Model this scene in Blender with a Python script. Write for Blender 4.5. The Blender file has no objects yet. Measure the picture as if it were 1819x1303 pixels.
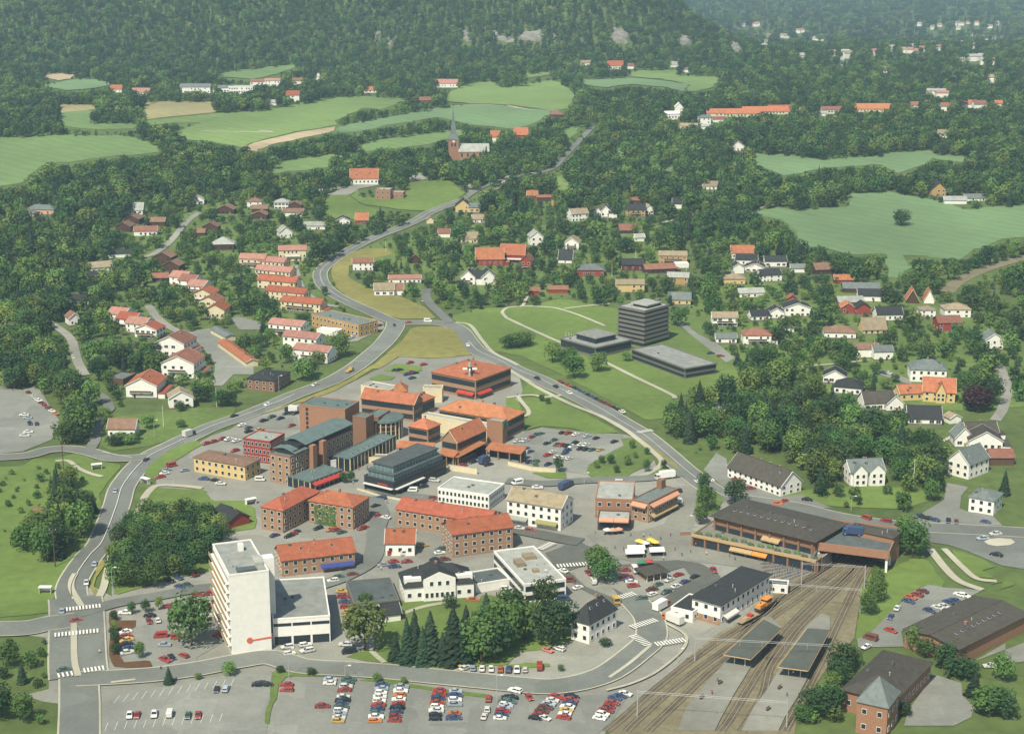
import bpy, bmesh, math, random
from mathutils import Vector, Matrix
from mathutils.geometry import delaunay_2d_cdt
random.seed(7)
scene=bpy.context.scene
R=math.radians
# ---------------- camera (an aircraft window 224 m above the valley floor, looking 15 degrees down)
cam_data=bpy.data.cameras.new('camera'); cam=bpy.data.objects.new('camera',cam_data); scene.collection.objects.link(cam)
cam.location=(0,0,224); cam.rotation_euler=(R(90-15),0,0)
cam_data.sensor_width=36; cam_data.lens=36*3000/1819; cam_data.clip_start=1; cam_data.clip_end=30000
scene.camera=cam
# ---------------- sky and sun
SUN_EL=R(52); SUN_AZ=(-.45,-.89)          # the sun stands behind the viewer, to the left
world=bpy.data.worlds.new('World'); scene.world=world; world.use_nodes=True
nt=world.node_tree; nt.nodes.clear()
sky=nt.nodes.new('ShaderNodeTexSky'); sky.sky_type='NISHITA'; sky.sun_disc=False
sky.sun_elevation=SUN_EL; sky.sun_rotation=math.atan2(SUN_AZ[0],SUN_AZ[1]); sky.air_density=1.2; sky.dust_density=1.5
bg=nt.nodes.new('ShaderNodeBackground'); bg.inputs[1].default_value=.09
wo=nt.nodes.new('ShaderNodeOutputWorld'); nt.links.new(sky.outputs[0],bg.inputs[0]); nt.links.new(bg.outputs[0],wo.inputs[0])
sd=bpy.data.lights.new('sun','SUN'); sd.energy=4.4; sd.angle=R(.5); sd.color=(1,.945,.83)
sun=bpy.data.objects.new('sun',sd); scene.collection.objects.link(sun)
_v=Vector((SUN_AZ[0]*math.cos(SUN_EL),SUN_AZ[1]*math.cos(SUN_EL),math.sin(SUN_EL)))
sun.rotation_euler=_v.to_track_quat('Z','Y').to_euler(); sun.location=(-200,-300,600)
scene.view_settings.view_transform='Standard'; scene.view_settings.look='None'; scene.view_settings.gamma=1; scene.view_settings.exposure=.34
scene.view_settings.use_curve_mapping=False
cy=scene.cycles; cy.max_bounces=4; cy.diffuse_bounces=2; cy.glossy_bounces=2; cy.transmission_bounces=2; cy.volume_bounces=0; cy.transparent_max_bounces=6
cy.caustics_reflective=False; cy.caustics_refractive=False; cy.use_denoising=True
HAZE=1.05e-4   # density of the air volume built at the end

# ================= SITE SURVEY (metres; x east, y away, z up) =================
SHEETS=[
('pavement','asphalt_pale',1,[-150.8,521.3,-160.2,512.5,-177.8,509.6,-175.1,500.8,-157.5,502.7,-149.6,500.7,-145.7,489.8,-138.7,463.5,-144.9,459.2,-137.8,455,-130.2,453.1,-123.8,431,-117.2,404,16.5,404,28.8,442.7,40.9,461.1,53.8,484,67.4,505.1,74.2,511.4,85.4,528.5,89.8,541.6,106.7,557.3,113.1,588,85.6,621.2,84.5,633.8,78.8,649.4,71.8,665.7,67.4,663.9,60.7,675.1,60.3,684.7,56.7,711,50.4,719.4,23.2,725.9,13.7,730.2,5.9,723.7,-1.2,742.6,5.6,785,3,830.2,-5.5,847.2,-17.6,861.9,-29.5,856,-42.8,852.4,-59,856,-66.7,834.4,-80,804.8,-98,771.9,-114.5,758.7,-122.3,741.4,-126.7,728.1,-133.9,717.3,-138.6,704.7,-146.1,682.8,-146.9,660.2,-144.2,649.4,-147.6,635.5,-146.6,620.5,-146.3,601.5,-144.1,582.1,-144.8,571.7,-136.1,534.7,-143.5,542.2,-155.9,541]),
('lawn','lawn',3,[-147.7,634.7,-146.4,643.3,-143.1,647.1,-132.9,645,-124.9,645,-122.5,641.5,-120.1,633.8,-116.7,630.5,-105.5,631.3,-101,623.8,-96.4,600,-107.5,595.4,-107.6,589.4,-109.3,580.7,-105.8,557.3,-110.9,554.6,-121.9,547.4,-135.3,535.3,-141,552.6,-144.8,571.7,-143.9,583.6,-145.6,598.5,-143.3,607.8]),
('lawn','lawn',3,[-153,663.9,-151.5,682.8,-147.8,697.6,-139.1,711,-135.1,704.7,-141.6,684.7,-146.7,667.6,-146.4,654.8]),
('lawn','meadow_yellow',3,[-56.9,915.7,-52.4,922.4,-39.6,922.4,-33,915.7,-28.3,892.8,-24.6,871,-21.3,858.9,-29.5,856,-42.8,853,-59.4,856,-63,844.3,-67.3,832.9,-73.7,830.2,-65.8,861.9,-60,889.6]),
('lawn','meadow_yellow',3,[-117.1,749.4,-108.9,762.2,-94.6,784.2,-81.9,810,-71.6,840.3,-69.1,837.5,-77.2,812.7,-84.5,793.1,-99.9,770.6,-111.3,755.2]),
('lawn','lawn',3,[-65.6,829.1,-59.9,841.8,-47.1,836.1,-45.9,827.7,-52.1,822.2,-61.1,826.3]),
('lawn','lawn',3,[-71.5,812.7,-66.4,820.8,-58.2,815.4,-59.9,810,-69,808.7]),
('lawn','lawn',3,[4.9,776.8,20,778.7,27.1,764.6,48.6,721.6,35.8,719.8,27.2,729.1,13.7,732,6.6,725.9,6,741.4,8.1,752.8]),
('lawn','lawn',3,[-2.6,776.8,1.5,778.7,4.8,755.2,2.8,750.5,-2.5,762.2]),
('lawn','lawn',3,[4.3,784.2,8.6,804.8,19.4,780.5,12.5,779.7]),
('lawn','lawn_rough',3,[48.1,713.1,53.2,713.7,57.2,700.6,60.3,684.7,58.5,677.9,45.8,658.4,32.9,658,30.9,665.7,32,674.1,40.5,689.6,48.7,702.7]),
('lawn','lawn',3,[52.1,659.8,61.2,674.1,64.8,674.1,66.8,662.9,58.7,658.4]),
('lawn','lawn',3,[8.4,665.7,17.3,665.7,22.1,666.6,22.4,658.4,15.4,658]),
('lawn','meadow_yellow',3,[56.4,715.2,59.1,708.9,66.4,684.7,70.9,669.4,69.1,668.5,63.9,684.7,57.5,704.7]),
('lawn','lawn_rough',3,[75,651.2,78.8,649.4,84.4,633,79.9,618.9,71.8,610.9,72.6,628.8]),
('lawn','lawn',3,[-52.3,485.6,-48.6,489.8,-43.8,490.9,-43,509.6,-39.7,529.7,-18.2,535.9,-10.8,531,-12.1,481.4,-20.8,476.8,-34.1,479.4,-39.9,481.4,-44.9,483]),
('lawn','lawn',3,[-1.8,533.4,5.5,535.9,18.7,509.6,19.2,498.5,11.8,492,2.8,489.8,-1.6,479.4,-12.1,479.4,-15.2,514.2,-10.4,535.9]),
('lawn','lawn',3,[-1.6,479.4,3.2,481.2,12,481.2,11.5,478.9,3.6,477.3,-1.6,476.8]),
('lawn','lawn_rough',3,[-73.2,474.3,-71.1,476.8,-57.6,473.3,-57,471.3,-68.3,471.8,-69.9,467.4,-69.9,455,-69.4,440.5,-71,440.5,-71.8,457.8]),
('lawn','lawn_rough',3,[-46.3,468.9,-40,470.8,-29,466.4,-18.5,462.5,-5.7,459.2,-5.7,456.4,-18.9,460.1,-31,464.5,-40.6,467.4]),
('lawn','meadow_yellow',3,[-133.4,529.1,-121.8,534.7,-108.3,540.3,-107.8,537.8,-120.5,532.8,-131.8,527.3]),
('lawn','meadow_yellow',3,[-147,567.5,-144.6,566.1,-145.5,552.6,-143.5,542.2,-140.1,534,-142.4,534.7,-145.3,543.5,-146.9,556.6]),
('flowerbed','soil',3,[-134,522.5,-131.3,521.9,-129.6,514.2,-123.7,514.2,-122.7,508.5,-126.6,504,-123.6,487.7,-120.2,481.4,-113,483,-110.4,478.9,-119,477.9,-122.7,478.9,-125.1,483.5]),
('lawn','lawn',2,[-35.5,948.2,-19.7,968.4,5.2,972.8,30.7,995.1,66,962.6,94.9,920.8,114.3,849,113.6,795,95.4,785,77.4,782,70.7,745.3,62,740.8,48.3,770.4,25.6,819,4.6,858.3,-11.2,870.1,-22.2,902.4]),
('lawn','meadow_yellow',2,[-117.4,1069.4,-115.1,1102.3,-104.4,1131.8,-85.3,1136.1,-80.2,1119.1,-106,1085.7,-104.8,1053.4,-89.5,1021.9,-66.9,998.8,-49.9,968.6,-43.7,943.2,-64.9,941.5,-85.1,968.6,-97.3,991.2,-110.6,1029.7]),
('lawn','lawn',2,[-146,1315.1,-129.2,1315.1,-117.1,1279.3,-97.9,1254.7,-106.3,1226,-127.2,1226,-139.7,1245]),
('lawn','lawn',2,[-119.4,1305.2,-86,1305.2,-82.9,1365.8,-50.4,1365.8,-40,1327.7,-33.8,1305.2,-33.3,1331,-45.4,1284.4,-62.6,1254.7,-83.2,1259.5,-115,1279.3,-126.5,1309.9,-121.6,1331]),
('lawn','lawn',2,[133.8,559.3,143.1,568.9,148.7,568.9,150.1,547.4,147.8,542.2,144,544.8,136.6,538.4,116.6,505.1,109.3,498.5,112.4,509.6,119.8,539.7,127.8,559.3]),
('lawn','lawn',3,[159.9,578.8,169.2,568.9,171.6,560.6,166.3,557.9,168.6,550,162.5,551.3,160.6,563.3]),
('lawn','lawn',3,[165.2,544.8,170.8,548.7,168.4,540.3,165.8,539.7,173.2,544,174.7,549.1]),
('lawn','lawn',2,[-187.6,511.4,-235.9,658.5,-227.3,671.3,-205.7,675.1,-203.6,684.7,-195.1,684.7,-186.7,692.6,-179.3,684.7,-163.8,675.1,-165.2,640.7,-159,618.9,-152.5,582.1,-153.6,571.7,-156.9,544.8,-154.8,531,-152.3,521.3]),
('lawn','lawn_rough',2,[-185.3,725.9,-184.8,745.9,-148.3,762.2,-129.5,762.2,-129,750.5,-144.2,721.6,-157.5,702.7,-173,694.6,-180.4,704.7]),
('lawn','lawn',2,[104.6,637.7,115.6,643.1,144.1,650,165.7,644.5,164.7,631,151.4,621.2,125.7,624.4]),
('field','field_green',0,[-509.4,1545.4,-454.7,1566.7,-434,1578.5,-361.8,1570.6,-333.8,1543.9,-314.9,1508.1,-309.6,1487.6,-326.3,1477.6,-360,1461.3,-377.5,1442.3,-398.3,1442.3,-397.9,1382.7,-397.6,1360.2,-437.2,1315.5]),
('field','field_tan',0,[-478.5,1792.1,-437.9,1792.1,-427.1,1746.4,-457.1,1720.7]),
('field','field_green',0,[-458.6,1720.7,-431.5,1740.3,-410.7,1642.1,-364.7,1646.7,-358.5,1611.3,-388.4,1605.4,-429.2,1622.5]),
('field','field_tan',0,[-394.2,1813.1,-322.2,1818.7,-299.5,1720.7,-329.5,1695.8,-360.9,1668.5]),
('field','field_lush',0,[-316,1594.6,-303.2,1651.4,-277.6,1728.6,-248.7,1746.4,-198.1,1853.5,-168.8,1874.3,-104,1838.8,-103,1806,-117.8,1813.1,-134.1,1746.4,-152.8,1758.8,-166.5,1701,-173.7,1665.6,-170.7,1628.7,-205.7,1590.5,-231.7,1547.7,-241,1508.1,-267.4,1536.6,-302.6,1551.4]),
('field','field_lush',0,[-359,1662.7,-298.4,1714,-277.4,1727.5,-302.3,1646.7,-331.5,1646.7,-348.1,1633.1]),
('field','field_sand',0,[-240.4,1499.8,-234.4,1532.9,-223.9,1547.7,-201.5,1588.9,-168.3,1626,-165.5,1597.1,-216.2,1529.3,-225.3,1502.5,-225.5,1488.9]),
('field','field_pale',0,[-164.1,1590.5,-166.5,1627.8,-124.2,1688.5,-98.2,1732.1,-41.3,1792.1,6.1,1758.8,42.5,1728.6,22.5,1642.1,3.1,1611.3,-39.1,1633.1,-74.6,1690.6,-100.7,1651.4,-120.2,1633.1,-146.7,1590.5]),
('field','field_lush',0,[-72.2,1853.5,-71.4,1917.5,-46.7,2034.3,-24.8,2048.5,-12.3,1965.9,-6.2,1965.9,52.3,2066.6,71.5,1886.5,57.8,1752.5,42.6,1734.4,-5.6,1792.1,-41.4,1799,-67.6,1813.1]),
('field','field_green',0,[-138.1,1522.1,-115,1559,-62.6,1598.7,-43.9,1607.1,-40.8,1590.5,-57.1,1559,-74,1525.7,-103.8,1508.1,-131.6,1490.9]),
('field','field_green',0,[-193.9,1454.9,-161.8,1477.6,-131.8,1477.6,-133.4,1467.8,-157.6,1461.3,-156.7,1417.8,-189.3,1400.1,-204.7,1391.3]),
('field','field_pale',0,[79.9,2066.6,143.6,2088.7,166.6,2070.2,194.4,2034.3,208.4,1996.1,193.1,1917.5,175.6,1974.2,138.2,2008.1,109,1965.9,87.4,1999.5]),
('field','field_lush',0,[145.6,2145,164.5,2183.5,211.9,2183.6,205.6,2116.9,245.6,2126.5,253.1,2070.2,229.9,1957.6,197.2,1909.6,209.6,1999.5,183.9,2070.2,147.7,2098]),
('field','field_pale',0,[212.8,1480.9,243.1,1474.3,262,1453.7,323.9,1473,328.5,1486.2,374.6,1497.7,370.4,1478.9,397.3,1467.8,387.5,1439.2,363.5,1461.3,358.4,1442.3,319.9,1397.1,318.9,1414.8,311.9,1433,264.8,1420.9,243.3,1400.1,222.9,1382.7,207.5,1442.3,209.8,1474.3]),
('field','field_pale',0,[174.5,1247.4,202.3,1269.4,217.9,1258.6,235.7,1268.4,255,1270.4,261.8,1315.1,299.1,1327.2,311.9,1308.9,329.2,1288.4,343.5,1258.6,357.1,1269.4,405.3,1281.2,373,1173.2,343,1165.7,317.7,1136.1,298.4,1102.3,280.5,1110.6,264.3,1114.8,261.5,1085.7,248.7,1053.4,239.6,1053.4,251.7,1119.1,230.6,1119.1,215.2,1140.4,197.6,1140.4,203,1180,198.9,1226]),
('field','field_green',0,[-370.1,2107.4,-363.1,2161.4,-313.5,2215.7,-278.4,2233.2,-279.3,2209.6,-292.9,2145,-306.3,2088.7,-313.6,2070.2]),
('field','field_green',0,[49.1,1607.1,69.1,1633.1,62,1590.5,51.6,1559]),
('field','field_pale',0,[88.2,1508.1,101,1508.1,95.7,1454.9]),
('field','field_pale',0,[-549.5,1982.6,-537.4,2052.1,-515.3,2088.7,-485.2,2034.3,-464.8,2034.3,-479.2,1965.9,-503.8,1933.3]),
('field','field_lush',0,[34.3,1382.7,42.7,1388.4,45.8,1338.4,40.9,1327.7,35.3,1327.7]),
('field','field_pale',0,[123.9,1430,134.2,1423.9,130.4,1394.2]),
('field','field_sand',0,[-584.9,2116.9,-579.4,2153.4,-544,2126.5,-538.6,2070.2,-546,2052.1]),
('field','field_lush',0,[14.8,2145,47.4,2161.4,44.9,2126.5,16.1,2079.4]),
('garden','lawn_rough',0,[92.9,951.1,113.9,1010.3,152.6,1041,202.2,1041,237.9,1010.3,275.1,910.2,272.3,849,247.4,765.6,207.8,756.3,160.7,785,117.1,785,114.3,849]),
('garden','lawn_rough',0,[-281.4,1173.2,-243.3,1246.3,-214.7,1305.3,-158.6,1275.3,-136.7,1155.7,-107.7,897.3,-114,849,-159.4,951.1,-214.7,951.1,-255,1041]),
('garden','lawn_rough',0,[-103.9,1138.6,-44.7,1209,36.9,1209,110.4,1209,107.4,1088.7,64.7,995.1,-3.2,995.1,-72.2,1010.3]),
('parking_lot','asphalt_lot',2,[5.9,722.6,14.3,729.1,29.5,722.6,49.7,718.3,46.7,711,48.4,702.7,40.6,690.6,31.9,675.1,30.8,663.9,22.7,667.6,18.5,667.6,-1.7,682.8,-1.1,698.6]),
('parking_lot','asphalt_lot',2,[-130.3,453.6,-120.2,455,-114.9,459.7,-91.5,471.3,-81.1,474.3,-73.7,472.8,-73.4,474.3,-70,440.5,-67.4,416.2,-110.3,416.2,-118.8,440.5]),
('parking_lot','asphalt_lot',2,[-67.9,440.5,-69.9,467.4,-56.9,470.8,-40.3,468.4,-18.5,461.6,-5.7,457.8,1.8,461.6,2.6,459.7,19.6,458.7,34.9,460.6,28.8,442.7,13.9,416.2,-65.9,416.2]),
('parking_lot','asphalt_lot',2,[-122.9,508.5,-111.9,516,-99.5,517.7,-93.1,507.4,-92.2,496.3,-98.4,485.6,-97.9,480.4,-110.3,478.4,-113.4,483,-120.2,481.4,-126.6,504]),
('parking_lot','asphalt_lot',2,[-238.4,791.8,-233.6,799.5,-223.3,776.8,-206.7,739.1,-204,723.7,-203.2,711,-211.2,694.6,-228.8,688.4,-264.5,805.3]),
('parking_lot','asphalt_lot',2,[114.8,502.9,136.6,538.4,144,544.8,148.8,542.2,161.4,539.7,125.8,505.1,124.1,493.6,109.6,493,110.4,499.6]),
('parking_lot','asphalt_lot',2,[-116.6,745.9,-105.7,752.8,-98.9,745.9,-96.1,728.1,-105.7,728.1,-114.1,728.1,-120.3,728.1,-124.2,736.9]),
('parking_lot','asphalt_lot',2,[-182.7,909,-168.6,919,-157.4,899.2,-138.5,847.2,-132.8,838.6,-130.1,820.8,-140.2,820.8,-142.4,799.5,-148,799.5,-151.4,831.9,-154.8,847.2,-171.3,889.6]),
('parking_lot','asphalt_lot',2,[-162.1,943.2,-157,946.8,-141.8,932.7,-140.2,915.7,-152.1,915.7]),
('parking_lot','asphalt_lot',2,[115.5,449.4,128.7,473.3,135.5,467.4,133.7,458.7,135.1,451.3,132.6,444.9,126.3,439.6,112,439.6]),
('parking_lot','asphalt_lot',2,[143.3,482.5,157,496.3,152.8,481.4,146.6,478.4,164.9,484.7,170.1,501.6]),
('parking_lot','asphalt_lot',2,[79.9,669.4,87.9,692.6,91.3,684.7,89.9,663.9,101.8,649.4,106.6,635.5,115.7,638.9,123,625.5,125.7,622.2,113.2,623.8,95.7,630.5,85.9,645.9]),
('parking_lot','asphalt_lot',2,[159.1,617.3,171,632.1,177.3,653,184.7,647.6,179.1,637.2,174.7,622.2,177,618.1,185.1,615.7,186,603.1,151.8,604.6]),
('parking_lot','asphalt_lot',2,[95.4,762.2,99.2,771.9,109.7,779.2,123.7,793.1,123,788,113.1,779.2,103,769.4,98.9,752.8,95.6,752.8]),
('parking_lot','asphalt_lot',2,[92.3,939.7,95.8,941.5,102.6,905.7,111,883.3,116.4,853,110.8,844.3,104.1,877.1,100,896]),
('pavement','asphalt_pale',2,[184.4,823.6,186.2,818.1,197,799.5,198.7,810,193.9,820.8]),
('pavement','asphalt_pale',2,[-89.1,886.5,-84,889.6,-71.4,919,-73.2,932.7,-79.7,943.2,-81.6,925.8,-88.5,896]),
('pavement','asphalt_pale',2,[-180.2,1311.9,-145,1338.4,-116.3,1349.2,-102.7,1351.9,-121.8,1333,-126.7,1311.9,-145.4,1309.9,-137.5,1331,-128.9,1336.3]),
('pavement','asphalt_pale',2,[-85.3,1388.4,-76.2,1394.2,-69.2,1371.4,-82.5,1360.2]),
('pavement','asphalt_road',2,[155.1,599.3,197.5,592.2,186.7,556.4,174.6,562.3,171,567.8,166,576.2,160.4,582.8,154,585.7]),
('traffic_island','path_pale',4,[174.3,585.8,177.1,588.4,181.1,589.4,185,588.3,185.7,585,182.8,582.1,177.7,581,175,582.4]),
('ballast','ballast',2,[28.8,442.7,40.9,461.1,53.8,484,67.4,505.1,74.2,511.4,85.4,528.5,89.8,541.6,106.7,557.3,116.1,570.3,125,578.8,134.2,573.1,128,560.6,120.1,541,113.3,514.2,109.5,499.6,97.6,479.4,83.3,448.5,72.5,404,22.5,404]),
('market_square','paving',2,[47.8,597,57.6,604.6,65.3,628.8,70.2,649.4,74.8,649.4,70.9,612.5,67.8,598.5,107.7,557.3,89.9,542.2,88.9,552.6,81.1,560.6,74.4,563.3,66,566.1,56.9,566.8,44,566.1,38.1,568.9,34,578.8,29.6,586,27.8,592.4,35.5,597]),
('taxi_loop','asphalt_dark',3,[36.7,562,49.1,566.1,59.5,567.5,66.9,564.7,72,556.6,72.9,551.3,65.9,542.2,62.2,534.7,60.7,524.9,53.8,527.3,51.1,529.7,45.8,523.7,37.6,529.7,34.5,542.2,39.8,533.4,44.3,528.5,51.3,532.2,62.9,551.3,60.9,560.6,55.4,556.6,46.6,559.3,40.2,562]),
('street','asphalt_dark',3,[12,574.5,16.8,578.8,22.8,587.5,23.4,589.4,27.4,582.1,31.4,578.8,36.7,562,26.5,562.7,19.8,557.3,25.7,542.2,34,533.4,37.9,533.4,40.6,531,33.4,523.7,31.4,521.3,29.2,533.4,22.7,542.2,15.3,560.6])]
RIBBONS=[
('road','asphalt_road',4,5.5,[79.6,1635.4,68.4,1575.7,46.9,1471.3,35.8,1419.4,22.7,1396,-2.1,1375.6,-21.4,1345,-33.1,1312,-36.9,1294.5]),
('road','asphalt_road',4,8.5,[-36.9,1294.5,-48.3,1274.3,-61.3,1249.8,-70.4,1221.3,-83.2,1193.6,-93.1,1175.5,-103.9,1149.1,-113.8,1119.1,-119.9,1094,-123.1,1071.5,-122.1,1053.4,-117.3,1029.7,-108,1004.5,-96.5,982.9,-84.7,963.1,-73.2,943.2,-65.9,932.7]),
('road','asphalt_road',4,10,[-65.9,932,-56.2,932,-44.9,932,-35.8,927.5,-29,914,-23.5,888,-17.7,866.4,-7,848.6,1.8,830.2,13,812.7,21.1,796.9,31.7,779.2,41,759.9,49.7,739.1,58,719.4,65.4,694.6,72.1,669.4,77.9,651.2,84.7,635.5,93.6,631.6,110.4,623.7,126.9,611,145.9,603,167.8,599.3,198.2,594.5]),
('road','asphalt_road',4,10,[-65.9,932,-66,915.7,-69.1,886.5,-74,861.9,-80,835.8,-90.2,807.4,-104.8,783,-113,767,-122.9,749.4,-127.7,742.5,-136.1,730.2,-143,715.2,-149.6,700.6,-154.6,688.6,-156.8,676,-157.7,661.1,-157.6,645.9,-155.4,628.8,-153.8,614.1,-152.4,600,-151.3,583.6,-152.4,573.1,-152.8,562,-152.6,550,-151.5,541,-148.5,531,-144.9,521.3]),
('road','asphalt_road',5,17,[-148.2,533.4,-145.4,523.7,-142.3,511.9,-138.9,498.5,-134.8,482.5,-131.6,471.3]),
('road','asphalt_road',5,11,[-121.6,431,-126.9,453.1,-131.6,471.3]),
('road','asphalt_road',6,11,[-176.8,506.5,-158.8,507.4,-151.8,510.8,-142.9,514.2]),
('road','asphalt_road',6,9.5,[-131.4,469.8,-121.7,470.8,-109.1,472.8,-96.8,476.8,-84.6,482.5,-75.4,485.1,-64.8,478.9,-51.4,476.8,-38.1,474.8,-24.9,471.8,-11.8,468.9,1.8,465.9,11.2,464.5,20.8,467.4,29.7,474.3,38.5,487.7,44.4,499.6,45.1,514.2,42.6,524.9,39.8,533.4]),
('road','asphalt_road',6,7,[-144.1,518.9,-137,524.9,-132.1,528.5,-121.6,533.4,-108.3,540.3,-99.8,542.2]),
('road','asphalt_road',6,8,[-232.4,684.5,-209.3,687.6,-201,695.6,-192.3,697.6,-181.2,692.6,-170.8,684.7,-161.7,684.7,-155.4,686.7]),
('road','asphalt_road',6,5,[-182.4,692.6,-183.7,711,-187.1,728.1,-189.3,748.2,-188.7,759.9,-195.3,776.8,-199.8,784.2]),
('road','asphalt_pale',6,5,[-263.3,932.7,-252.4,915.7,-240.2,892.8,-230.2,861.9,-224.1,843.2,-214.3,818.1]),
('road','asphalt_road',6,6,[-35.1,931,-41.7,954,-49.8,983.6,-52.6,1006.4,-51,1019.9]),
('road','asphalt_pale',4,5,[-215.6,976.1,-206.1,950.4,-194.7,925.8,-182.1,905.7]),
('road','asphalt_pale',4,5,[-250.2,1106.4,-242.4,1114.8,-237.7,1144.7,-237.4,1184.5,-237,1221.3,-233.7,1249.8]),
('road','asphalt_pale',4,4.5,[-142.4,1085.7,-136.6,1053.4,-130.1,1021.9,-122.1,998.8,-113.2,979.9,-102.3,972.4]),
('road','asphalt_road',6,7,[-57.8,645.9,-49.5,641.1,-42.1,637,-30.6,632.3]),
('road','asphalt_road',6,7,[-55.3,635.5,-51,615.7,-51.1,597,-50.3,586,-50.8,566.1,-58.6,551.3,-67.5,542.2]),
('road','asphalt_road',6,7,[-2.2,654.8,12.3,651.2,28.1,654.8,44.6,656.6,56.4,658.4,69.8,663.9]),
('road','asphalt_dark',6,8,[-2,600,8.7,593.9,19.2,588,25.4,585]),
('path','path_pale',4,2.6,[-2.7,831.9,4.5,815.4,13.4,794.4,27.8,767,40.4,748.2,49.1,730.2,54.5,715.2,60.5,694.6,63.4,678.9,57,665.7,48.7,656.6]),
('path','path_pale',4,2.2,[-31.9,932.7,-23.7,925.8,-16.7,892.8,-10.1,864.9,-1.1,847.2,3,838.6]),
('path','path_pale',4,2.4,[-3.1,943.2,9,919,24.2,889.6,38.5,861.9,48.8,843.2,61.6,815.4,76.6,784.2,78,776.8]),
('path','path_pale',4,2.2,[6.1,974.2,22.1,970.5,30.2,963.1,39.7,948.6,52.4,924.1]),
('path','path_pale',4,2,[-3.1,943.2,-5.6,957.6,-3.1,968.6,1.9,972.4,6.1,974.2,8.8,995,11.5,1006.4]),
('path','path_pale',4,2,[30.4,966.8,44.1,974.2,57.9,979.9]),
('path','path_pale',5,2.2,[-2.6,778,5.7,781.7,11.2,781.7,15.2,778.7,23.5,781.7]),
('path','path_pale',5,2,[2.6,780.5,4.9,769.4,7.5,757.5,7.4,749.4,4.8,745.9]),
('path','path_pale',5,3,[-143.7,609.3,-145.9,630.5,-145.2,645.9,-141.8,649.4,-133.6,648.5,-125,645.9]),
('path','path_pale',5,2.6,[-140.1,534,-140.6,542.2,-142.3,553.9,-144.8,571.7]),
('path','path_pale',4,2,[188.5,707.8,196.5,717.3,204.4,725.9,206.2,730.2,204.1,736.9]),
('path','path_pale',4,2.2,[125.4,829.1,138.4,833.3,153.7,837.5,169.1,841.8,185.3,849]),
('path','path_pale',4,3,[152.6,578.8,153.5,559.3,155.5,547.4,161.4,539.7]),
('path','path_pale',4,2.4,[157.8,578.8,159.9,560.6,162.2,550,168.4,547.4]),
('path','path_pale',5,2,[-36.6,518.9,-29.8,524.9,-22.3,528.5]),
('path','path_pale',5,1.8,[-44.2,489.8,-42,485.6,-39.5,481.4]),
('path','path_pale',5,2.2,[-193.4,680.8,-188,680.8,-181.4,671.3,-174.3,663.9,-168.7,660.2]),
('road','asphalt_pale',1,5,[250.3,837.5,243.2,799.5,231,762.2,221.5,741.4]),
('path','path_pale',1,3,[105.9,1211.9,115,1221.3,128.1,1237.8,145.6,1252.2]),
('road','asphalt_pale',1,4,[-33.8,1305.2,-33.4,1333,-37.5,1360.2]),
('path','path_pale',1,2.5,[181.3,1249.8,190.4,1269.4,207.5,1281.8]),
('path','path_pale',1,2.5,[-17.4,1325.6,-8.5,1341.7,-4.4,1379.9,13.3,1394.2,28.9,1405.9]),
('path','path_pale',1,3,[-293.6,1597.1,-227.3,1590.5,-239.1,1598.7,-225,1594.6]),
('path','path_pale',1,3,[-87.2,1746.4,-55.9,1778.4,-23.2,1785.2,6.1,1758.8,-5.6,1785.2,16.5,1746.4,42.6,1734.4]),
('railway_cutting','ballast',1,9,[266.7,1012.2,279.2,1037.5,299.1,1065.4,322,1089.8,357.6,1121.7])]
CROSSINGS=[(-148.1,521.9,-137.9,524.9),(-146.5,501.2,-133.8,504.6),(-137.7,471.3,-134.1,472.8),(-130.7,474.8,-125.5,476.8),(56.5,720.5,62.5,723.7),(74.9,653,82.3,654.8),(39,507.4,46.9,513.1),(38.8,500.7,43,493.6),(45.8,494.1,54.7,497.4),(16.3,560.6,26.5,562.7),(10.3,577.3,14.8,583.1),(36.8,532.2,41.4,535.3)]
STRIPS=[(2.2,[-153.3,553.9,-152.9,547.4,-151,539.7,-146.3,529.7,-143.9,524.9]),(2,[-143,510.8,-139.9,498.5,-135.7,482.5,-131.8,471.3]),(0.25,[-104.8,783,-113,767,-122.9,749.4,-127.7,742.5,-136.1,730.2,-143,715.2,-149.6,700.6,-154.6,688.6,-156.8,676,-157.7,661.1,-157.6,645.9,-155.4,628.8,-153.8,614.1,-152.4,600,-151.3,583.6,-152.4,573.1,-152.8,562,-152.6,550,-151.5,541,-148.5,531]),(0.22,[-23.5,888,-17.7,866.4,-7,848.6,1.8,830.2,13,812.7,21.1,796.9,31.7,779.2,41,759.9,49.7,739.1,58,719.4,65.4,694.6,72.1,669.4,77.9,651.2,84.7,635.5,93.6,631.6]),(0.22,[-36.9,1294.5,-48.3,1274.3,-61.3,1249.8,-70.4,1221.3,-83.2,1193.6,-93.1,1175.5,-103.9,1149.1,-113.8,1119.1,-119.9,1094,-123.1,1071.5,-122.1,1053.4,-117.3,1029.7,-108,1004.5,-96.5,982.9]),(1.2,[43.9,493.6,36.3,480.4,29.5,470.3]),(1,[50.4,510.8,55.2,502.9,55.5,496.3,52.4,487.7,44.1,474.3,36.2,466.4,28.2,461.6]),(1.2,[-120.8,466.9,-113.9,468.9]),(0.3,[-176.3,692.6,-161.7,684.7])]
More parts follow.
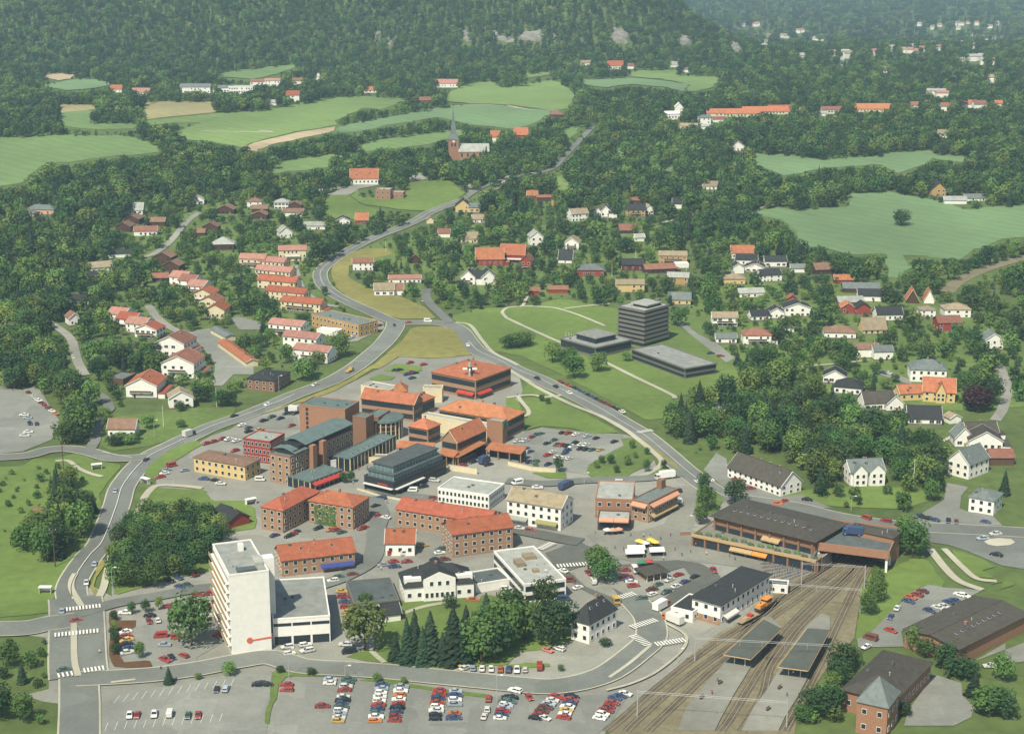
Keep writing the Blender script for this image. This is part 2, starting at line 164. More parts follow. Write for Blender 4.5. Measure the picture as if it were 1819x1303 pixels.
BUILDINGS=[
('apartment_tower','tall white slab block with balconies on its narrow side','apartment block',-86.4,502.6,0,0.344,12.5,28.4,27,'flat',0,'white','roof_grey','',{'balc': 'L9', 'pent': 1, 'short': 'white slab block'}),
('shop_annex','white two-storey shop annex with grey flat roof beside white slab block','shop',-69.4,512.1,0,0.165,18,32.9,9.2,'flat',0,'white','roof_grey','s2',{'short': 'grey-roofed annex'}),
('shop_podium','low white shopfront at the foot of the white slab block','shop',-83.1,495.4,0,0.417,12.7,7,4.2,'flat',0,'white','roof_grey','s1',{}),
('shop_building','brick shop with bright orange-red roof, roof windows and blue awning','shop',-69.9,561.8,0,0.315,26.1,12,6.2,'gable',3.4,'brick','roof_red','g2',{'awn': [('F', 0.52, 0.98, 3.0, 'blue')], 'skyl': 2, 'short': 'brick shop with blue awning'}),
('brick_office_wing','brick office wing with red hipped roof, left arm of the L-shaped block','office',-84.2,608.2,0,-0.484,9.8,24.7,9,'hip',3,'brick','roof_red','g3',{'short': 'L-shaped brick office'}),
('brick_office_wing','ivy-grown brick office wing with red hipped roof, right arm of the L','office',-65.9,608.4,0,-0.409,19,12.9,9,'hip',3,'brick','roof_red','g3',{'ivy': 1}),
('small_red_roof_house','small house with plain red roof between the office blocks','house',-40.4,577.1,0,0.000,10.4,10,5,'gable',3.6,'white','roof_red','g1',{}),
('long_office','long brick office with red roof along the side street','office',-24,600.8,0,-0.415,37.9,12,7,'gable',2.6,'brick','roof_red','g2',{'short': 'long red-roofed office'}),
('corner_office','brick office with red roof and two window rows at right end','office',-12.6,579.7,0,0.358,23.1,12,9,'gable',3,'brick','roof_red','g3',{'short': 'red-roofed corner office'}),
('flat_shop','white flat-roofed shop with framed balcony front','shop',-16.1,632,0,-0.414,22.1,15,6.2,'flat',0,'white','roof_lgrey','w2',{'short': 'white flat-roofed shop'}),
('stepped_building','dark stepped department store of three receding glass storeys','department store',-43.4,655.1,0,-0.613,15.5,34.1,6,'flat',0,'black','roof_dark','b2',{'tiers': [(1.2, 2.6), (2.6, 3.0)], 'canopy': 1, 'short': 'dark stepped store'}),
('brick_complex','brick office block of four storeys with wavy green metal roof','office',-83.2,670.9,0,-0.522,10.4,43.9,12.5,'flat',0,'brick','roof_green','g4',{'wave': 1, 'short': 'green-roofed brick block'}),
('canopy_pavilion','glazed pavilion with green flat roof and long red awning','pavilion',-80.2,653.3,0,-0.649,12.8,19.2,4.5,'flat',0,'glass','roof_green','',{'awn': [('R', 0.05, 0.98, 3.6, 'red')]}),
('brick_hall','big windowless orange brick hall with green roof','hall',-81.4,722.3,0,-0.368,22.7,14.1,14,'flat',0,'brick_orange','roof_green','v1',{'short': 'big brick hall'}),
('brick_tower','brown brick stair tower with flat roof beside the big brick hall','tower',-64.8,704.9,0,-0.475,6.8,6.5,13.5,'flat',0,'brick_brown','roof_green','',{}),
('brick_wing','brown brick wing with green roof behind the round glass front','wing',-59.3,716.2,0,-0.370,6.1,11.9,11,'flat',0,'brick_brown','roof_green','g2',{}),
('arcade','long low arcade with green roof and a row of small skylights','arcade',-62.5,684.7,0,-0.496,8.7,35.7,6,'flat',0,'glass','roof_green','',{'skyl': 7}),
('red_office','red office with three white window rows','office',-105.5,685.8,0,-0.387,13,12.6,10,'flat',0,'red','roof_lgrey','w3',{'short': 'red office'}),
('yellow_shop','yellow two-storey shop with brownish low roof','shop',-118.2,666.3,0,-0.470,25.9,10.6,6.3,'hip',0.9,'yellow','roof_brown','g2',{'short': 'yellow shop'}),
('terrace_block','white terrace structure with dark opening below the green arcade','terrace',-72.8,673.6,0,0.574,9.7,5,4.4,'flat',0,'white','roof_dark','',{}),
('terrace_wall','low cream terrace walls along the pedestrian street','terrace',-59.2,681.4,0,-0.127,12.1,5,2.6,'flat',0,'cream','paving','',{}),
('shopping_hall','largest orange-roofed hall with glazed storey at the back of the shopping centre','shopping hall',-19.9,794.7,0,-0.623,27,28.7,9.5,'hip',5,'brick','roof_orange','b2',{'awn': [('F', 0.6, 0.98, 3.4, 'red'), ('R', 0.02, 0.4, 3.4, 'red')], 'short': 'largest orange-roofed hall'}),
('shopping_wing','orange-roofed wing with long ridge nearest the green-roofed block','shop',-55.5,747.8,0,-0.411,27.2,8.7,8.5,'gable',3.6,'brick','roof_orange','b2',{}),
('shop_wing','small orange-roofed shop behind the long-ridged wing','shop',-52.6,769.8,0,0.000,5.8,9,7,'hip',3,'brick','roof_orange','b1',{}),
('shop_wing','small orange-roofed shop at the right end of the long-ridged wing','shop',-43.1,752.9,0,1.006,12.2,9,7,'hip',3,'brick','roof_orange','b1',{}),
('parapet_block','pale concrete parapet block behind the long-ridged orange wing','shop',-63.4,782.6,0,-0.572,16.6,9,5,'flat',0,'cream','roof_lgrey','',{}),
('parapet_block','pale flat block between the orange roofs','shop',-37.5,773.6,0,-0.069,9.1,6.2,7,'flat',0,'cream','roof_lgrey','',{}),
('shopping_wing','broad orange-roofed wing beside the car park','shop',-13.7,728.2,0,-0.520,35.6,15.3,8.5,'hip',4,'brick','roof_orange','b2',{'short': 'broad orange wing'}),
('concrete_walkway_block','long cream concrete block crossing between orange roofs','shop',-24.1,720.4,0,-0.539,35.3,5,7,'flat',0,'cream','roof_lgrey','',{}),
('brick_sign_tower','brick tower with green sign on its side','tower',-6.6,708.1,0,-0.437,7.7,4.6,10.5,'flat',0,'brick_orange','roof_lgrey','',{'sign': 'green'}),
('shop_pavilion','orange hipped pavilion in front of the cream concrete block','shop',-38.4,707.7,0,-0.546,10.3,9.7,8,'hip',3.4,'brick','roof_orange','b2',{}),
('shop_pavilion','large orange gabled pavilion with dark glazed side','shop',-20.5,689.7,0,-0.575,8.1,22,9.5,'gablep',4.4,'brick','roof_orange','b2',{}),
('canopy','orange sloping canopy along the dark glazed pavilion','canopy',-18.2,682,0,-0.629,4,20,4.6,'shed',1.2,'brick','roof_orange','',{}),
('canopy','orange sloping canopy running towards the car park','canopy',-2.5,684.2,0,-0.429,16.8,6,4.4,'shed',1.2,'brick','roof_orange','',{}),
('canopy','orange sloping canopy facing the dark stepped store','canopy',-26.7,676.7,0,-0.593,8.2,4,4.6,'shed',1.4,'brick','roof_orange','',{}),
('canopy','low orange-tiled canopy above the pedestrian street','canopy',-41.1,688.3,0,-0.197,16.1,6,4.5,'shed',1,'brick','roof_orange','',{}),
('white_shop_house','white three-storey house with tan roof and shop awnings','shop house',10.7,607.6,0,-0.440,22.3,11.8,9.2,'gable',3.2,'white','roof_tan','g3',{'awn': [('F', 0.02, 0.4, 3.2, 'grey'), ('F', 0.55, 0.95, 3.2, 'olive')], 'short': 'white shop house with awnings'}),
('corner_building','brick corner building with rows of striped awnings','shop',55.2,616.6,0,-0.648,7.6,21,8.2,'flat',0,'brick','roof_slate','g3',{'awn': [('R', 0.03, 0.97, 7.4, 'stripe'), ('R', 0.05, 0.9, 3.2, 'tan'), ('F', 0.05, 0.95, 7.4, 'stripe')], 'chim': 1, 'short': 'brick corner building'}),
('shop_block','grey-roofed shop with brick upper front above the cafe terrace','shop',40.2,621.8,0,-0.111,14.4,21.4,8,'flat',0,'brick_orange','roof_lgrey','g2',{}),
('cafe_front','dark low cafe front with striped parasols before it','cafe',38.7,602.4,0,-0.102,12,9,4.8,'flat',0,'brown','roof_lgrey','s1',{'awn': [('F', 0.03, 0.97, 5.2, 'stripe')]}),
('mall_terrace','long brick arcade with planted terrace roof and tan awnings','shopping arcade',91.7,577.1,0,-0.571,48.9,18.7,4.4,'flat',0,'brick_brown','paving','c9',{'parap': 1, 'awn': [('F', 0.32, 0.5, 3.2, 'tan'), ('F', 0.5, 0.62, 3.2, 'orange')], 'planters': 14, 'short': 'planted arcade'}),
('mall_hall','long shopping hall with big dark brown roof and skylights','shopping hall',97.7,584.1,0,-0.668,41.1,21.7,9.4,'hip',2.2,'brick_brown','roof_brownblack','c7',{'skyl': 12, 'over': 1.6, 'awn': [('F', 0.5, 0.68, 6.6, 'tan')], 'short': 'big dark-roofed hall'}),
('ramp_pavilion','low dark-roofed strip building beside the parking deck','shop',130.4,572.5,0,-0.600,17.2,7,9.5,'hip',1.2,'brick_orange','roof_brownblack','',{}),
('station_building','long white station building with dark low roof','station',73.4,526.2,0,-0.648,10.7,32.8,7.4,'hip',0.7,'white','roof_black','g2',{'brickbase': 1, 'awn': [('R', 0.05, 0.3, 3.2, 'white')], 'over': 0.8, 'short': 'white station building'}),
('station_annex','low white annex with dark flat roof left of the station building','annex',59.3,520,0,-0.571,8,13.3,4,'flat',0,'white','roof_black','g1',{}),
('station_kiosk','low white hut with dark roof at far end of station building','hut',91.2,539.5,0,-0.221,6.8,5,3.2,'flat',0,'white','roof_dark','g1',{}),
('white_villa','white villa with black mansard roof and central pediment','villa',-25.8,537.6,0,0.195,23.7,13.2,5.6,'hip',5.2,'white','roof_black','g1',{'pedi': 1, 'short': 'white villa'}),
('flat_shed','low dark grey flat-roofed shed left of the white villa','shed',-47.3,532.6,0,0.220,15.3,20,3.2,'flat',0,'concrete','roof_dark','',{}),
('flat_shed','low dark grey flat-roofed link right of the white villa','shed',-8.7,544.9,0,0.408,12.8,11,3.4,'flat',0,'white','roof_dark','',{}),
('garden_shed','small white garden hut with black roof beside the white villa','hut',-40.5,516.6,0,0.307,5.9,8,3,'gable',2.2,'white','roof_black','',{}),
('flat_office','white flat-roofed two-storey office beside the dark street','office',5.9,545.8,0,0.329,15,32.5,7.2,'flat',0,'white','roof_lgrey','b2',{'plant': 1, 'short': 'white flat office'}),
('white_house','white timber house with black hipped roof by the street junction','house',26.4,503.7,0,-0.653,7,15.4,6.8,'hip',5.4,'white','roof_black','g2',{'skyl': 3, 'short': 'black-roofed white house'}),
('brick_school','brick building with big dark hipped roof at the bottom edge','school',111.2,458.8,0,-0.586,14.9,31.6,6.5,'hip',3.8,'brick_orange','roof_brownblack','g1',{'over': 0.7, 'short': 'dark-roofed brick school'}),
('brick_spire_tower','square brick tower with grey pyramid roof before the dark-roofed building','tower',104,438.9,0,-0.497,8.8,11.3,9.5,'pyramid',6.5,'brick_orange','roof_slate','g2',{}),
('sports_hall','wide hall with dark low roof and row of skylights at right edge','hall',145.2,499.7,0,-0.831,19.4,39.1,6,'gablep',1.4,'brick_orange','roof_brownblack','',{'skyl': 9, 'over': 0.8, 'short': 'wide hall'}),
('long_white_house','long white house with dark roof, chimneys and half-hipped gable','house',102.5,651.7,0,-0.939,30.5,11.6,4.6,'gable',5,'white','roof_brownblack','g2',{'chim': 4, 'over': 0.5, 'short': 'long white house'}),
('white_villa','white villa with grey roof and twin carved gables in the trees','villa',143.6,655.4,0,0.151,14.3,10,6,'gable',3.6,'white','roof_slate','g2',{'xg': [(0.25, 0.4), (0.75, 0.45)], 'chim': 1, 'short': 'twin-gabled villa'}),
('big_white_house','large white house with grey roof and wide gable at right edge','house',189.3,666.2,0,-0.838,10.1,14.6,6.4,'gablep',5,'white','roof_slate','g2',{'short': 'large white gabled house'}),
('white_house','white house with grey hipped roof beside the right-hand car park','house',184.3,621.3,0,-0.567,9.7,11,6,'hip',2.4,'white','roof_slate','g2',{}),
('hip_villa','white villa with blue-grey hipped roof and chimney','villa',207.1,813.4,0,-0.123,17.5,13,6.2,'hip',4,'white','roof_slate','g2',{'chim': 1, 'short': 'blue-grey hipped villa'}),
('yellow_villa','yellow villa with orange roof and broad end gable','villa',203.9,776.5,0,-0.200,14.8,11,5.2,'gable',5.4,'yellow','roof_orange','g2',{'xg': [(0.55, 0.3)], 'short': 'yellow villa with orange roof'}),
('yellow_villa_wing','low yellow wing with orange roof joined to the yellow villa','wing',189.9,778.8,0,0.174,11.4,9,3.6,'gable',3,'yellow','roof_orange','g1',{}),
('town_hall_tower','dark grey office tower of seven banded storeys','office tower',71.2,890.5,0,-0.751,18.8,21.8,19.5,'flat',0,'concrete','roof_lgrey','B7',{'pent': 2, 'short': 'dark office tower'}),
('council_pavilion','low grey concrete pavilion with raised roof left of the office tower','pavilion',44.7,871.5,0,-0.855,26.9,26.5,6,'flat',0,'concrete','roof_grey','b1',{'tiers': [(6, 3)], 'over': 0.6, 'short': 'low grey pavilion'}),
('council_wing','low grey concrete wing with long flat roof right of the office tower','wing',82.7,837,0,-1.023,45.7,19.7,5.6,'flat',0,'concrete','roof_grey','b2',{'over': 0.5, 'short': 'low grey wing'}),
('roadside_shop','ochre two-storey workshop with grey-green flat roof by the bend','workshop',-93.5,916.8,0,-0.732,38.6,14.3,7,'flat',0,'ochre','roof_slate','g2',{'short': 'ochre workshop'}),
('brown_house','brown brick house with dark hipped roof below the main road','house',-119.4,799.1,0,-0.317,14.9,18,5.6,'hip',2.2,'brick_brown','roof_black','g2',{'short': 'brown hip-roofed house'}),
('garage_row','row of garages with orange-red roof','garages',-144,858,0,-1.101,47.6,6.5,2.7,'gable',1.2,'cream','roof_orange','',{}),
('garage_row','short garage row with blue-grey roof above the parking yard','garages',-158.5,899.6,0,-1.021,21.1,6,2.7,'gable',0.8,'cream','roof_slate','',{}),
('market_hall','brick chapel hall with steep orange roof and white walls','hall',-119.4,1357.9,13.7,0.068,22.3,12,5,'gable',7,'white','roof_orange','g1',{'short': 'orange-roofed hall'}),
('brick_cube_house','red brick cube building on the lawn below the orange-roofed hall','building',-99.3,1300.6,10.6,-0.120,11.8,10,8,'flat',0,'brick_orange','roof_lgrey','g2',{}),
('brick_cube_annex','lower red brick annex of the cube building','annex',-88.6,1303.8,10.8,-0.138,10.1,9,5,'flat',0,'brick_orange','roof_lgrey','g1',{})]
REGIONS=['in the upper-left hillside estate', 'in the terrace above the garages', 'beside the left-hand road fork', 'in the terraces inside the bend', 'right of the winding road', 'behind the office tower', 'in gardens right of the office tower', 'below the wooded hill', 'in the woods at upper right']
HOUSES=[
(0,-350.8,1248.1,7.9,-0.09,22,11,4,'hip',3,'roof_slate','peach','g1'),
(0,-358,1238.5,7.5,-0.09,10,8,3,'hip',2,'roof_slate','peach','g1'),
(0,-280.2,1247.6,7.9,0.00,11,10,4,'gable',4.5,'roof_lgrey','white','g1'),
(0,-275.4,1216,6.4,-0.14,11,10,4,'gablep',2.6,'roof_brown','wood','g1'),
(0,-275.9,1190.4,5.2,-0.14,11,10,4.5,'gablep',2.6,'roof_brown','wood','g1'),
(0,-256.3,1207.2,6,0.00,12,9,4,'gable',2.4,'roof_brown','wood','g1'),
(0,-258.4,1177.8,4.7,0.05,16,9,4,'gable',2.6,'roof_terra','white','g1'),
(0,-240.1,1280.8,9.7,0.17,9,8,4,'gablep',3,'roof_lgrey','white','g1'),
(0,-213.1,1248.5,8,-0.09,13,10,4,'gablep',3,'roof_brown','wood','g1'),
(0,-194.9,1269.9,9.1,0.00,11,9,5,'hip',2.4,'roof_brown','white','g2'),
(0,-188.6,1252.9,8.2,0.00,12,8,3.4,'gable',2,'roof_brown','wood','g1'),
(0,-185.2,1229.5,7,-0.09,11,9,4,'gablep',2.6,'roof_brown','wood','g1'),
(0,-213.8,1186.7,5.1,-0.09,11,9,5,'gablep',2.8,'roof_brown','wood','g1'),
(0,-220.8,1175.5,4.7,0.00,9,7,3,'gable',2,'roof_brown','wood',''),
(0,-197,1135.2,3,0.09,15,11,4.4,'pyramid',4.4,'roof_lgrey','wood','g1'),
(0,-262.9,1112.4,2.3,0.21,15,8,3,'gable',1.8,'roof_black','white',''),
(0,-265.7,1068.7,1.1,0.44,14,9,4,'gable',2.8,'roof_tan','white','g1'),
(0,-263.5,1046,0.7,0.35,9,8,3.4,'gable',2.2,'roof_black','wood','g1'),
(0,-228.4,1093.9,1.8,-0.21,12,10,5,'gablep',3,'roof_brown','wood','g2'),
(0,-218.5,1071.9,1.2,-0.21,11,10,4.5,'gablep',2.8,'roof_brown','wood','g1'),
(0,-221.4,1042.6,0.6,0.09,10,7,3,'gable',2.2,'roof_terra','wood','g1'),
(0,-247.6,927.6,0,0.52,7,8,5,'gablep',2.6,'roof_terra','white','g1'),
(0,-258.1,979.4,0,0.00,15,8,3.6,'gable',2.4,'roof_black','white','g1'),
(0,-173.6,1265,8.8,0.00,11,9,5.5,'hip',2.4,'roof_lgrey','white','g2'),
(0,-163.1,1262.6,8.7,-0.09,10,8,4,'gablep',2.4,'roof_brown','wood','g1'),
(0,-162.2,1240.4,7.6,0.05,15,8,3.6,'gable',2,'roof_brown','white','g1'),
(0,-159.8,1170,4.4,0.35,9,9,5,'gablep',3.4,'roof_lgrey','white','g1'),
(0,-141.4,1196.2,5.5,0.05,15,9,3.6,'gable',2,'roof_lgrey','white','g1'),
(0,-122.9,1214.1,6.3,0.09,10,9,3.4,'gablep',2.4,'roof_black','white','g1'),
(0,-109.3,1216.9,6.5,0.00,9,8,3,'gable',4.6,'roof_orange','red','g1'),
(1,-206.5,1035.3,0.5,-0.35,11,12,5.5,'gable',2.6,'roof_pink','white','g2'),
(1,-199.3,1025.6,0.3,-0.35,11,12,5.5,'gable',2.6,'roof_terra','white','g2'),
(1,-190.8,1010.2,0.2,-0.35,11,12,5.5,'gable',2.6,'roof_pink','white','g2'),
(1,-182.9,987.1,0,-0.21,12,11,6,'gablep',2.8,'roof_red','cream','g2'),
(1,-176,966.6,0,-0.21,12,11,6,'gablep',2.8,'roof_terra','cream','g2'),
(1,-168.7,946.1,0,-0.14,11,13,6,'gablep',3,'roof_red','cream','g1'),
(1,-222.5,936.2,0,-0.35,11,11,5.5,'gable',2.6,'roof_pink','white','g2'),
(1,-214.6,924.2,0,-0.35,12,11,5.5,'gable',2.6,'roof_red','white','g2'),
(1,-206.5,912.5,0,-0.35,12,11,5.5,'gable',2.6,'roof_pink','white','g2'),
(1,-198.4,899.7,0,-0.26,13,11,5.5,'gablep',2.6,'roof_red','white','g2'),
(1,-177.1,863.7,0,-0.24,16,16,7.5,'gablep',3.6,'roof_terra','white','g2'),
(1,-165.5,821.1,0,-0.14,17,17,8,'gablep',3.8,'roof_terra','white','g2'),
(1,-176.7,785.7,0,-0.07,15,17,6.5,'gablep',3.6,'roof_red','white','g1'),
(2,-193.5,807.8,0,-0.35,9,12,3.2,'flat',0,'roof_slate','brown',''),
(2,-156.1,764.2,0,0.26,11,9,5.5,'gablep',3,'roof_tan','white','g2'),
(2,-172.8,718.6,0,0.00,12,9,4.5,'gable',3.2,'roof_brown','white','g1'),
(2,-181.1,612.9,0,0.09,5,4,2.4,'gable',1.2,'roof_terra','brick',''),
(2,-107.4,607.3,0,0.70,9,13,3.2,'gablep',2.4,'roof_black','red',''),
(3,-168,1080,1.4,-0.14,17,9,7,'gable',2.4,'roof_pink','cream','g2'),
(3,-156.7,1076.9,1.3,-0.38,24,9,6,'gable',2.2,'roof_pink','cream','g2'),
(3,-149.7,1049.6,0.7,-0.38,25,9,6,'gable',2.2,'roof_pink','cream','g2'),
(3,-143.5,1020.2,0.3,-0.38,26,9,6,'gable',2.2,'roof_red','cream','g2'),
(3,-134.4,990.8,0,-0.38,26,9,6,'gable',2.2,'roof_red','cream','g2'),
(3,-121.6,962.5,0,-0.38,26,9,6,'gable',2.2,'roof_red','cream','g2'),
(3,-145.5,1102,2,0.10,18,12,8,'gable',2,'roof_pink','cream','g3'),
(3,-123.1,905.5,0,-0.38,20,10,6.5,'gable',2,'roof_pink','white','g2'),
(3,-111.4,877.1,0,-0.38,20,10,6.5,'gable',2,'roof_pink','white','g2'),
(3,-102.5,848.9,0,-0.38,20,10,6.5,'gable',2,'roof_pink','white','g2'),
(3,-100.7,905.9,0,-0.38,13,6,3,'flat',0,'white','white',''),
(4,-96.5,1074.2,1.3,0.07,13,8,5.5,'gable',2,'roof_terra','white','g2'),
(4,-77.7,1005.2,0.1,0.07,12,9,4,'gable',3.4,'roof_tan','white','g1'),
(4,-69.9,1007.4,0.1,0.07,7,8,3.6,'gable',2.6,'roof_terra','white',''),
(4,-67.1,1037.1,0.5,0.07,20,7,3.6,'gable',1.6,'roof_pink','white','g1'),
(4,-64.9,1095.8,1.8,0.26,7,8,3.2,'gablep',2.6,'roof_terra','wood',''),
(4,-36.7,1254.8,8.3,0.00,11,10,5.5,'gablep',4.4,'roof_black','yellow','g2'),
(4,-28,1252.9,8.2,0.00,8,8,4.5,'gable',2.4,'roof_slate','yellow','g1'),
(4,-24.7,1218.2,6.5,0.09,9,8,3.4,'gable',2.6,'roof_tan','white','g1'),
(4,-59.8,1216.8,6.5,0.09,5,5,3,'gablep',2,'roof_tan','cream',''),
(4,-29.8,1155.8,3.8,0.05,12,9,3.6,'gable',3.6,'roof_tan','cream','g1'),
(4,-47.8,1172.3,4.5,0.09,8,7,3.6,'gable',2.4,'roof_terra','white',''),
(4,-14.7,1089.2,1.6,0.05,18,11,5,'gable',6.4,'roof_orange','red','g1'),
(4,1,1097.4,1.8,-0.14,16,11,6,'gable',6,'roof_orange','red','g1'),
(4,9.7,1071.9,1.2,-0.17,7,9,7.5,'gablep',3.4,'roof_terra','red','g2'),
(4,-26.7,1035.1,0.5,-0.14,9,11,5.5,'gablep',4,'roof_black','white','g2'),
(4,-20.8,1034.2,0.5,0.00,10,9,5,'gable',3.6,'roof_black','white','g1'),
(4,-15.4,1035.1,0.5,0.14,9,11,5.5,'gablep',4,'roof_black','white','g2'),
(5,15.7,1300.5,10.7,0.00,8,7,3,'gable',3.2,'roof_orange','red',''),
(5,25.6,1293.9,10.4,0.00,13,7,3,'gable',1.2,'roof_terra','wood',''),
(5,32.9,1277.3,9.5,0.00,6,6,4,'flat',0,'roof_tan','ochre',''),
(5,48.1,1225,6.8,0.35,13,10,6,'gable',3,'roof_tan','white','g2'),
(5,63.5,1238,7.5,0.00,6,7,4,'gablep',3,'roof_black','white',''),
(5,69.7,1239.5,7.5,-0.09,8,10,4.5,'gablep',4.2,'roof_black','white','g1'),
(5,74.5,1236.6,7.4,0.00,6,7,4,'gable',3,'roof_black','white',''),
(5,91.6,1240.9,7.6,0.00,14,9,5.5,'gable',3.4,'roof_black','ochre','g2'),
(5,101.4,1246.5,7.9,0.17,7,8,4.5,'gablep',3,'roof_tan','white','g1'),
(5,125.2,1268.4,9,-0.09,7,8,4,'gable',3.6,'roof_black','white',''),
(5,94.7,1284.8,9.9,0.00,9,6,2.6,'gable',1.6,'roof_terra','wood',''),
(5,82.1,1184.5,5,0.00,12,9,3,'gable',3.4,'roof_terra','wood','g1'),
(5,88.5,1159.9,4.1,0.17,7,6,3,'gable',2,'roof_lgrey','white',''),
(5,16.1,1145.7,3.5,0.21,9,9,7,'gablep',3.6,'roof_lgrey','white','g2'),
(5,41.3,1134.6,3,-0.17,10,10,5.5,'gablep',3.4,'roof_tan','white','g2'),
(5,35.7,1093.5,1.8,-0.17,9,9,3.6,'gable',5.4,'roof_black','white','g1'),
(5,50.2,1058.9,0.9,0.00,17,11,4.5,'hip',3,'roof_slate','red','g1'),
(5,78,1073.9,1.2,0.00,14,9,4.5,'gable',3,'roof_black','darkred','g1'),
(5,94.4,1065.8,1.1,0.21,20,9,3.6,'gable',2.4,'roof_terra','wood','g1'),
(5,106,1094,1.8,-0.07,18,10,6,'gable',2,'roof_tan','ochre','g2'),
(5,110.5,1082.6,1.5,0.09,9,6,2.8,'flat',0,'white','white',''),
(5,72.3,1014.5,0.2,0.03,17,10,5.5,'gable',2,'roof_tan','yellow','g2'),
(5,103.9,1033.8,0.5,-0.17,13,10,5.5,'gable',2,'roof_lgrey','ochre','g2'),
(5,13.2,1005.6,0.1,0.00,7,6,3,'gable',1.6,'roof_terra','red',''),
(5,28.1,1011.4,0.2,0.00,12,6,2.6,'gable',1.6,'roof_terra','red',''),
(6,153.5,1108.9,2.2,0.00,15,9,4.5,'gable',4,'roof_orange','white','g1'),
(6,154,1089.7,1.7,-0.14,14,8,4,'gable',2.6,'roof_black','white','g1'),
(6,156.7,1069.5,1.1,-0.21,12,10,3.8,'gablep',2.6,'roof_black','white','g1'),
(6,144.8,1067.4,1.1,0.09,8,8,4,'gablep',2.6,'roof_black','white',''),
(6,138.9,1035.5,0.5,0.00,13,10,4,'hip',2.4,'roof_tan','yellow','g1'),
(6,144.3,999.7,0.1,0.14,15,8,3.4,'gable',2,'roof_lgrey','white','g1'),
(6,99.7,981.3,0,-0.09,13,9,3.6,'gable',3.4,'roof_slate','yellow','g1'),
(6,119.6,926.9,0,0.00,14,9,5.5,'gable',2.2,'roof_tan','white','g2'),
(6,115.8,887.9,0,0.00,11,8,3.2,'gable',1.6,'roof_slate','white','g1'),
(6,131.9,885.8,0,0.00,15,10,5.5,'hip',2.8,'roof_terra','white','g2'),
(6,171.8,1084.1,1.5,0.00,14,9,4.5,'gable',2.6,'roof_black','white','g1'),
(6,161.7,1043.1,0.6,0.26,14,10,5,'gable',2.6,'roof_black','white','g2'),
(6,199.5,1063.1,1,0.21,13,10,4,'gable',3.2,'roof_brown','wood','g1'),
(6,184.1,1069.2,1.2,0.00,9,6,3,'gable',2,'roof_slate','white',''),
(6,158.4,1068.5,1.1,-0.17,9,8,4,'gablep',2.4,'roof_black','white','g1'),
(6,207.8,1037.1,0.5,0.00,12,7,3,'gable',2.4,'roof_orange','red',''),
(6,213.9,1013.5,0.2,-0.05,22,8,3,'gable',2.6,'roof_slate','wood',''),
(6,166.9,984.7,0,0.00,6,6,3,'gablep',2,'roof_terra','red',''),
(6,164.2,952.3,0,0.00,15,11,5.5,'gablep',2.6,'roof_black','white','g2'),
(6,151.5,946,0,0.00,9,9,4,'gablep',2.6,'roof_black','white','g1'),
(6,141,940.1,0,0.17,11,8,3.4,'gable',2.2,'roof_black','white','g1'),
(6,199.2,973.1,0,0.10,15,9,4,'gable',2.4,'roof_lgrey','red','g1'),
(6,194.7,958,0,0.00,8,8,4,'gablep',2.6,'roof_orange','red','g1'),
(6,203.2,955.6,0,0.00,8,9,4.5,'gablep',2.6,'roof_black','red','g1'),
(6,214.4,990,0,-0.09,14,9,4,'gable',3,'roof_black','white','g1'),
(6,215,941.4,0,0.09,15,9,4,'gable',3.4,'roof_black','white','g1'),
(6,239.2,986.7,0,-0.14,7,10,2.4,'gablep',6,'roof_orange','wood',''),
(6,249.1,986.2,0,-0.14,6,9,2.2,'gablep',6,'roof_orange','white',''),
(6,238.9,949,0,0.00,9,8,4.5,'hip',1.8,'roof_tan','white','g2'),
(6,255.8,949.4,0,0.00,15,11,5,'hip',2.8,'roof_tan','white','g2'),
(6,243,917.3,0,0.09,13,10,5,'gable',2.8,'roof_terra','red','g2'),
(6,199.6,909.1,0,0.09,13,10,3.2,'gable',5.4,'roof_tan','yellow','g1'),
(6,179.6,899.9,0,-0.10,17,11,3.6,'hip',2.8,'roof_brown','white','g1'),
(6,153.6,913.2,0,0.00,6,5,2.6,'gable',1.2,'roof_slate','white',''),
(6,255.8,873.9,0,0.09,10,9,6,'gablep',3.4,'roof_slate','white','g2'),
(6,185.2,858.1,0,0.07,13,9,5,'gable',1.8,'roof_brown','white','g1'),
(6,192.7,853.1,0,0.07,10,9,5,'gable',2,'roof_slate','white','g1'),
(6,171.1,761.3,0,0.14,15,10,4.2,'gable',4,'roof_brownblack','white','g1'),
(6,177.9,759.6,0,0.14,8,9,4.2,'gablep',3.6,'roof_brownblack','white','g1'),
(6,187.7,738.5,0,-0.07,15,10,3.4,'gable',4.4,'roof_black','white','g1'),
(6,160.1,807.8,0,-0.21,11,9,4,'gablep',3,'roof_black','white','g1'),
(6,163.5,789.4,0,-0.31,13,11,3.6,'hip',3.6,'roof_black','white','g1'),
(6,201.2,739.2,0,0.35,6,5,2.6,'gablep',1.6,'roof_tan','white',''),
(6,204.9,700.1,0,-0.10,14,11,5,'gablep',4,'roof_brownblack','white','g1'),
(6,196.6,705.1,0,0.00,8,9,4.5,'gablep',4.4,'roof_slate','white','g1'),
(6,206.8,714.4,0,0.09,14,9,4,'gable',3.4,'roof_brownblack','white','g1'),
(6,206.2,680,0,0.00,10,8,3.5,'gable',2.4,'roof_terra','brown',''),
(7,-446,1922,30,0.00,13,9,4,'gable',4,'roof_orange','white','g1'),
(7,-411.1,1887.9,30,-0.07,20,9,4,'gable',4,'roof_pink','white','g1'),
(7,-355.4,1915.1,30,0.00,34,11,7,'gable',3,'roof_slate','white','g2'),
(7,-338.6,1917.8,30,0.00,7,7,4,'gable',2,'roof_pink','white',''),
(7,-321.8,1914.6,30,0.00,16,10,6,'gable',2.4,'roof_slate','white','g1'),
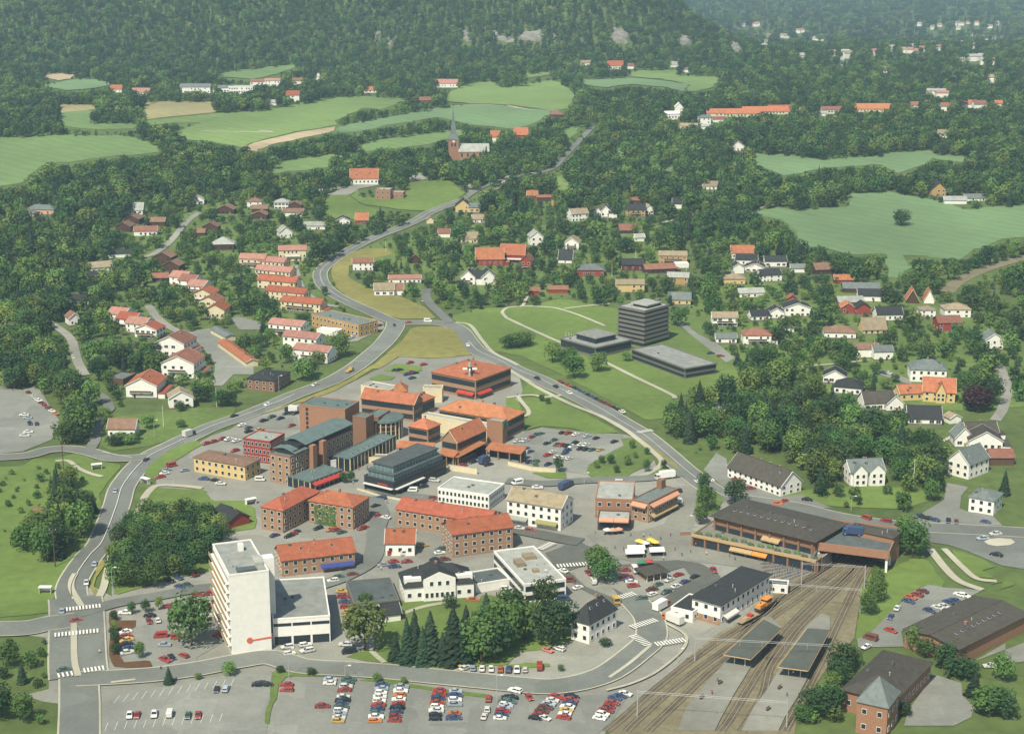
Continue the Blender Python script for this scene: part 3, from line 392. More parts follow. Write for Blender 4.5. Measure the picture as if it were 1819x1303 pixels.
(7,-303.5,1910.9,30,0.00,27,12,8,'flat',0,'roof_lgrey','white','g2'),
(7,-293.6,2007.9,30,0.00,28,10,4,'gable',2.4,'roof_terra','white','g1'),
(7,-279.2,1990.9,30,0.00,18,10,7,'gable',2,'roof_pink','white','g2'),
(7,-252.2,2007.4,30,0.00,12,9,5,'gable',3,'roof_terra','white','g1'),
(7,-234.9,2070.6,30,0.00,8,8,5,'gablep',4,'roof_slate','white','g1'),
(7,-235,1827.5,30,0.00,14,9,7,'gable',4,'roof_red','white','g2'),
(7,-252.7,1789.2,30,0.00,11,8,3,'gable',2.4,'roof_lgrey','white',''),
(7,-159.5,1918.8,30,0.00,14,9,3,'gable',3.4,'roof_orange','white','g1'),
(7,-75.9,1979.2,30,0.00,26,10,5,'gable',4,'roof_pink','white','g1'),
(7,-93.8,1811,30,0.14,22,10,3,'gable',3,'roof_terra','wood',''),
(7,95.7,2220.2,32.8,0.00,14,9,5,'gable',3,'roof_tan','white','g1'),
(7,132.5,2195.3,31.4,0.00,20,10,5,'gable',6,'roof_red','white','g1'),
(7,211,2217.7,32.7,0.00,11,8,3,'gable',3.6,'roof_lgrey','white',''),
(7,220.7,2165,30.4,0.00,10,7,4,'gable',2,'roof_brown','white',''),
(7,152.7,2200.4,31.7,0.00,8,7,4,'gable',3,'roof_terra','white',''),
(8,-15.5,1542,23.6,0.00,8,8,5,'gable',5,'roof_orange','white',''),
(8,8.2,1565.5,24.6,0.00,13,10,3,'gable',6,'roof_orange','red',''),
(8,43.9,1674.5,28.5,0.00,13,12,5,'pyramid',5,'roof_brown','wood',''),
(8,157.4,1673.4,28.5,0.17,15,10,6,'gable',2,'white','white','g1'),
(8,166.9,1699.8,29.1,0.00,8,8,9,'gablep',4,'white','white','g1'),
(8,166.8,1615.3,26.6,-0.14,20,8,3,'gable',2,'roof_tan','cream',''),
(8,186.2,1646.6,27.7,0.00,13,9,6,'gable',2,'roof_slate','white','g2'),
(8,185.1,1611.1,26.5,0.00,10,8,3,'gable',1.6,'roof_lgrey','white',''),
(8,200.9,1650.7,27.8,0.10,12,8,4,'gable',2,'roof_terra','white',''),
(8,212.2,1698.6,29,0.03,36,12,3.5,'gable',3.6,'roof_orange','cream','g1'),
(8,230.1,1694.5,28.9,0.03,34,12,3.5,'gable',3.6,'roof_orange','cream','g1'),
(8,254.8,1712.4,29.3,0.07,46,12,3.5,'gable',4,'roof_orange','cream','g1'),
(8,272.3,1723.3,29.5,0.07,26,12,3.5,'gable',4,'roof_red','cream','g1'),
(8,199.4,1494.9,21.3,0.00,11,8,5,'gablep',4,'roof_black','white','g1'),
(8,158.1,1334.3,12.5,0.00,13,8,3.6,'gable',3,'roof_tan','white','g1'),
(8,322.9,1716.8,29.4,0.00,21,10,4,'gable',3,'roof_terra','white','g1'),
(8,290.2,1713.1,29.4,0.00,8,7,4,'gable',2,'roof_tan','white',''),
(8,306,1699.7,29.1,0.10,18,8,3,'gable',1.4,'roof_lgrey','white',''),
(8,366.7,1731.7,29.6,0.00,40,13,3.5,'gable',4.6,'roof_orange','cream','g1'),
(8,413.5,1757,29.9,0.00,13,9,4,'gable',3,'roof_terra','white',''),
(8,444.3,1738.9,29.7,0.00,12,9,5,'gable',3,'roof_terra','white',''),
(8,474.7,1765.8,30,0.00,15,9,4,'gable',3.6,'roof_orange','white',''),
(8,483.5,1757,29.9,0.14,14,9,5,'gable',3.4,'roof_terra','white',''),
(8,506,1769.2,30,0.00,10,8,4,'gable',3,'roof_orange','white',''),
(8,398.8,1564.5,24.6,0.00,11,8,4,'gable',3,'roof_tan','white',''),
(8,332.7,1311.7,11.2,0.00,11,10,6,'gablep',5,'roof_black','ochre','g2'),
(8,339.3,1284.3,9.8,0.00,17,8,3,'gable',2.4,'roof_lgrey','white',''),
(8,358.4,1292.4,10.3,0.10,20,8,3,'gable',2.4,'roof_slate','white','g1'),
(8,470.3,1891.4,30,-0.17,22,10,5,'gable',2,'roof_lgrey','white',''),
(8,471.8,1868.3,30,0.00,14,9,5,'gable',2,'roof_pink','white','')]
FAR_HOUSES=[(587,4116),(557,3729),(588,3729),(644,3866),(656,3889),(509,3444),(644,3638),(654,3612),(455,2428),(508,2631),(469,2396),(435,2270),(871,4090),(574,2594),(584,2562),(588,2551),(588,2534),(625,2675),(593,2509),(616,2562),(656,2631),(976,4116),(975,3987),(1017,4090),(1064,4143),(1082,4143),(1035,3987),(1113,4198),(1119,4143),(1122,4038),(1168,4143),(886,3396),(755,2814),(1003,3751),(1010,3663),(1028,3663),(627,2352),(629,2339),(639,2352),(648,2366),(629,2281),(639,2281),(597,2281),(519,2466),(472,2165),(582,2061),(568,2034),(395,2338),(591,3707),(473,2428),(579,4100),(550,4090),(504,3444)]
LOTS=['in the big car park at the bottom edge', 'in the marked lot at lower left', 'in the planted lot left of the white slab block', 'in front of the white annex', 'in the line beside the dark flat shed', 'parked along the kerb by the firs', 'driving on the road', 'parked along the straight road below the office tower', 'in the car park beside the orange-roofed centre', 'by the brick corner building', 'on the square before the cafe', 'in the yard of the L-shaped brick office', 'beside the small red-roofed house', 'beside the white villa', 'in the station forecourt', 'in the narrow lot beside the railway bank', 'at the right edge by the wide hall', 'by the right-hand road', 'by the office tower', 'in the lot at the left edge', 'by the yellow shop', 'beside the big brick hall', 'behind the shopping centre', 'beside the dark stepped store', 'by the ochre workshop']
CARS=[(0,-67.7,465.4,0.00,'rs'),(0,-67.2,461.8,0.00,'rw'),(0,-55.4,451.1,0.00,'rs'),(0,-55,468.9,0.00,'ss'),(0,-54.9,466.4,0.00,'ws'),(0,-49.4,468.9,0.00,'gs'),(0,-49.6,466.5,0.00,'gs'),(0,-49.8,464.1,0.00,'wh'),(0,-50,461.8,0.00,'rs'),(0,-49.9,457.3,0.00,'ws'),(0,-49.9,455,0.00,'ks'),(0,-49.9,452.8,0.00,'bh'),(0,-49.9,450.5,0.00,'gs'),(0,-49.9,448.3,0.00,'ww'),(0,-49.9,446.1,0.00,'ss'),(0,-49.9,443.9,0.00,'ws'),(0,-49.9,441.8,0.00,'yh'),(0,-39,465.4,0.00,'bs'),(0,-39,462.7,0.00,'ss'),(0,-39,460,0.00,'wh'),(0,-39.1,457.3,0.00,'ws'),(0,-39.1,454.7,0.00,'ww'),(0,-39.1,452,0.00,'rs'),(0,-39.2,449.4,0.00,'bs'),(0,-39.2,446.9,0.00,'gh'),(0,-39.2,444.3,0.00,'ws'),(0,-39.3,441.8,0.00,'ow'),(0,-33.1,464,0.00,'ss'),(0,-33.2,461.2,0.00,'ws'),(0,-33.3,458.4,0.00,'oh'),(0,-33.4,455.6,0.00,'ws'),(0,-33.4,452.9,0.00,'rw'),(0,-33.5,450.2,0.00,'ks'),(0,-33.6,447.5,0.00,'bs'),(0,-33.7,444.8,0.00,'rh'),(0,-33.8,442.2,0.00,'rs'),(0,-21.7,461.6,0.00,'rs'),(0,-21.7,458.9,0.00,'rs'),(0,-21.8,456.2,0.00,'bh'),(0,-21.9,453.5,0.00,'rs'),(0,-21.9,450.9,0.00,'ww'),(0,-22,448.3,0.00,'ws'),(0,-22.1,445.7,0.00,'ks'),(0,-22.1,443.1,0.00,'kh'),(0,-16.8,461.1,0.00,'ss'),(0,-16.8,458.1,0.00,'bs'),(0,-16.8,455.1,0.00,'wh'),(0,-16.8,452.2,0.00,'ss'),(0,-16.8,446.4,0.00,'os'),(0,-16.8,443.6,0.00,'bs'),(0,-6.9,455.9,1.54,'rh'),(0,-7.2,449,1.54,'wh'),(0,-8,444.5,1.40,'ws'),(0,-1.2,456.8,0.00,'ks'),(0,-1.6,454.6,0.00,'gs'),(0,-2,452.3,0.00,'wh'),(0,-2.4,450.1,0.00,'ss'),(0,-2.7,447.9,0.00,'rw'),(0,-3.1,445.7,0.00,'bs'),(0,-3.5,443.6,0.00,'ws'),(0,1,461.4,-0.59,'ww'),(0,5.1,456.8,-1.28,'rh'),(0,-0.3,456.4,0.00,'ks'),(0,-0.9,453.8,0.00,'gs'),(0,-1.6,451.3,0.00,'ss'),(0,13,457.3,-0.33,'rs'),(0,11.9,455,-0.32,'ws'),(0,10.8,452.6,-0.32,'ss'),(0,9.8,450.3,-0.32,'ns'),(0,8.7,448.1,-0.32,'ns'),(0,7.7,445.8,-0.32,'rs'),(0,6.7,443.6,-0.32,'ks'),(0,17.6,457.3,-0.33,'ks'),(0,17.2,455,-0.32,'rs'),(0,16.7,452.8,-0.32,'bs'),(0,16.2,450.6,-0.32,'ws'),(0,15.8,448.4,-0.32,'ys'),(0,15.3,446.2,-0.32,'ws'),(0,14.9,444,-0.32,'rs'),(0,9.5,443.6,-0.72,'ws'),(0,33.6,459.2,-0.43,'ws'),(0,32,457.8,-0.43,'bs'),(0,30.4,456.4,-0.43,'bs'),(0,29.4,453.1,-0.43,'rs'),(0,28.3,450.7,-0.42,'rh'),(0,27.3,448.3,-0.42,'rs'),(0,26.2,445.9,-0.42,'wh'),(0,25.2,443.6,-0.42,'ws'),(1,-110.5,445.4,1.67,'ws'),(1,-108.3,445.4,1.67,'rs'),(1,-103.5,446,1.66,'ws'),(1,-99,446,1.65,'wv'),(1,-93.6,445.1,1.64,'gs'),(1,-90.7,445.3,1.64,'rs'),(1,-88.2,462.1,1.63,'ks'),(1,-85.5,462.5,1.62,'sw'),(1,-75.9,465.4,0.00,'ks'),(1,-73.8,465.4,0.00,'ks'),(1,-74.8,465.9,0.00,'ks'),(2,-124.7,503.8,0.50,'ws'),(2,-123.8,500.6,0.50,'rs'),(2,-123,497.5,0.49,'ys'),(2,-122.2,494.3,0.49,'ks'),(2,-121.4,491.3,0.49,'bs'),(2,-120.6,488.2,0.49,'ws'),(2,-118.8,512.5,-1.25,'rs'),(2,-116.1,513.1,-1.26,'ws'),(2,-112.6,500.7,0.25,'rv'),(2,-110.1,494.1,0.00,'ss'),(2,-107.1,499.6,0.00,'rv'),(2,-107.7,483,-0.67,'rs'),(2,-106,484.8,-1.08,'ks'),(2,-102.5,486.1,-0.68,'rw'),(2,-93.8,501.8,0.00,'rs'),(2,-98.2,517.2,0.00,'ws'),(2,-100.1,525.5,0.00,'rs'),(2,-102.6,535.7,0.00,'rs'),(2,-106.8,534.7,0.00,'rs'),(2,-115,524.9,0.00,'rs'),(2,-111.6,553.3,-0.73,'rs'),(2,-116.5,550.2,-0.72,'bs'),(2,-119.1,547.6,-0.72,'ks'),(2,-114.2,541.6,-0.60,'bs'),(2,-111.8,543.2,-0.60,'gs'),(2,-128.2,519.5,0.00,'ws'),(2,-119.6,517.2,0.00,'ks'),(3,-71,492.5,0.36,'ww'),(3,-65.5,494.1,0.36,'ww'),(3,-69.7,487.7,0.36,'ww'),(3,-64.4,489.6,0.36,'ww'),(3,-52.7,494.3,0.00,'ww'),(3,-51.2,488.8,0.24,'kv'),(4,-58.2,537.8,0.00,'ys'),(4,-57.2,533.2,0.00,'rw'),(4,-56.3,528.8,0.00,'bs'),(4,-55.3,524.4,0.00,'rw'),(4,-54.3,520,0.00,'ys'),(4,-53.4,515.7,0.00,'yw'),(4,-52.5,511.5,0.00,'rs'),(4,-51.6,507.4,0.00,'rw'),(5,-14.9,479.4,0.88,'ys'),(5,-14.4,476.8,0.87,'ws'),(5,-12,476.8,1.55,'sh'),(5,-9.2,476.6,1.54,'ws'),(5,-6.4,476.3,1.54,'wh'),(5,-3.6,476.1,1.53,'os'),(5,-0.9,475.8,1.53,'bh'),(5,-1,475.8,1.53,'bh'),(5,1.5,475.8,1.52,'ws'),(5,4,475.8,1.52,'wh'),(5,8.5,477.6,1.51,'rv'),(5,11.3,490,-0.63,'ps'),(5,14.9,491.1,-0.63,'ww'),(6,-148.6,562.7,1.62,'ss'),(6,-147.3,545.4,1.77,'ws'),(6,-149.4,520.7,1.82,'ss'),(6,-142.9,513.3,0.39,'rs'),(6,-137.2,475.8,0.48,'gs'),(6,-159.2,641.5,1.70,'ss'),(6,-155.1,681.8,1.27,'ks'),(6,-128,746.4,0.90,'ks'),(6,-115.2,765.1,0.90,'ws'),(6,-115.3,765.8,0.99,'ws'),(6,-96.7,799.5,1.06,'ws'),(6,-66.2,924.1,-1.39,'ks'),(6,-58.7,931,0.21,'rs'),(6,-23.7,878.6,-1.40,'ws'),(6,-114.3,1124.1,1.29,'ks'),(6,-35.3,948.6,-1.31,'ks'),(6,21.5,796.4,-1.09,'ks'),(6,27.8,785.5,-1.09,'ws'),(6,12.6,811.4,-1.09,'ks'),(6,44,652.1,0.00,'wv'),(6,142.5,607,-0.58,'rw'),(6,135.8,610.1,-0.81,'rv'),(6,180.6,593.2,0.26,'ws'),(6,174.5,588.3,0.25,'ss'),(6,175,571.9,-0.57,'ks'),(6,71.2,556.9,-1.50,'rs'),(6,-47.8,934.4,0.00,'wv'),(6,-229.2,853.6,-1.23,'ws'),(7,24.2,806.1,-1.05,'rs'),(7,27.5,799.5,-1.05,'rs'),(7,30.8,793.1,-1.10,'ks'),(7,32.7,789.3,-1.10,'bs'),(7,34.7,785.6,-1.10,'gs'),(7,36.6,781.8,-1.10,'ks'),(7,38.5,778.2,-1.10,'bs'),(7,40.3,774.5,-1.10,'ks'),(7,42.2,770.9,-1.10,'ns'),(7,44,767.3,-1.10,'ns'),(7,45.9,763.8,-1.10,'rs'),(7,47.7,760.3,-1.10,'ks'),(7,49.5,756.8,-1.10,'ks'),(7,51.2,753.3,-1.10,'ws'),(8,22.4,720.5,0.85,'ks'),(8,25.1,719.8,0.85,'rs'),(8,28.4,717.7,0.84,'ws'),(8,33.3,715.2,0.84,'ss'),(8,37.2,712.4,0.83,'ks'),(8,15.3,704.7,0.85,'ks'),(8,18.4,709.3,0.85,'gs'),(8,19.7,702.7,0.84,'ns'),(8,21.8,702.3,0.84,'rs'),(8,24.1,701.1,0.84,'ks'),(8,26.2,700.2,0.83,'ws'),(8,27.5,705.1,0.84,'ks'),(8,30,702.7,0.83,'ws'),(8,32.2,702.3,0.83,'ws'),(8,29.8,697,0.83,'ks'),(8,32.1,696.2,0.83,'ks'),(8,34.7,695.6,0.83,'gs'),(8,38.1,695.6,0.82,'ys'),(8,15.4,688.2,0.83,'rs'),(8,17.6,692.2,0.84,'ws'),(8,23.8,694.6,0.83,'bs'),(8,22.8,691,0.83,'bs'),(8,19.5,685.1,0.83,'ws'),(8,21.7,684.3,0.83,'ws'),(8,24.3,683.5,0.83,'ws'),(8,2.9,685.7,0.84,'ws'),(8,4.4,690,0.84,'ws'),(8,6,691.6,0.84,'ws'),(8,7.8,693,0.84,'bs'),(8,5.7,697.6,0.85,'bs'),(8,2.3,707.8,0.86,'ws'),(8,4.2,708.9,0.86,'ws'),(8,5.8,708.5,0.85,'ws'),(8,8.4,713.5,0.86,'rs'),(8,10.6,717.3,0.86,'gs'),(8,12.9,719,0.86,'gs'),(8,44.9,707.2,0.83,'ks'),(8,9.8,678.9,0.83,'bs'),(8,4.7,680.4,0.84,'ks'),(8,15.1,675.5,0.83,'ks'),(8,7.4,678.9,0.83,'ks'),(9,2.2,651.5,0.55,'wv'),(9,10.2,645.9,0.00,'ws'),(9,67.5,642.4,-1.60,'ks'),(9,66.1,628.8,-1.50,'wv'),(10,7.1,597,-0.40,'rw'),(10,2.8,599.2,-0.28,'ws'),(11,-88.4,591.7,0.76,'bs'),(11,-83.1,590.9,0.76,'ks'),(11,-80.9,595.4,0.76,'bs'),(11,-82,592.7,0.76,'rs'),(11,-73.1,599.2,0.76,'kw'),(11,-68.1,597.7,0.75,'os'),(11,-66.2,597.7,0.75,'rs'),(11,-63.8,595.1,0.75,'gs'),(11,-56.2,599.2,0.74,'rs'),(11,-53.2,623.8,0.76,'ks'),(11,-48.4,610.9,-0.51,'ws'),(11,-52.1,612.5,0.75,'rs'),(12,-43.1,573.1,0.27,'rv'),(12,-38.2,573.1,0.27,'wv'),(12,-42.6,565.4,0.27,'rs'),(12,-37.7,565.4,0.27,'rs'),(12,-41.7,560.6,0.27,'bs'),(12,-32.7,581.3,0.27,'ys'),(12,-26.3,573.8,0.27,'ws'),(12,-25.7,577.6,0.27,'gs'),(12,-27.3,566.8,0.27,'ks'),(12,-24.3,567.5,0.27,'ns'),(12,-55.7,552.9,0.26,'ns'),(12,-62.2,547.6,0.26,'ww'),(12,-60.5,550.6,0.26,'gs'),(12,-45.9,562,0.27,'ss'),(13,-15.2,534.4,0.00,'rs'),(13,-13.2,530.3,0.00,'os'),(13,-6.5,544.5,-1.41,'ks'),(13,-1.9,540.3,0.00,'ww'),(13,-1.5,545,0.00,'rs'),(14,39.6,557.3,0.00,'rs'),(14,43.4,556.6,-1.42,'wv'),(14,40,551,0.00,'rs'),(14,40.8,548,0.00,'bs'),(14,41.4,546.1,0.00,'ws'),(14,41.9,542.9,0.25,'rs'),(14,58.4,552.9,0.64,'rs'),(14,54.7,548,0.76,'ws'),(14,63.9,551,0.76,'ks'),(14,59.9,546.1,0.86,'bs'),(14,56.6,542,0.76,'ws'),(14,50.4,543.8,0.63,'gs'),(14,48,539.4,0.63,'ns'),(14,52.7,537.2,0.76,'gs'),(14,47.9,535.3,0.76,'ww'),(14,43.8,531.2,0.25,'gw'),(14,18.1,556.3,-0.83,'ws'),(14,19.8,547.4,0.00,'nv'),(14,22.6,541,0.65,'ws'),(14,28.1,546.1,-1.39,'wv'),(14,26.9,554.6,-1.17,'rs'),(14,17.5,531,0.00,'bv'),(15,140.4,537.8,-0.76,'ns'),(15,137.8,534.9,-0.75,'rs'),(15,135,532.4,-0.75,'os'),(15,133.5,529.1,-0.74,'bs'),(15,128.5,523.1,1.14,'ws'),(15,124.7,516,1.14,'bs'),(15,138.7,521.3,-0.84,'bs'),(15,142.1,523.9,-0.84,'ws'),(15,144.5,524.9,-0.85,'ws'),(15,146.9,528.5,-0.85,'bs'),(15,149.1,529.7,-0.85,'bs'),(15,152.3,534.7,-0.86,'ws'),(15,153.6,534,-0.86,'ws'),(15,122.4,505.1,-0.81,'rs'),(15,114.6,499,-0.70,'nv'),(15,112,492.5,0.76,'ws'),(16,152.1,483,0.00,'rs'),(16,147.3,478.4,0.00,'ws'),(17,156.4,612.8,0.63,'gs'),(17,159.2,609.6,-0.59,'ks'),(17,161.3,608.1,-0.59,'bs'),(17,166.4,607,-1.82,'ks'),(17,169.2,606.2,-1.82,'ns'),(17,180.4,606.2,-0.60,'bs'),(17,157.6,611.2,-0.59,'ks'),(17,116.7,631.3,-0.30,'ks'),(17,107.3,629.6,0.66,'rs'),(17,104,626.3,-0.30,'os'),(17,189.4,821.4,-0.74,'ws'),(17,187.4,822.2,-0.74,'bs'),(17,91.9,656.9,-0.59,'rs'),(17,93.2,653.3,-0.59,'ns'),(17,96.2,645,0.28,'rs'),(17,96.3,764.6,0.88,'ss'),(17,98.8,768.2,0.88,'bs'),(17,100.3,764.1,0.88,'bs'),(17,100.7,773.1,0.89,'ys'),(17,103,769.4,0.88,'ss'),(17,113.4,781.7,0.76,'ws'),(17,115.4,778.7,0.76,'rs'),(17,109.1,769.4,0.75,'os'),(17,108.5,780.5,0.76,'bs'),(18,109.3,856,0.36,'rw'),(18,104.7,861.9,0.36,'bs'),(19,-233.5,785.5,-0.70,'ns'),(19,-230.7,780.9,-0.70,'ws'),(19,-227.9,776.4,-0.70,'ws'),(19,-225.1,772,-0.69,'ws'),(19,-222.4,767.6,-0.69,'ns'),(19,-219.6,763.3,-0.69,'rs'),(19,-216.9,759,-0.69,'ns'),(19,-214.3,754.7,-0.69,'ws'),(19,-211.6,750.5,-0.69,'os'),(19,-225.5,748.2,0.00,'ws'),(19,-222.6,743.6,0.00,'ss'),(19,-219.2,734.7,-1.25,'ks'),(19,-215.9,734.2,-1.25,'bs'),(19,-216.2,721.6,0.00,'ws'),(19,-216.3,716.2,0.00,'ws'),(20,-143.2,673.6,0.63,'rv'),(20,-143.9,668.5,0.62,'ss'),(20,-143.9,663.9,0.62,'ws'),(20,-144.7,659.3,0.62,'rs'),(20,-136.3,667.9,0.62,'ss'),(20,-126.4,656.9,-0.15,'bs'),(20,-121.4,655.1,-0.15,'ks'),(20,-118.4,650.8,-0.15,'ws'),(20,-108.2,672.2,-0.15,'rv'),(20,-103.1,655.7,-0.15,'wv'),(20,-133.6,704.7,0.87,'rs'),(20,-130.7,707.8,0.87,'rs'),(20,-127.4,712,0.87,'rs'),(20,-124.8,710.5,0.87,'ws'),(20,-121.1,708.5,0.87,'ws'),(20,-119.5,694.6,0.86,'rs'),(20,-113.2,739.1,0.88,'ks'),(20,-122.2,732,0.88,'ws'),(20,-118.7,728.1,0.88,'gs'),(20,-117.9,722.6,0.87,'ks'),(20,-113.4,724.8,0.87,'ys'),(21,-113.4,739.1,0.88,'ks'),(21,-110.6,744.8,0.88,'gs'),(21,-106.3,742.5,0.88,'ks'),(21,-104.4,750.5,0.88,'ks'),(21,-102.5,751,0.88,'ks'),(21,-100.5,751,0.88,'ks'),(21,-99.7,731.3,0.87,'rs'),(22,-52.6,842.6,0.68,'rs'),(22,-45.4,838.9,0.68,'rs'),(22,-59.3,827.7,0.68,'ks'),(22,-57.2,827.7,0.68,'ks'),(22,-50.8,824.1,0.67,'rs'),(22,-52.7,819.5,0.67,'bs'),(22,-48.9,822.2,0.67,'ks'),(22,-49.8,812.7,0.67,'gs'),(23,-40.1,642.4,0.00,'wv'),(23,-36,647.1,0.56,'ks'),(23,-31.7,654.8,-0.30,'ww'),(23,-31.1,633,0.00,'rh'),(23,-51.8,633.8,-0.41,'bw'),(23,-20.6,674.1,0.77,'rs'),(23,-16.5,678.9,0.77,'ks'),(23,-9.9,675.5,0.77,'ks'),(24,-86.9,899.9,1.10,'ws'),(24,-83.4,902.5,1.09,'rv'),(24,-80.7,905.7,1.09,'wv'),(24,-77,919,1.10,'ks'),(24,-74.4,924.1,1.10,'rs'),(24,-87.6,895.4,1.10,'ws')]
LORRIES=[('orange-cabbed delivery lorry with white box nearest the crossing',52.6,512.5,0,2.29,'ow',8.2),
('orange-cabbed delivery lorry with white box beside the station annex',49.9,523.7,0,0.89,'ow',7.6),
('white box lorry parked near the zebra crossings of the straight road',62.8,658.4,0,-2.80,'ww',8.5),
('blue box lorry on the parking deck over the railway',123,573.1,7.6,2.85,'bb',7.5),
('yellow pickup lorry turning by the black-roofed house',35,529.7,0,-1.43,'yy',5.6),
('pale box lorry beside the big brick hall',-102.5,754,0,2.82,'kw',6.5),
('blue lorry under the orange canopy of the shopping centre',-11.7,678.9,0,1.02,'bb',6.5),
('yellow delivery van driving on the main road',-82.2,824.9,0,1.12,'yy',5.4),
('dark lorry with white cab roof coming up the main road',-143.3,716.2,0,0.89,'bw',6.2),
('blue bus standing behind the white shop house',21.8,646.8,0,0.97,'bb',8.5)]
PLACES=['beside the white slab block', 'right of the white annex', 'in the fir group before the white villa', 'in the dark grove by the white villa', 'left of the black-roofed white house', 'on the corner by the station forecourt', 'in the plaza beside the red awning', 'in the dense grove left of the L-shaped brick office', 'among the young street trees by the planted lot', 'in the verge of the bottom road', 'on the grass island of the centre car park', 'by the corner of the station mall', 'right of the parking deck over the railway', 'on the railway bank', 'around the dark-roofed brick school', 'beside the yellow villa with orange roof', 'on the lawn below the office tower', 'beside the ochre workshop', 'alone in the wide green field', 'right of the brown hip-roofed house', 'around the road fork at left']
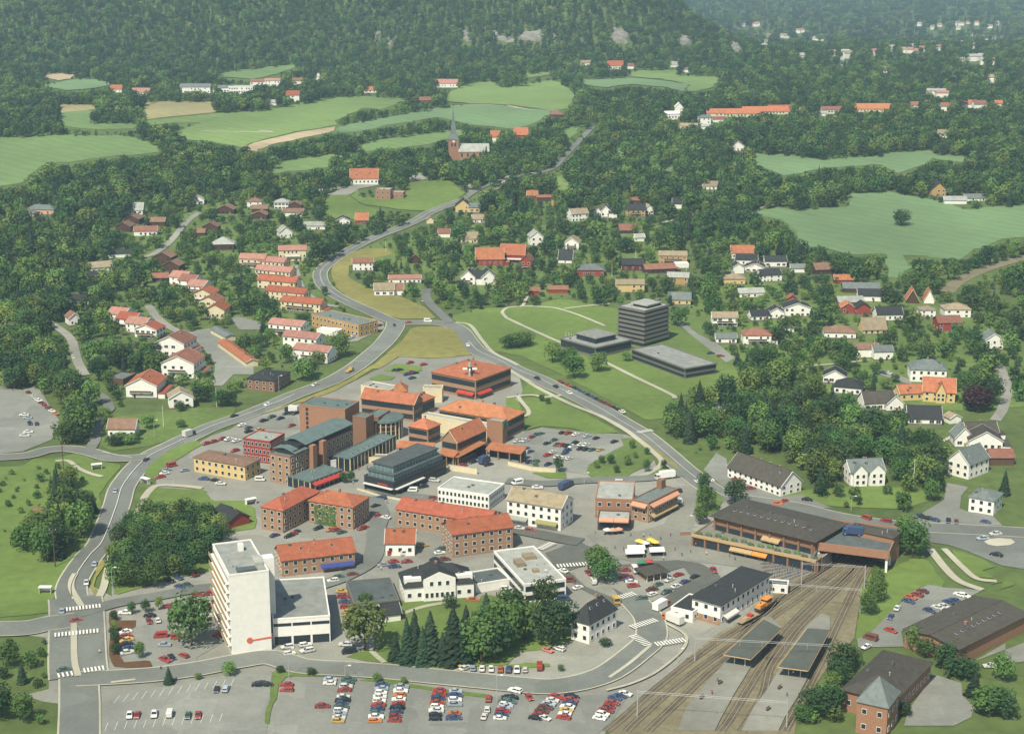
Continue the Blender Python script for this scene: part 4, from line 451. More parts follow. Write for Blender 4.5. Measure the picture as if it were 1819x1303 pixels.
TREES=[('leafy',0,-101.6,494.6,20,7.2),('leafy',1,-46.3,490.9,17,6.6),('leafy',1,-49.1,524.9,6,2.6),('fir',2,-36.1,483,10,2.8),('fir',2,-32.4,481.2,15,3.4),('fir',2,-30.1,482.5,17.5,4.4),('fir',2,-27.5,480.6,13,3.6),('fir',2,-25.2,482.5,19,5),('fir',2,-21.4,481.2,11,3.6),('fir',2,-18.1,482.5,20.5,5.6),('fir',2,-14.4,490.9,17,4.6),('fir',2,-15.7,482,14,4.2),('fir',2,-8.3,505.1,15,4.6),('leafy',3,-9.5,482.5,17,6.5),('leafy',3,-5.5,484.6,15,6),('leafy',3,-2.5,492,17,6.5),('leafy',3,-7,492,16,6),('leafy',3,-12.2,484.6,12,4.6),('leafy',3,-0.7,507.4,15,5),('leafy',3,-20.7,523.7,6,2.6),('leafy',4,1,507.4,15,5),('leafy',4,4.2,498.5,14,6),('leafy',4,11.9,494.6,16,6.5),('leafy',4,16.5,499.6,14,5),('leafy',4,11,518.9,14,4.6),('leafy',5,30.1,552.6,12,5),('leafy',5,32.3,547.4,11,5),('small',6,-68.6,652.6,6,1.9),('small',6,-65.7,653.3,6,1.9),('leafy',7,-139.4,607,9.8,4.1),('leafy',7,-133.4,603.5,9.8,4.1),('leafy',7,-129.6,604.9,9.8,4.1),('leafy',7,-124.5,606.3,9.8,4.1),('leafy',7,-119.8,602.9,9.8,4.1),('leafy',7,-116,604.3,9.8,4.1),('leafy',7,-142.4,596.2,9.8,4.1),('leafy',7,-137.6,592.9,9.8,4.1),('leafy',7,-132.6,594.2,9.8,4.1),('leafy',7,-128.8,595.6,9.8,4.1),('leafy',7,-122.8,592.3,9.8,4.1),('leafy',7,-119,593.6,9.8,4.1),('leafy',7,-115.1,595,9.8,4.1),('leafy',7,-109.3,591.7,9.8,4.1),('leafy',7,-142.1,585,9.8,4.1),('leafy',7,-137.6,581.8,9.8,4.1),('leafy',7,-134.1,583.1,9.8,4.1),('leafy',7,-129.3,584.4,9.8,4.1),('leafy',7,-124.9,581.2,9.8,4.1),('leafy',7,-121.4,582.6,9.8,4.1),('leafy',7,-116.6,583.9,9.8,4.1),('leafy',7,-112.3,580.7,9.8,4.1),('leafy',7,-107.5,582,9.8,4.1),('leafy',7,-143,579.3,9.4,3.9),('leafy',7,-137.4,579.2,9.4,3.9),('leafy',7,-133,579,9.4,3.9),('leafy',7,-128.6,578.9,9.4,3.9),('leafy',7,-124.3,578.8,9.4,3.9),('leafy',7,-118.7,578.6,9.4,3.9),('leafy',7,-114.3,578.5,9.4,3.9),('leafy',7,-109.9,578.3,9.4,3.9),('leafy',7,-141.5,565.3,9.4,3.9),('leafy',7,-137.6,565.1,9.4,3.9),('leafy',7,-133.6,565,9.4,3.9),('leafy',7,-129.6,564.9,9.4,3.9),('leafy',7,-124.5,564.7,9.4,3.9),('leafy',7,-120.5,564.6,9.4,3.9),('leafy',7,-116.5,564.4,9.4,3.9),('leafy',7,-112.5,564.3,9.4,3.9),('leafy',7,-108.6,564.2,9.4,3.9),('leafy',7,-138.6,553.1,9.4,3.9),('leafy',7,-134.6,553,9.4,3.9),('leafy',7,-130.5,552.9,9.4,3.9),('leafy',7,-125.4,552.7,9.4,3.9),('leafy',7,-121.3,552.6,9.4,3.9),('leafy',7,-117.3,552.5,9.4,3.9),('leafy',7,-113.3,552.3,9.4,3.9),('leafy',7,-136.1,542.7,9.4,3.9),('leafy',7,-132.2,542.6,9.4,3.9),('leafy',7,-127.2,542.5,9.4,3.9),('leafy',7,-123.3,542.4,9.4,3.9),('small',8,-126,519.5,5,1.5),('small',8,-121.6,520.7,5,1.8),('small',8,-117.7,523.1,5,1.6),('small',8,-116,484.8,6,1.7),('small',8,-130.7,514.2,4,1.5),('small',8,-128.4,505.1,4.5,1.6),('small',8,-126.3,496.3,4.5,1.7),('small',8,-124,487.7,4.5,1.8),('small',8,-127.9,500.7,4,1.5),('fir',9,-103.4,466.9,6.5,1.8),('small',9,-86.1,472.8,5,2.6),('small',9,-95.1,469.8,2.4,1.2),('small',9,-61,472.8,3,1.6),('small',9,-40.7,468.4,3,1.6),('small',9,-32.6,466.9,2.6,1.2),('small',9,-70.8,474.3,3,1.4),('small',9,15,475.8,2.4,1.2),('small',9,29.5,494.1,3,2),('small',10,35.3,671.3,4,1.5),('small',10,37.8,677.9,4,1.5),('small',10,41.6,677,5,1.8),('small',10,48.4,675.1,6,2),('small',10,52.1,698.6,5,1.6),('small',10,52.4,684.7,3.5,1.2),('small',10,57.9,689.6,4,1.3),('small',10,55.9,666.6,6,1.6),('small',10,63.3,670.4,5,1.4),('small',10,43.3,664.8,4,1.4),('small',10,19.4,666.6,7,2.2),('small',10,10,670.4,4,1.4),('small',10,14.1,771.9,4,1.5),('small',10,17,767,4,1.4),('leafy',11,87.6,627.1,11,4.6),('leafy',11,75.4,618.9,12,3.6),('leafy',11,71.7,604.6,9,3),('leafy',11,76.7,640.7,9,2.8),('leafy',12,144.7,571.7,14,6),('leafy',12,145.1,584.5,12,5),('leafy',13,118,518.9,9,3.2),('leafy',13,122.6,529.7,10,3.6),('leafy',13,125.7,542.2,8,3),('leafy',13,100.6,474.3,11,4.6),('leafy',13,98.3,466.4,9,4),('leafy',13,105.6,479.4,6,2.6),('leafy',14,88.3,445.8,9,5),('leafy',14,92.7,447.6,9,4.4),('leafy',14,83.5,442.2,6,3),('leafy',14,127.4,492,8,4),('leafy',14,129.3,486.6,7,3.4),('leafy',14,132.8,477.3,9,4),('leafy',14,136.5,471.3,8,5),('leafy',14,138.6,484.6,7,3.4),('leafy',14,148.5,469.3,9,4),('leafy',14,138.5,448.5,8,6),('leafy',14,141.1,445.8,9,5),('leafy',14,113.2,445.8,5,2.4),('fir',14,137.1,458.7,8,3),('copper',15,217.3,757.5,13,7.5),('leafy',16,2.5,877.1,9,6.5),('leafy',16,7.1,880.2,8,5.5),('leafy',16,-1.3,874,8,5.5),('leafy',16,20.8,844.3,13,5),('leafy',16,30.1,835.8,11,4.5),('leafy',16,30.8,812.7,14,5.5),('leafy',16,28,837.5,11,5),('leafy',16,43.6,826.3,11,5),('leafy',16,59.4,847.2,6,2.6),('leafy',16,51.5,864.9,4,2.6),('leafy',17,-90.7,856,14,6),('leafy',17,-99.6,841.4,8,4),('leafy',17,-118.6,925.8,8,4),('leafy',17,-110.7,964.9,6,3),('leafy',17,-113.9,1002.6,7,2.4),('leafy',18,281.8,1207.3,13,6.5),('leafy',19,-103.9,810,12,6),('leafy',19,-100.6,818.1,9,4),('leafy',19,-137.3,764.6,9,4.5),('leafy',19,-133.3,764.6,8,4),('leafy',19,-148,771.9,9,4.5),('leafy',19,-145.9,779.2,10,4.5),('leafy',19,-155,755.2,6,2.6),('leafy',20,-171,704.7,6,4.4),('leafy',20,-167.3,704.7,5,3.6),('leafy',20,-173.6,702.7,5,3.4),('leafy',20,-185.3,736.9,8,4),('leafy',20,-164,728.1,7,3.6),('leafy',20,-149.6,730.2,4,2.4),('leafy',20,-165.5,711,4,2)]
POLES=[('wood',-205.4,750.5,15),('wood',-205.3,757.5,14),('wood',-186.8,668.5,13),('wood',-162.3,561.3,15),('wood',227.5,932.7,9),('flag',29,882.7,7),('flag',30.5,880.2,7),('flag',31.7,877.7,7),('flag',33,875.2,7),('flag',-157.4,729.8,10),('flag',-138.9,762.2,9.5),('flag',161.5,644.1,13),('flag',149.6,764.6,8),('flag',63.6,1053.4,8),('flag',112.6,1069.4,10),('flag',81.6,1094,8),('flag',189.6,856,9),('flag',-85.3,1123.3,8),('lamp',-136,535.9,10),('lamp',-67.7,470.8,10),('lamp',-4.5,454,9),('lamp',10.1,538.4,8),('lamp',131.8,619.7,6),('lamp',65.8,597.7,6),('lamp',-158.5,715.2,8),('lamp',-113.2,789.3,8),('lamp',29.4,651.2,5),('lamp',-194.4,704.7,5),('lamp',51.3,481.4,5),('lamp',-50.7,471.3,4),('lamp',-53.7,961.2,6)]
SHELTERS=[(-173.4,670.4,0.33),(-149.3,652.1,-0.66),(-102.6,627.1,0.58),(-159.3,537.2,0.00)]
CHURCH=(-50.5,1458.1)
NAVE_END=(-25.9,1461.3)
DECK=[(108.5,563.8),(132,555),(138.3,568),(122,587.1)]
DRUM=[(-56.5,717.1)]
MAST=(-20.2,780.5)
TRACKS=[[(26.8,436.1),(31.3,443.1),(40.8,459.7),(53.3,479.4),(66.6,498.5),(74.3,508.3),(84.3,521.3),(92.4,536.5),(106.1,553.9),(115.4,566.1),(121.1,574.5)],
[(32.5,436.1),(36.2,443.1),(46.4,460.6),(58.1,478.4),(71,496.8),(83.1,518.9),(97.8,539.7),(110.7,557.3),(118.8,568.2),(123.9,575.9)],
[(38.5,436.1),(42.4,443.1),(51.8,459.7),(61.9,477.3),(74.3,494.6),(84.3,514.2),(98.2,533.4),(113.4,555.3),(120.5,566.1),(125.7,574.5)],
[(59.2,436.1),(62.5,443.1),(69.2,459.7),(76.4,477.3),(82.4,492),(89.3,507.4),(101.9,529.7),(114.4,550),(122,563.3),(127,573.1)],
[(65.2,436.1),(68.2,443.1),(74.7,459.7),(79.3,477.3),(86.1,493),(92.8,507.4),(103.9,527.3),(115.9,547.4),(123.8,562),(128.8,571.7)],
[(77.3,436.1),(80.9,444.9),(86.1,457.8),(92.2,473.3),(97.8,487.7),(104.1,505.1),(111.6,524.9),(119.3,544.8),(126,560.6),(130,570.3)]]
PLATFORMS=[[(47,436.1),(50.9,450.3),(58.5,466.4),(66.1,481.4),(72.1,492),(82.7,516),(85.2,516),(87.4,507.4),(73.9,478.9),(66.2,459.7),(60,443.1),(57.6,436.1)],[(65.1,436.1),(70.7,450.3),(76.3,462.5),(81.6,475.3),(88.2,492),(95.7,508.3),(102.4,518.9),(104.8,516.6),(103,506.2),(94.8,483.5),(90.1,471.3),(84.3,456.8),(79,444.9),(75.6,436.1)]]
CANOPIES=[[(65,478.6),(72.9,475.3),(85.7,497.9),(81.2,506)],[(80.3,469.9),(89,467.2),(101,496.8),(94.2,498.8)]]
GANTRIES=[[(87.2,527.3),(115.7,521.3)],[(56.7,482.5),(97.3,477.3)],[(36.2,445.4),(78.3,438.7)],[(100.1,544.8),(121.2,541.6)]]
SHUNTER=[(81,519.5),(86.6,526.7)]
WAGON=[(74,509.9),(80.6,517.2)]
KIOSK=[(45.7,548),(54,551.9)]
TENTS=[(44.1,570.5),(52.2,572.4),(44.9,574.5)]
PARASOLS=[(47.7,580.9),(48.9,579.9),(51,583.1),(52.4,580.9),(50.7,585.3),(35.6,593.6),(37.7,593.6),(39.9,594.2),(46,561.3),(48.8,562),(46.7,582.1)]
WALLS=[[(-26.4,669.4),(-14.4,663.9)],[(-1.7,676),(8.5,668.5),(18.2,666.6)],[(62.7,592.4),(66.7,593.2)],[(109.6,559.3),(114.4,566.1)],[(-62.4,645),(-52.5,636.4),(-41.4,630.5),(-30,627.1)]]
BIKES=[(88.4,570.3),(89.9,542.2),(106.8,557.9),(99,566.1)]
PEOPLE=[(67.3,580.9),(64.8,574.5),(70.3,572.4),(52.6,514.2),(62,467.4),(59.3,458.7),(81.3,457.3),(85.4,471.3),(86.6,571),(76.2,578.8),(59.1,591.7),(51.6,590.9),(-129.3,488.2),(-107.6,476.1),(-56.6,674.1),(-63.9,669.4),(-49.1,627.9),(-46.3,557.9),(2.6,781.7),(83.2,576.6),(59.4,577.3),(61.4,571.7),(54.4,567.5),(40.7,577.3),(37.6,578.8),(78.3,570.3),(80,567.5),(49,590.9),(55.1,588),(44.2,591.7),(-60.5,671.3),(-71.2,658.4),(-64.6,651.2),(-67.2,498.5),(-61.8,499.6),(31.1,594.7)]
BENCHES=[(56.1,455.9),(62.7,465.9),(80.1,462.5),(74.6,448.5)]
LOTLINES=[[(-117,454),(-84.5,465.4),(-116.4,458.7),(-84.3,469.8)],[(-115.8,441.3),(-84,447.2),(-115.6,437),(-84,442.2)]]
ROCKS=[[(-74.5,2462.6),(-66.1,2455),(-56.4,2383.4),(-64.3,2383.2),(-71,2412.3)],
[(-31.5,2457.7),(-19.1,2431.9),(8.2,2384.3),(-6.8,2380.2),(-26.9,2405.9)],
[(11.7,2462.1),(22.8,2436.7),(45.1,2440.1),(46.3,2394.5),(26.3,2383.7),(9.5,2405.5)],
[(50.9,2428),(66.3,2399.9),(58,2385.5)],
[(137.7,2432),(154.2,2438.3),(164.8,2413.1),(159.8,2365),(138.4,2368.9)],
[(235.5,2439.4),(252.6,2426.9),(245.9,2379.8),(232.1,2380.9)],
[(321.2,2538.3),(329.6,2472.4),(316.1,2368.5),(308.1,2400.1)],
[(-191.9,2448.3),(-185.2,2439.7),(-186.1,2368.8),(-193,2382.4)],
[(-178.2,2411),(-166.3,2397.7),(-165.7,2359.2),(-173.2,2368.3)]]
WOODMAP=[(-640,425,7.3,178,193,[
178,178,67,3401,3001,2801,29,1602,77,67,3401,2601,31,2201,77,100,1801,77,67,3401,3001,109,66,3202,2601,109,66,3002,110,66,2801,2601,110,65,2603,110,178,178,65,5801,112,64,5001,5801,112,
64,5201,5801,112,64,5401,5801,112,63,5001,5201,5801,112,63,5002,5801,112,63,5001,5201,113,64,2202,112,63,2201,2001,2201,112,61,5802,2201,2001,2201,112,61,5802,2203,112,60,5001,5802,1801,2202,112,
60,5802,2204,112,60,5803,2202,2001,112,60,5401,5801,1,2202,1801,41,5801,2201,69,59,5001,5803,2201,1601,40,1801,1601,5201,5802,68,59,5803,2202,1601,39,2201,1801,1601,5401,5802,2201,1,5001,65,
59,5603,2201,2001,40,2201,1801,1401,5001,1601,2202,3,2201,63,58,5001,5401,5601,5401,1802,40,2202,3,2202,1601,66,58,5202,5601,1602,1401,40,2202,3,2203,66,58,5001,5401,5201,1402,41,2202,3,2203,66,
58,5002,1402,42,2203,2,2203,66,59,5001,43,2204,2,2203,66,103,2210,65,98,2201,1,2203,1,2207,2002,65,98,2213,2002,65,60,1801,2201,36,2213,1801,66,60,1801,2201,35,2203,1801,2208,2002,1801,66,
60,1401,2201,35,2212,2001,1801,2001,66,60,2202,35,1801,2202,2001,2208,1803,66,60,2202,35,1601,2202,1802,2207,1603,66,60,2201,1801,35,1401,1801,2201,1401,2001,2201,1801,2204,2001,1801,1401,67,
59,2202,36,1401,2002,2201,2001,2203,73,59,2202,1401,36,1601,1801,2,2201,2001,74,52,2201,5,2203,1,5601,5201,34,1401,1601,1801,2001,2201,1801,3403,7,2601,3,2201,2,3401,2,3401,53,50,2202,1401,5,2202,1,1801,5401,5002,34,1602,1801,1401,1801,3404,3001,2601,6,2601,3402,1,3001,3404,53,
50,2202,5,2202,1801,1,2001,1401,1,1401,34,1401,1602,2202,3202,3402,2801,2602,6,3402,2801,1,3404,53,49,2203,4,2203,1601,2201,1601,2,1401,1,1801,2201,1401,1601,30,1402,1601,2201,1,3402,3201,3001,2,3401,3201,4,3403,1,3405,52,
49,2203,1,2205,1603,1401,2,1603,1,2601,2801,31,1402,2202,3403,2801,2601,1,3401,2801,4,3402,2801,1,2801,3404,52,49,2203,1,2205,1601,1401,2201,3,1602,1801,2,2601,32,1401,2201,2001,3201,3402,3001,2,3001,3401,4,3403,2,3404,52,
49,2209,1401,2201,4,1401,2601,2801,2601,1,2601,33,2201,2001,3402,3002,2,3202,3401,3,2601,3401,3001,1,3406,51,48,2209,1601,1,2201,2,2202,1401,1,3001,2601,35,3401,1801,3001,3201,3402,2,3201,3001,5,3402,2201,1,3405,51,
48,2209,1401,1,2205,2,2601,36,3401,2201,3403,3001,1,3201,2601,3001,1,3401,3,3402,2201,1,3406,50,47,2209,1801,1,2203,3402,3,2601,3,3402,31,3403,3201,3404,3201,2802,3001,3,3402,2001,3201,3406,50,
47,2209,2,2203,3402,3,2801,3,3402,31,3401,3202,3404,2801,2601,1,2601,3001,3401,2,3402,1801,3001,3406,50,46,2209,1601,1,2204,3402,7,3402,2601,30,3401,3002,3405,3001,2603,3402,1,3402,2201,2801,3406,50,
46,2210,1,2601,3403,3002,2,2601,3,3402,3201,2601,30,3401,3002,3404,3202,2601,2,3405,3002,2801,3406,49,46,2209,1601,1,3404,3001,2601,2,2601,3,3402,3001,31,3201,2802,3202,3402,3002,3,3406,3001,2601,3001,3405,49,
46,2208,2001,1,2601,3403,3201,3001,2,2601,3,3201,3002,2801,31,2601,2801,2601,3002,3402,2801,3001,2601,2,3403,3202,3401,3001,2601,3407,48,45,2208,1801,1601,1,3403,3002,2601,2,2601,2,2801,3003,32,2601,2801,2601,2801,3403,3001,2801,3,3404,3002,3401,2,3406,48,
45,2208,1601,1401,1,3403,2802,7,2801,3201,3001,33,2603,3201,3402,2801,2602,1,3202,3403,3002,3401,2,3406,48,45,2208,1601,1401,3001,3402,3201,2801,2602,5,2601,2801,3001,2601,2,2601,1401,27,3001,1,3401,2,3002,3401,3001,2602,2801,2601,2801,3201,3402,2801,3201,3402,1,3407,47,
45,2207,1801,1401,1,3401,2201,3001,2801,2603,5,2602,2801,2601,31,3201,4,3001,3201,3402,2,3401,2601,2801,3001,3401,3201,2801,2601,3201,3401,1,3407,47,44,2208,1401,1,1601,1801,2201,3001,2801,2,2601,5,2602,2801,2601,31,3001,4,3001,2601,3201,3401,5,3001,3401,3001,2801,2601,2801,3409,47,
43,2209,2,1401,1801,2201,2801,5,3401,2,2601,1,3401,3,2601,29,2801,2602,2,3003,3401,5,2801,3401,3001,2801,2601,1,3410,46,43,2210,1,1401,2202,2801,2601,3,3402,1,2801,2,3401,32,5802,2602,3001,2601,2801,2,3402,5,2801,3401,2801,2,2601,3409,46,
43,2209,3,2201,2801,2601,3,3403,2802,34,3201,5802,2,2801,2603,2801,3201,3402,2802,1,2602,3401,2801,3,3409,46,43,2210,1,1801,2201,2601,4,3402,2801,2602,2,3402,1,2801,28,2601,5802,2,3401,2,2601,2802,3001,3401,2803,2,3001,2801,2,2601,3410,45,
42,2211,1,1801,2201,3,2601,3403,3201,2601,2,3402,3201,1,2801,28,2601,5401,5801,2,3401,3,2602,2801,3401,2801,2602,2,3001,2602,2,2601,3408,46,42,2210,2001,1,2001,2201,4,3403,2601,1,3404,3001,2602,28,2801,5201,5802,1,3201,4,2601,3402,2801,2602,3,2601,4,3409,45,
42,2209,1801,1602,1801,3401,1,3401,1,3403,3201,2601,1,3404,2801,2602,28,2801,5201,5801,3403,3001,4,3402,2601,5,2801,1,3201,2,3410,44,42,2209,1601,1402,2201,3401,1,3401,1,3403,3001,2,3403,3001,5,1401,8,3402,15,2601,5001,5802,3402,2801,3401,4,3401,3001,2,3201,1,3401,2602,3001,2,3410,44,
41,2211,1,1401,2201,3403,1,3402,3001,2801,2,3402,3001,2801,4,1401,8,3405,14,5001,2601,3402,3202,2801,1,2801,2,3402,3,2601,3401,2602,3,3410,44,41,2210,2,2202,3406,3001,2,3403,3001,2601,4,1401,8,3402,3202,3403,3201,4,3402,3001,3,3401,1,3403,3001,2801,3002,3401,2,3402,3,2601,3401,2601,1,2601,3201,2801,3001,3410,43,
40,2211,2,2201,3405,3201,3001,2801,2,3403,3001,2601,10,3201,2601,3001,3402,3202,3403,2801,3,3403,2801,2,3401,2,3403,3001,2602,3201,3401,1,3403,4,3402,2,3001,2801,3001,3409,44,40,2211,2,2001,2201,3403,3201,3401,3001,3,3403,2801,4,1401,6,3001,1,3402,3004,3402,1,2601,2,3403,3001,2802,3402,1,3403,3001,2601,2,3201,1,3403,4,3401,3201,1,3401,2801,2601,2801,3001,3409,43,
40,2213,1801,3404,3001,3401,2801,2,3404,2801,10,2601,3001,1,3402,3003,3403,1,3401,2601,3404,2801,2602,3401,3001,1,3403,3002,2,3001,3405,1,2601,1,3202,2601,3401,1,2602,2801,3001,3407,2201,43,
39,2213,1802,3404,3001,3201,2801,2,3403,3001,12,3201,1,3402,3001,2802,3403,1,3401,1,3401,3202,3401,2603,3202,2802,3402,2801,3201,2,3001,3403,3201,3001,3201,2,3401,3001,3404,1,2801,3001,3406,2203,42,
39,2213,1601,2001,3404,3201,2801,3,3403,2801,11,2601,2801,1,3402,3001,2802,3001,3402,1,3401,2,3002,3401,2601,1,3202,3001,2801,3001,3402,2802,2,2801,3202,3401,3002,2601,3,3002,3403,2,3002,3201,3404,2203,42,
39,2212,1801,1601,1801,3403,2802,2601,2,3404,2601,3,2801,4,3201,3,2601,3403,2603,2801,3401,3201,1,3401,1,3401,3002,3402,2,3002,2601,2801,3402,2603,3001,2801,3004,2801,2601,3,2802,3403,2,2801,3002,3403,2205,41,
38,2213,1601,1401,3404,2602,3,3404,4,3001,1,1401,2,3001,3,2601,3403,2601,1,2602,3401,3201,3001,3403,2802,3402,1,3401,2801,3001,2,3403,2601,1,2801,2602,3402,3001,2801,2601,2,3401,3001,2802,3403,2,2801,3001,3201,2206,42,
38,2213,1402,3404,4,3404,3001,9,3001,3401,3,3403,3,3201,3401,3002,3402,3201,3001,2802,3401,2,3201,2601,2,3403,2,3001,1,2601,3202,2802,3201,1,3402,2801,2601,2801,2201,3402,2,2601,2801,3001,2001,2206,41,
38,2213,2,3201,3403,4,3403,3002,4,2601,3,2802,3401,3,3403,3,2601,3401,3201,3001,3402,3201,2603,3401,3201,1,2601,2801,2,3403,2,2801,2,3001,2801,3001,2801,2,3401,2201,1601,1,1401,2203,2001,2,1401,1601,1801,2001,2206,40,
38,2212,1801,1,2601,3001,3402,4,3405,9,2802,3201,3,3403,4,3201,2802,3402,3001,2603,3401,2802,2602,2,3001,3402,2,2601,2,2801,2601,2801,2602,1,2203,2,1601,2201,2002,2,1402,1601,1801,2001,2205,40,
38,2212,2,2601,3201,3002,1,2601,2,3404,2801,4,3201,3,2602,2801,3201,3402,3001,3403,3,2801,3001,2601,2801,3402,3001,3401,2,3401,2801,2602,1,2601,1,3001,3402,2,2601,2,2801,2601,3401,2,2204,2,1601,2002,1802,3,1401,1601,1802,2204,40,
37,2214,1401,2801,3001,3402,3001,2601,1,2801,3404,2801,4,3001,3,1401,2602,3001,3401,3202,3403,1,3001,1,2801,3001,2801,2601,3402,2801,3201,2,3401,2602,3,2601,3404,1,2601,4,3401,2,2201,1803,1401,1,1401,1805,2,1402,1602,1801,2204,39,
36,2214,2,3003,3201,2801,2,3404,2801,2601,4,3402,2,1401,1,2802,3401,2802,3404,2601,1,2601,2801,1,2601,3402,2802,2,3402,4,2601,3404,4,2601,2,3401,1,2001,1803,1401,2,1801,1601,1801,1602,1801,3,1401,1601,2205,39,
36,2214,2,3202,3001,2801,2601,1,3201,3402,3201,3401,1,2601,4,3001,3401,4,2801,3001,3401,2801,2601,3404,2605,1,3402,2601,2801,2,3402,4,2601,1,3403,6,2201,2,2001,1802,1601,1801,2,1605,1801,2201,2,1402,1601,2204,39,
36,2214,1,2803,3401,2601,2,3403,3002,3401,3,2602,3001,3401,4,2601,2801,3001,3407,2,2602,3403,2,3404,2,2801,3,3403,5,2201,1802,1,1801,1604,3,1601,1403,1601,1801,2001,2,1402,1802,2203,38,
35,2216,2602,3001,3401,3,3403,3002,5,2601,3001,2201,4,2602,2801,3405,3201,3,2602,1,3402,1,3001,3404,1,3402,2,3404,2801,2,2201,2,2201,1803,1604,2,1404,2,1601,2001,2201,3,2205,38,35,2216,1,3201,3001,1,2601,1,3201,3402,3201,3002,5,2601,3401,2201,5,2601,3401,1,3404,3201,6,3001,3401,1,3001,3407,3,3403,2801,2,2201,2,2001,1601,1801,1602,1404,2,1402,3,1401,1801,2001,2201,2,1401,2204,38,
35,2216,3201,1,3401,3,3201,3402,2802,3201,2,3402,2,3401,2202,5,3401,1,3404,3001,5,3002,3401,1,2801,3001,3404,3001,3401,3,3404,2,3401,1,2202,1603,1405,7,1401,1601,1801,2002,2,2204,38,
34,2217,2,3401,3,3403,2602,3404,3,3401,2201,6,3404,3201,3401,3002,4,2801,3201,3401,1,2601,3405,3001,3401,2,3405,2,3402,2201,1801,1401,1601,1402,12,1401,1601,1801,2001,1801,2,2204,37,
34,2216,2,3401,3201,2,2601,3402,3001,2602,3404,3,3401,2202,5,3404,3001,3401,2801,3201,1,3401,2,2801,3001,3401,2801,2601,2801,3402,3201,3401,3001,3408,2,3402,2202,1403,14,1602,1804,2204,37,
34,2216,3403,3001,2,2801,3401,3001,3401,2,3404,3,3401,2202,4,3001,3201,3403,3001,3401,2802,1,3401,2,2601,3001,3402,1,2801,3403,3203,3407,2,3403,2201,1401,17,1401,1603,1801,2205,36,33,2217,3401,3201,3003,1,2801,3402,3001,2,3403,3201,2801,1,3401,3201,2202,2,2601,2801,3001,3201,3403,2801,3001,2601,2801,3403,1,2801,2601,3402,1,3404,3002,3402,2201,3406,1,3404,1401,17,1402,1603,2001,2204,36,
33,2216,3402,3001,2803,1,3001,3202,3,3403,3001,2801,3402,2001,2203,2,2601,2801,3001,3402,3001,2801,2602,3405,2,3402,1,3404,3001,3201,3402,2202,3410,1401,18,1403,1601,1801,2204,36,33,2216,3401,3001,2803,3001,1,3004,1,3404,2801,2601,3401,3002,2203,2,2601,2801,3001,3201,3401,3002,3401,1,3405,1,3403,1,3403,3001,2801,2601,3402,2204,3408,1801,19,1404,2204,36,
33,2216,3401,2802,2602,3201,1,2802,2601,2801,1,3404,2602,3402,1801,2201,2003,1,2602,2801,3001,3201,2801,2601,3401,1,3405,1,3403,1,3404,2801,1,3401,3001,2205,3405,2201,2001,1601,22,1402,2204,35,
33,2216,3001,2801,2603,3001,1,2801,2601,2802,3405,1,2601,3001,2801,1601,2201,1801,2001,1801,2,2601,2801,3001,3201,2,3401,1,3201,3405,1,3407,2601,1,3403,2001,2205,3403,2201,2001,1601,23,1401,2204,35,
32,2216,3401,2602,3,3001,1,2801,1,2601,2801,3403,3201,3401,2,3001,2801,1401,2001,1803,2001,2,2601,2801,3001,3401,1,3401,1,3001,3408,3202,3403,2601,1,3402,2001,1801,2208,2001,1801,1401,24,2204,35,
31,2209,2002,2207,2601,3,2601,3001,1,2801,2,2601,3402,3002,3401,2,3201,2601,1401,1801,1601,1801,1601,2001,2,2601,2801,3001,2,3402,2801,3405,1,3402,3002,3203,1,3402,3001,3201,2201,1801,2001,2205,2001,1802,1601,24,2204,35,
31,2209,1801,2002,2205,3401,4,2601,2801,1,2601,2,3404,3001,3401,1,3202,2601,1401,1604,1801,3401,2,2802,3001,3403,3201,3408,3002,3401,3002,2,3202,2001,1801,2201,1801,2205,1802,1602,24,1401,2204,34,
31,2209,1801,2002,2205,3401,1,2601,2,2601,3401,1,2801,2,3202,3401,3201,2801,3401,3002,2,1801,1402,1602,1801,3401,2,2601,2801,3201,3401,3201,3001,2801,3001,3407,2802,3401,3002,2,3001,3201,1603,2206,1801,1602,1401,25,2205,33,
31,2208,2001,1601,1802,2205,3401,2,3401,1,3402,1,2601,2,3002,3401,2802,3401,3002,2,1601,1403,1601,2201,3401,3201,2,2601,3001,3401,3001,3201,2601,2801,3407,2802,3002,2801,3401,3003,3401,1402,2206,1601,2001,1601,1401,25,1401,2203,34,
31,2207,1801,1603,2206,3401,2,3401,1,3402,1,2601,3401,2801,3001,3402,2601,2801,3001,3201,2801,2,1601,3,1401,1601,3002,2,2601,3001,3201,3001,2801,1,3408,2602,2801,3201,2801,3001,2802,3001,3401,2201,2001,1601,2001,2204,1602,1402,25,2205,33,
30,2208,1601,1401,1602,2206,3401,1,2601,2,3402,1,3201,3401,3001,2801,3201,3401,2601,3201,3001,2601,2801,3401,2201,1401,3,1401,1801,3002,3,2801,3003,1,3407,3001,2605,2803,3201,3401,1401,1801,2001,2205,1404,26,2204,33,
30,2209,1401,1602,1801,2206,1,2601,3401,1,3402,1,3001,3401,2801,2601,3002,1,3401,2801,2602,3401,2201,1401,4,1601,2802,3,2804,1,3407,3201,2,2801,2602,3001,2602,2801,3401,2203,1601,2204,1402,28,2205,32,
29,2209,2,1401,1601,2207,1,2601,3404,1,3201,3401,2602,3401,2,3001,2602,3201,3401,1601,5,1401,1601,2802,2,2601,2803,1,3405,3202,3402,1,3401,2,3401,2603,3401,2201,1,1601,2206,29,1601,2204,32,
29,2209,2,1401,1,2207,1,1401,3404,1,3001,3401,2601,1,3001,2601,1,2801,2,3001,3401,1601,6,2603,2,2601,2801,2602,2801,3404,3201,3001,3201,3001,2,3401,6,3401,1801,1601,1801,2207,28,1401,2204,32,
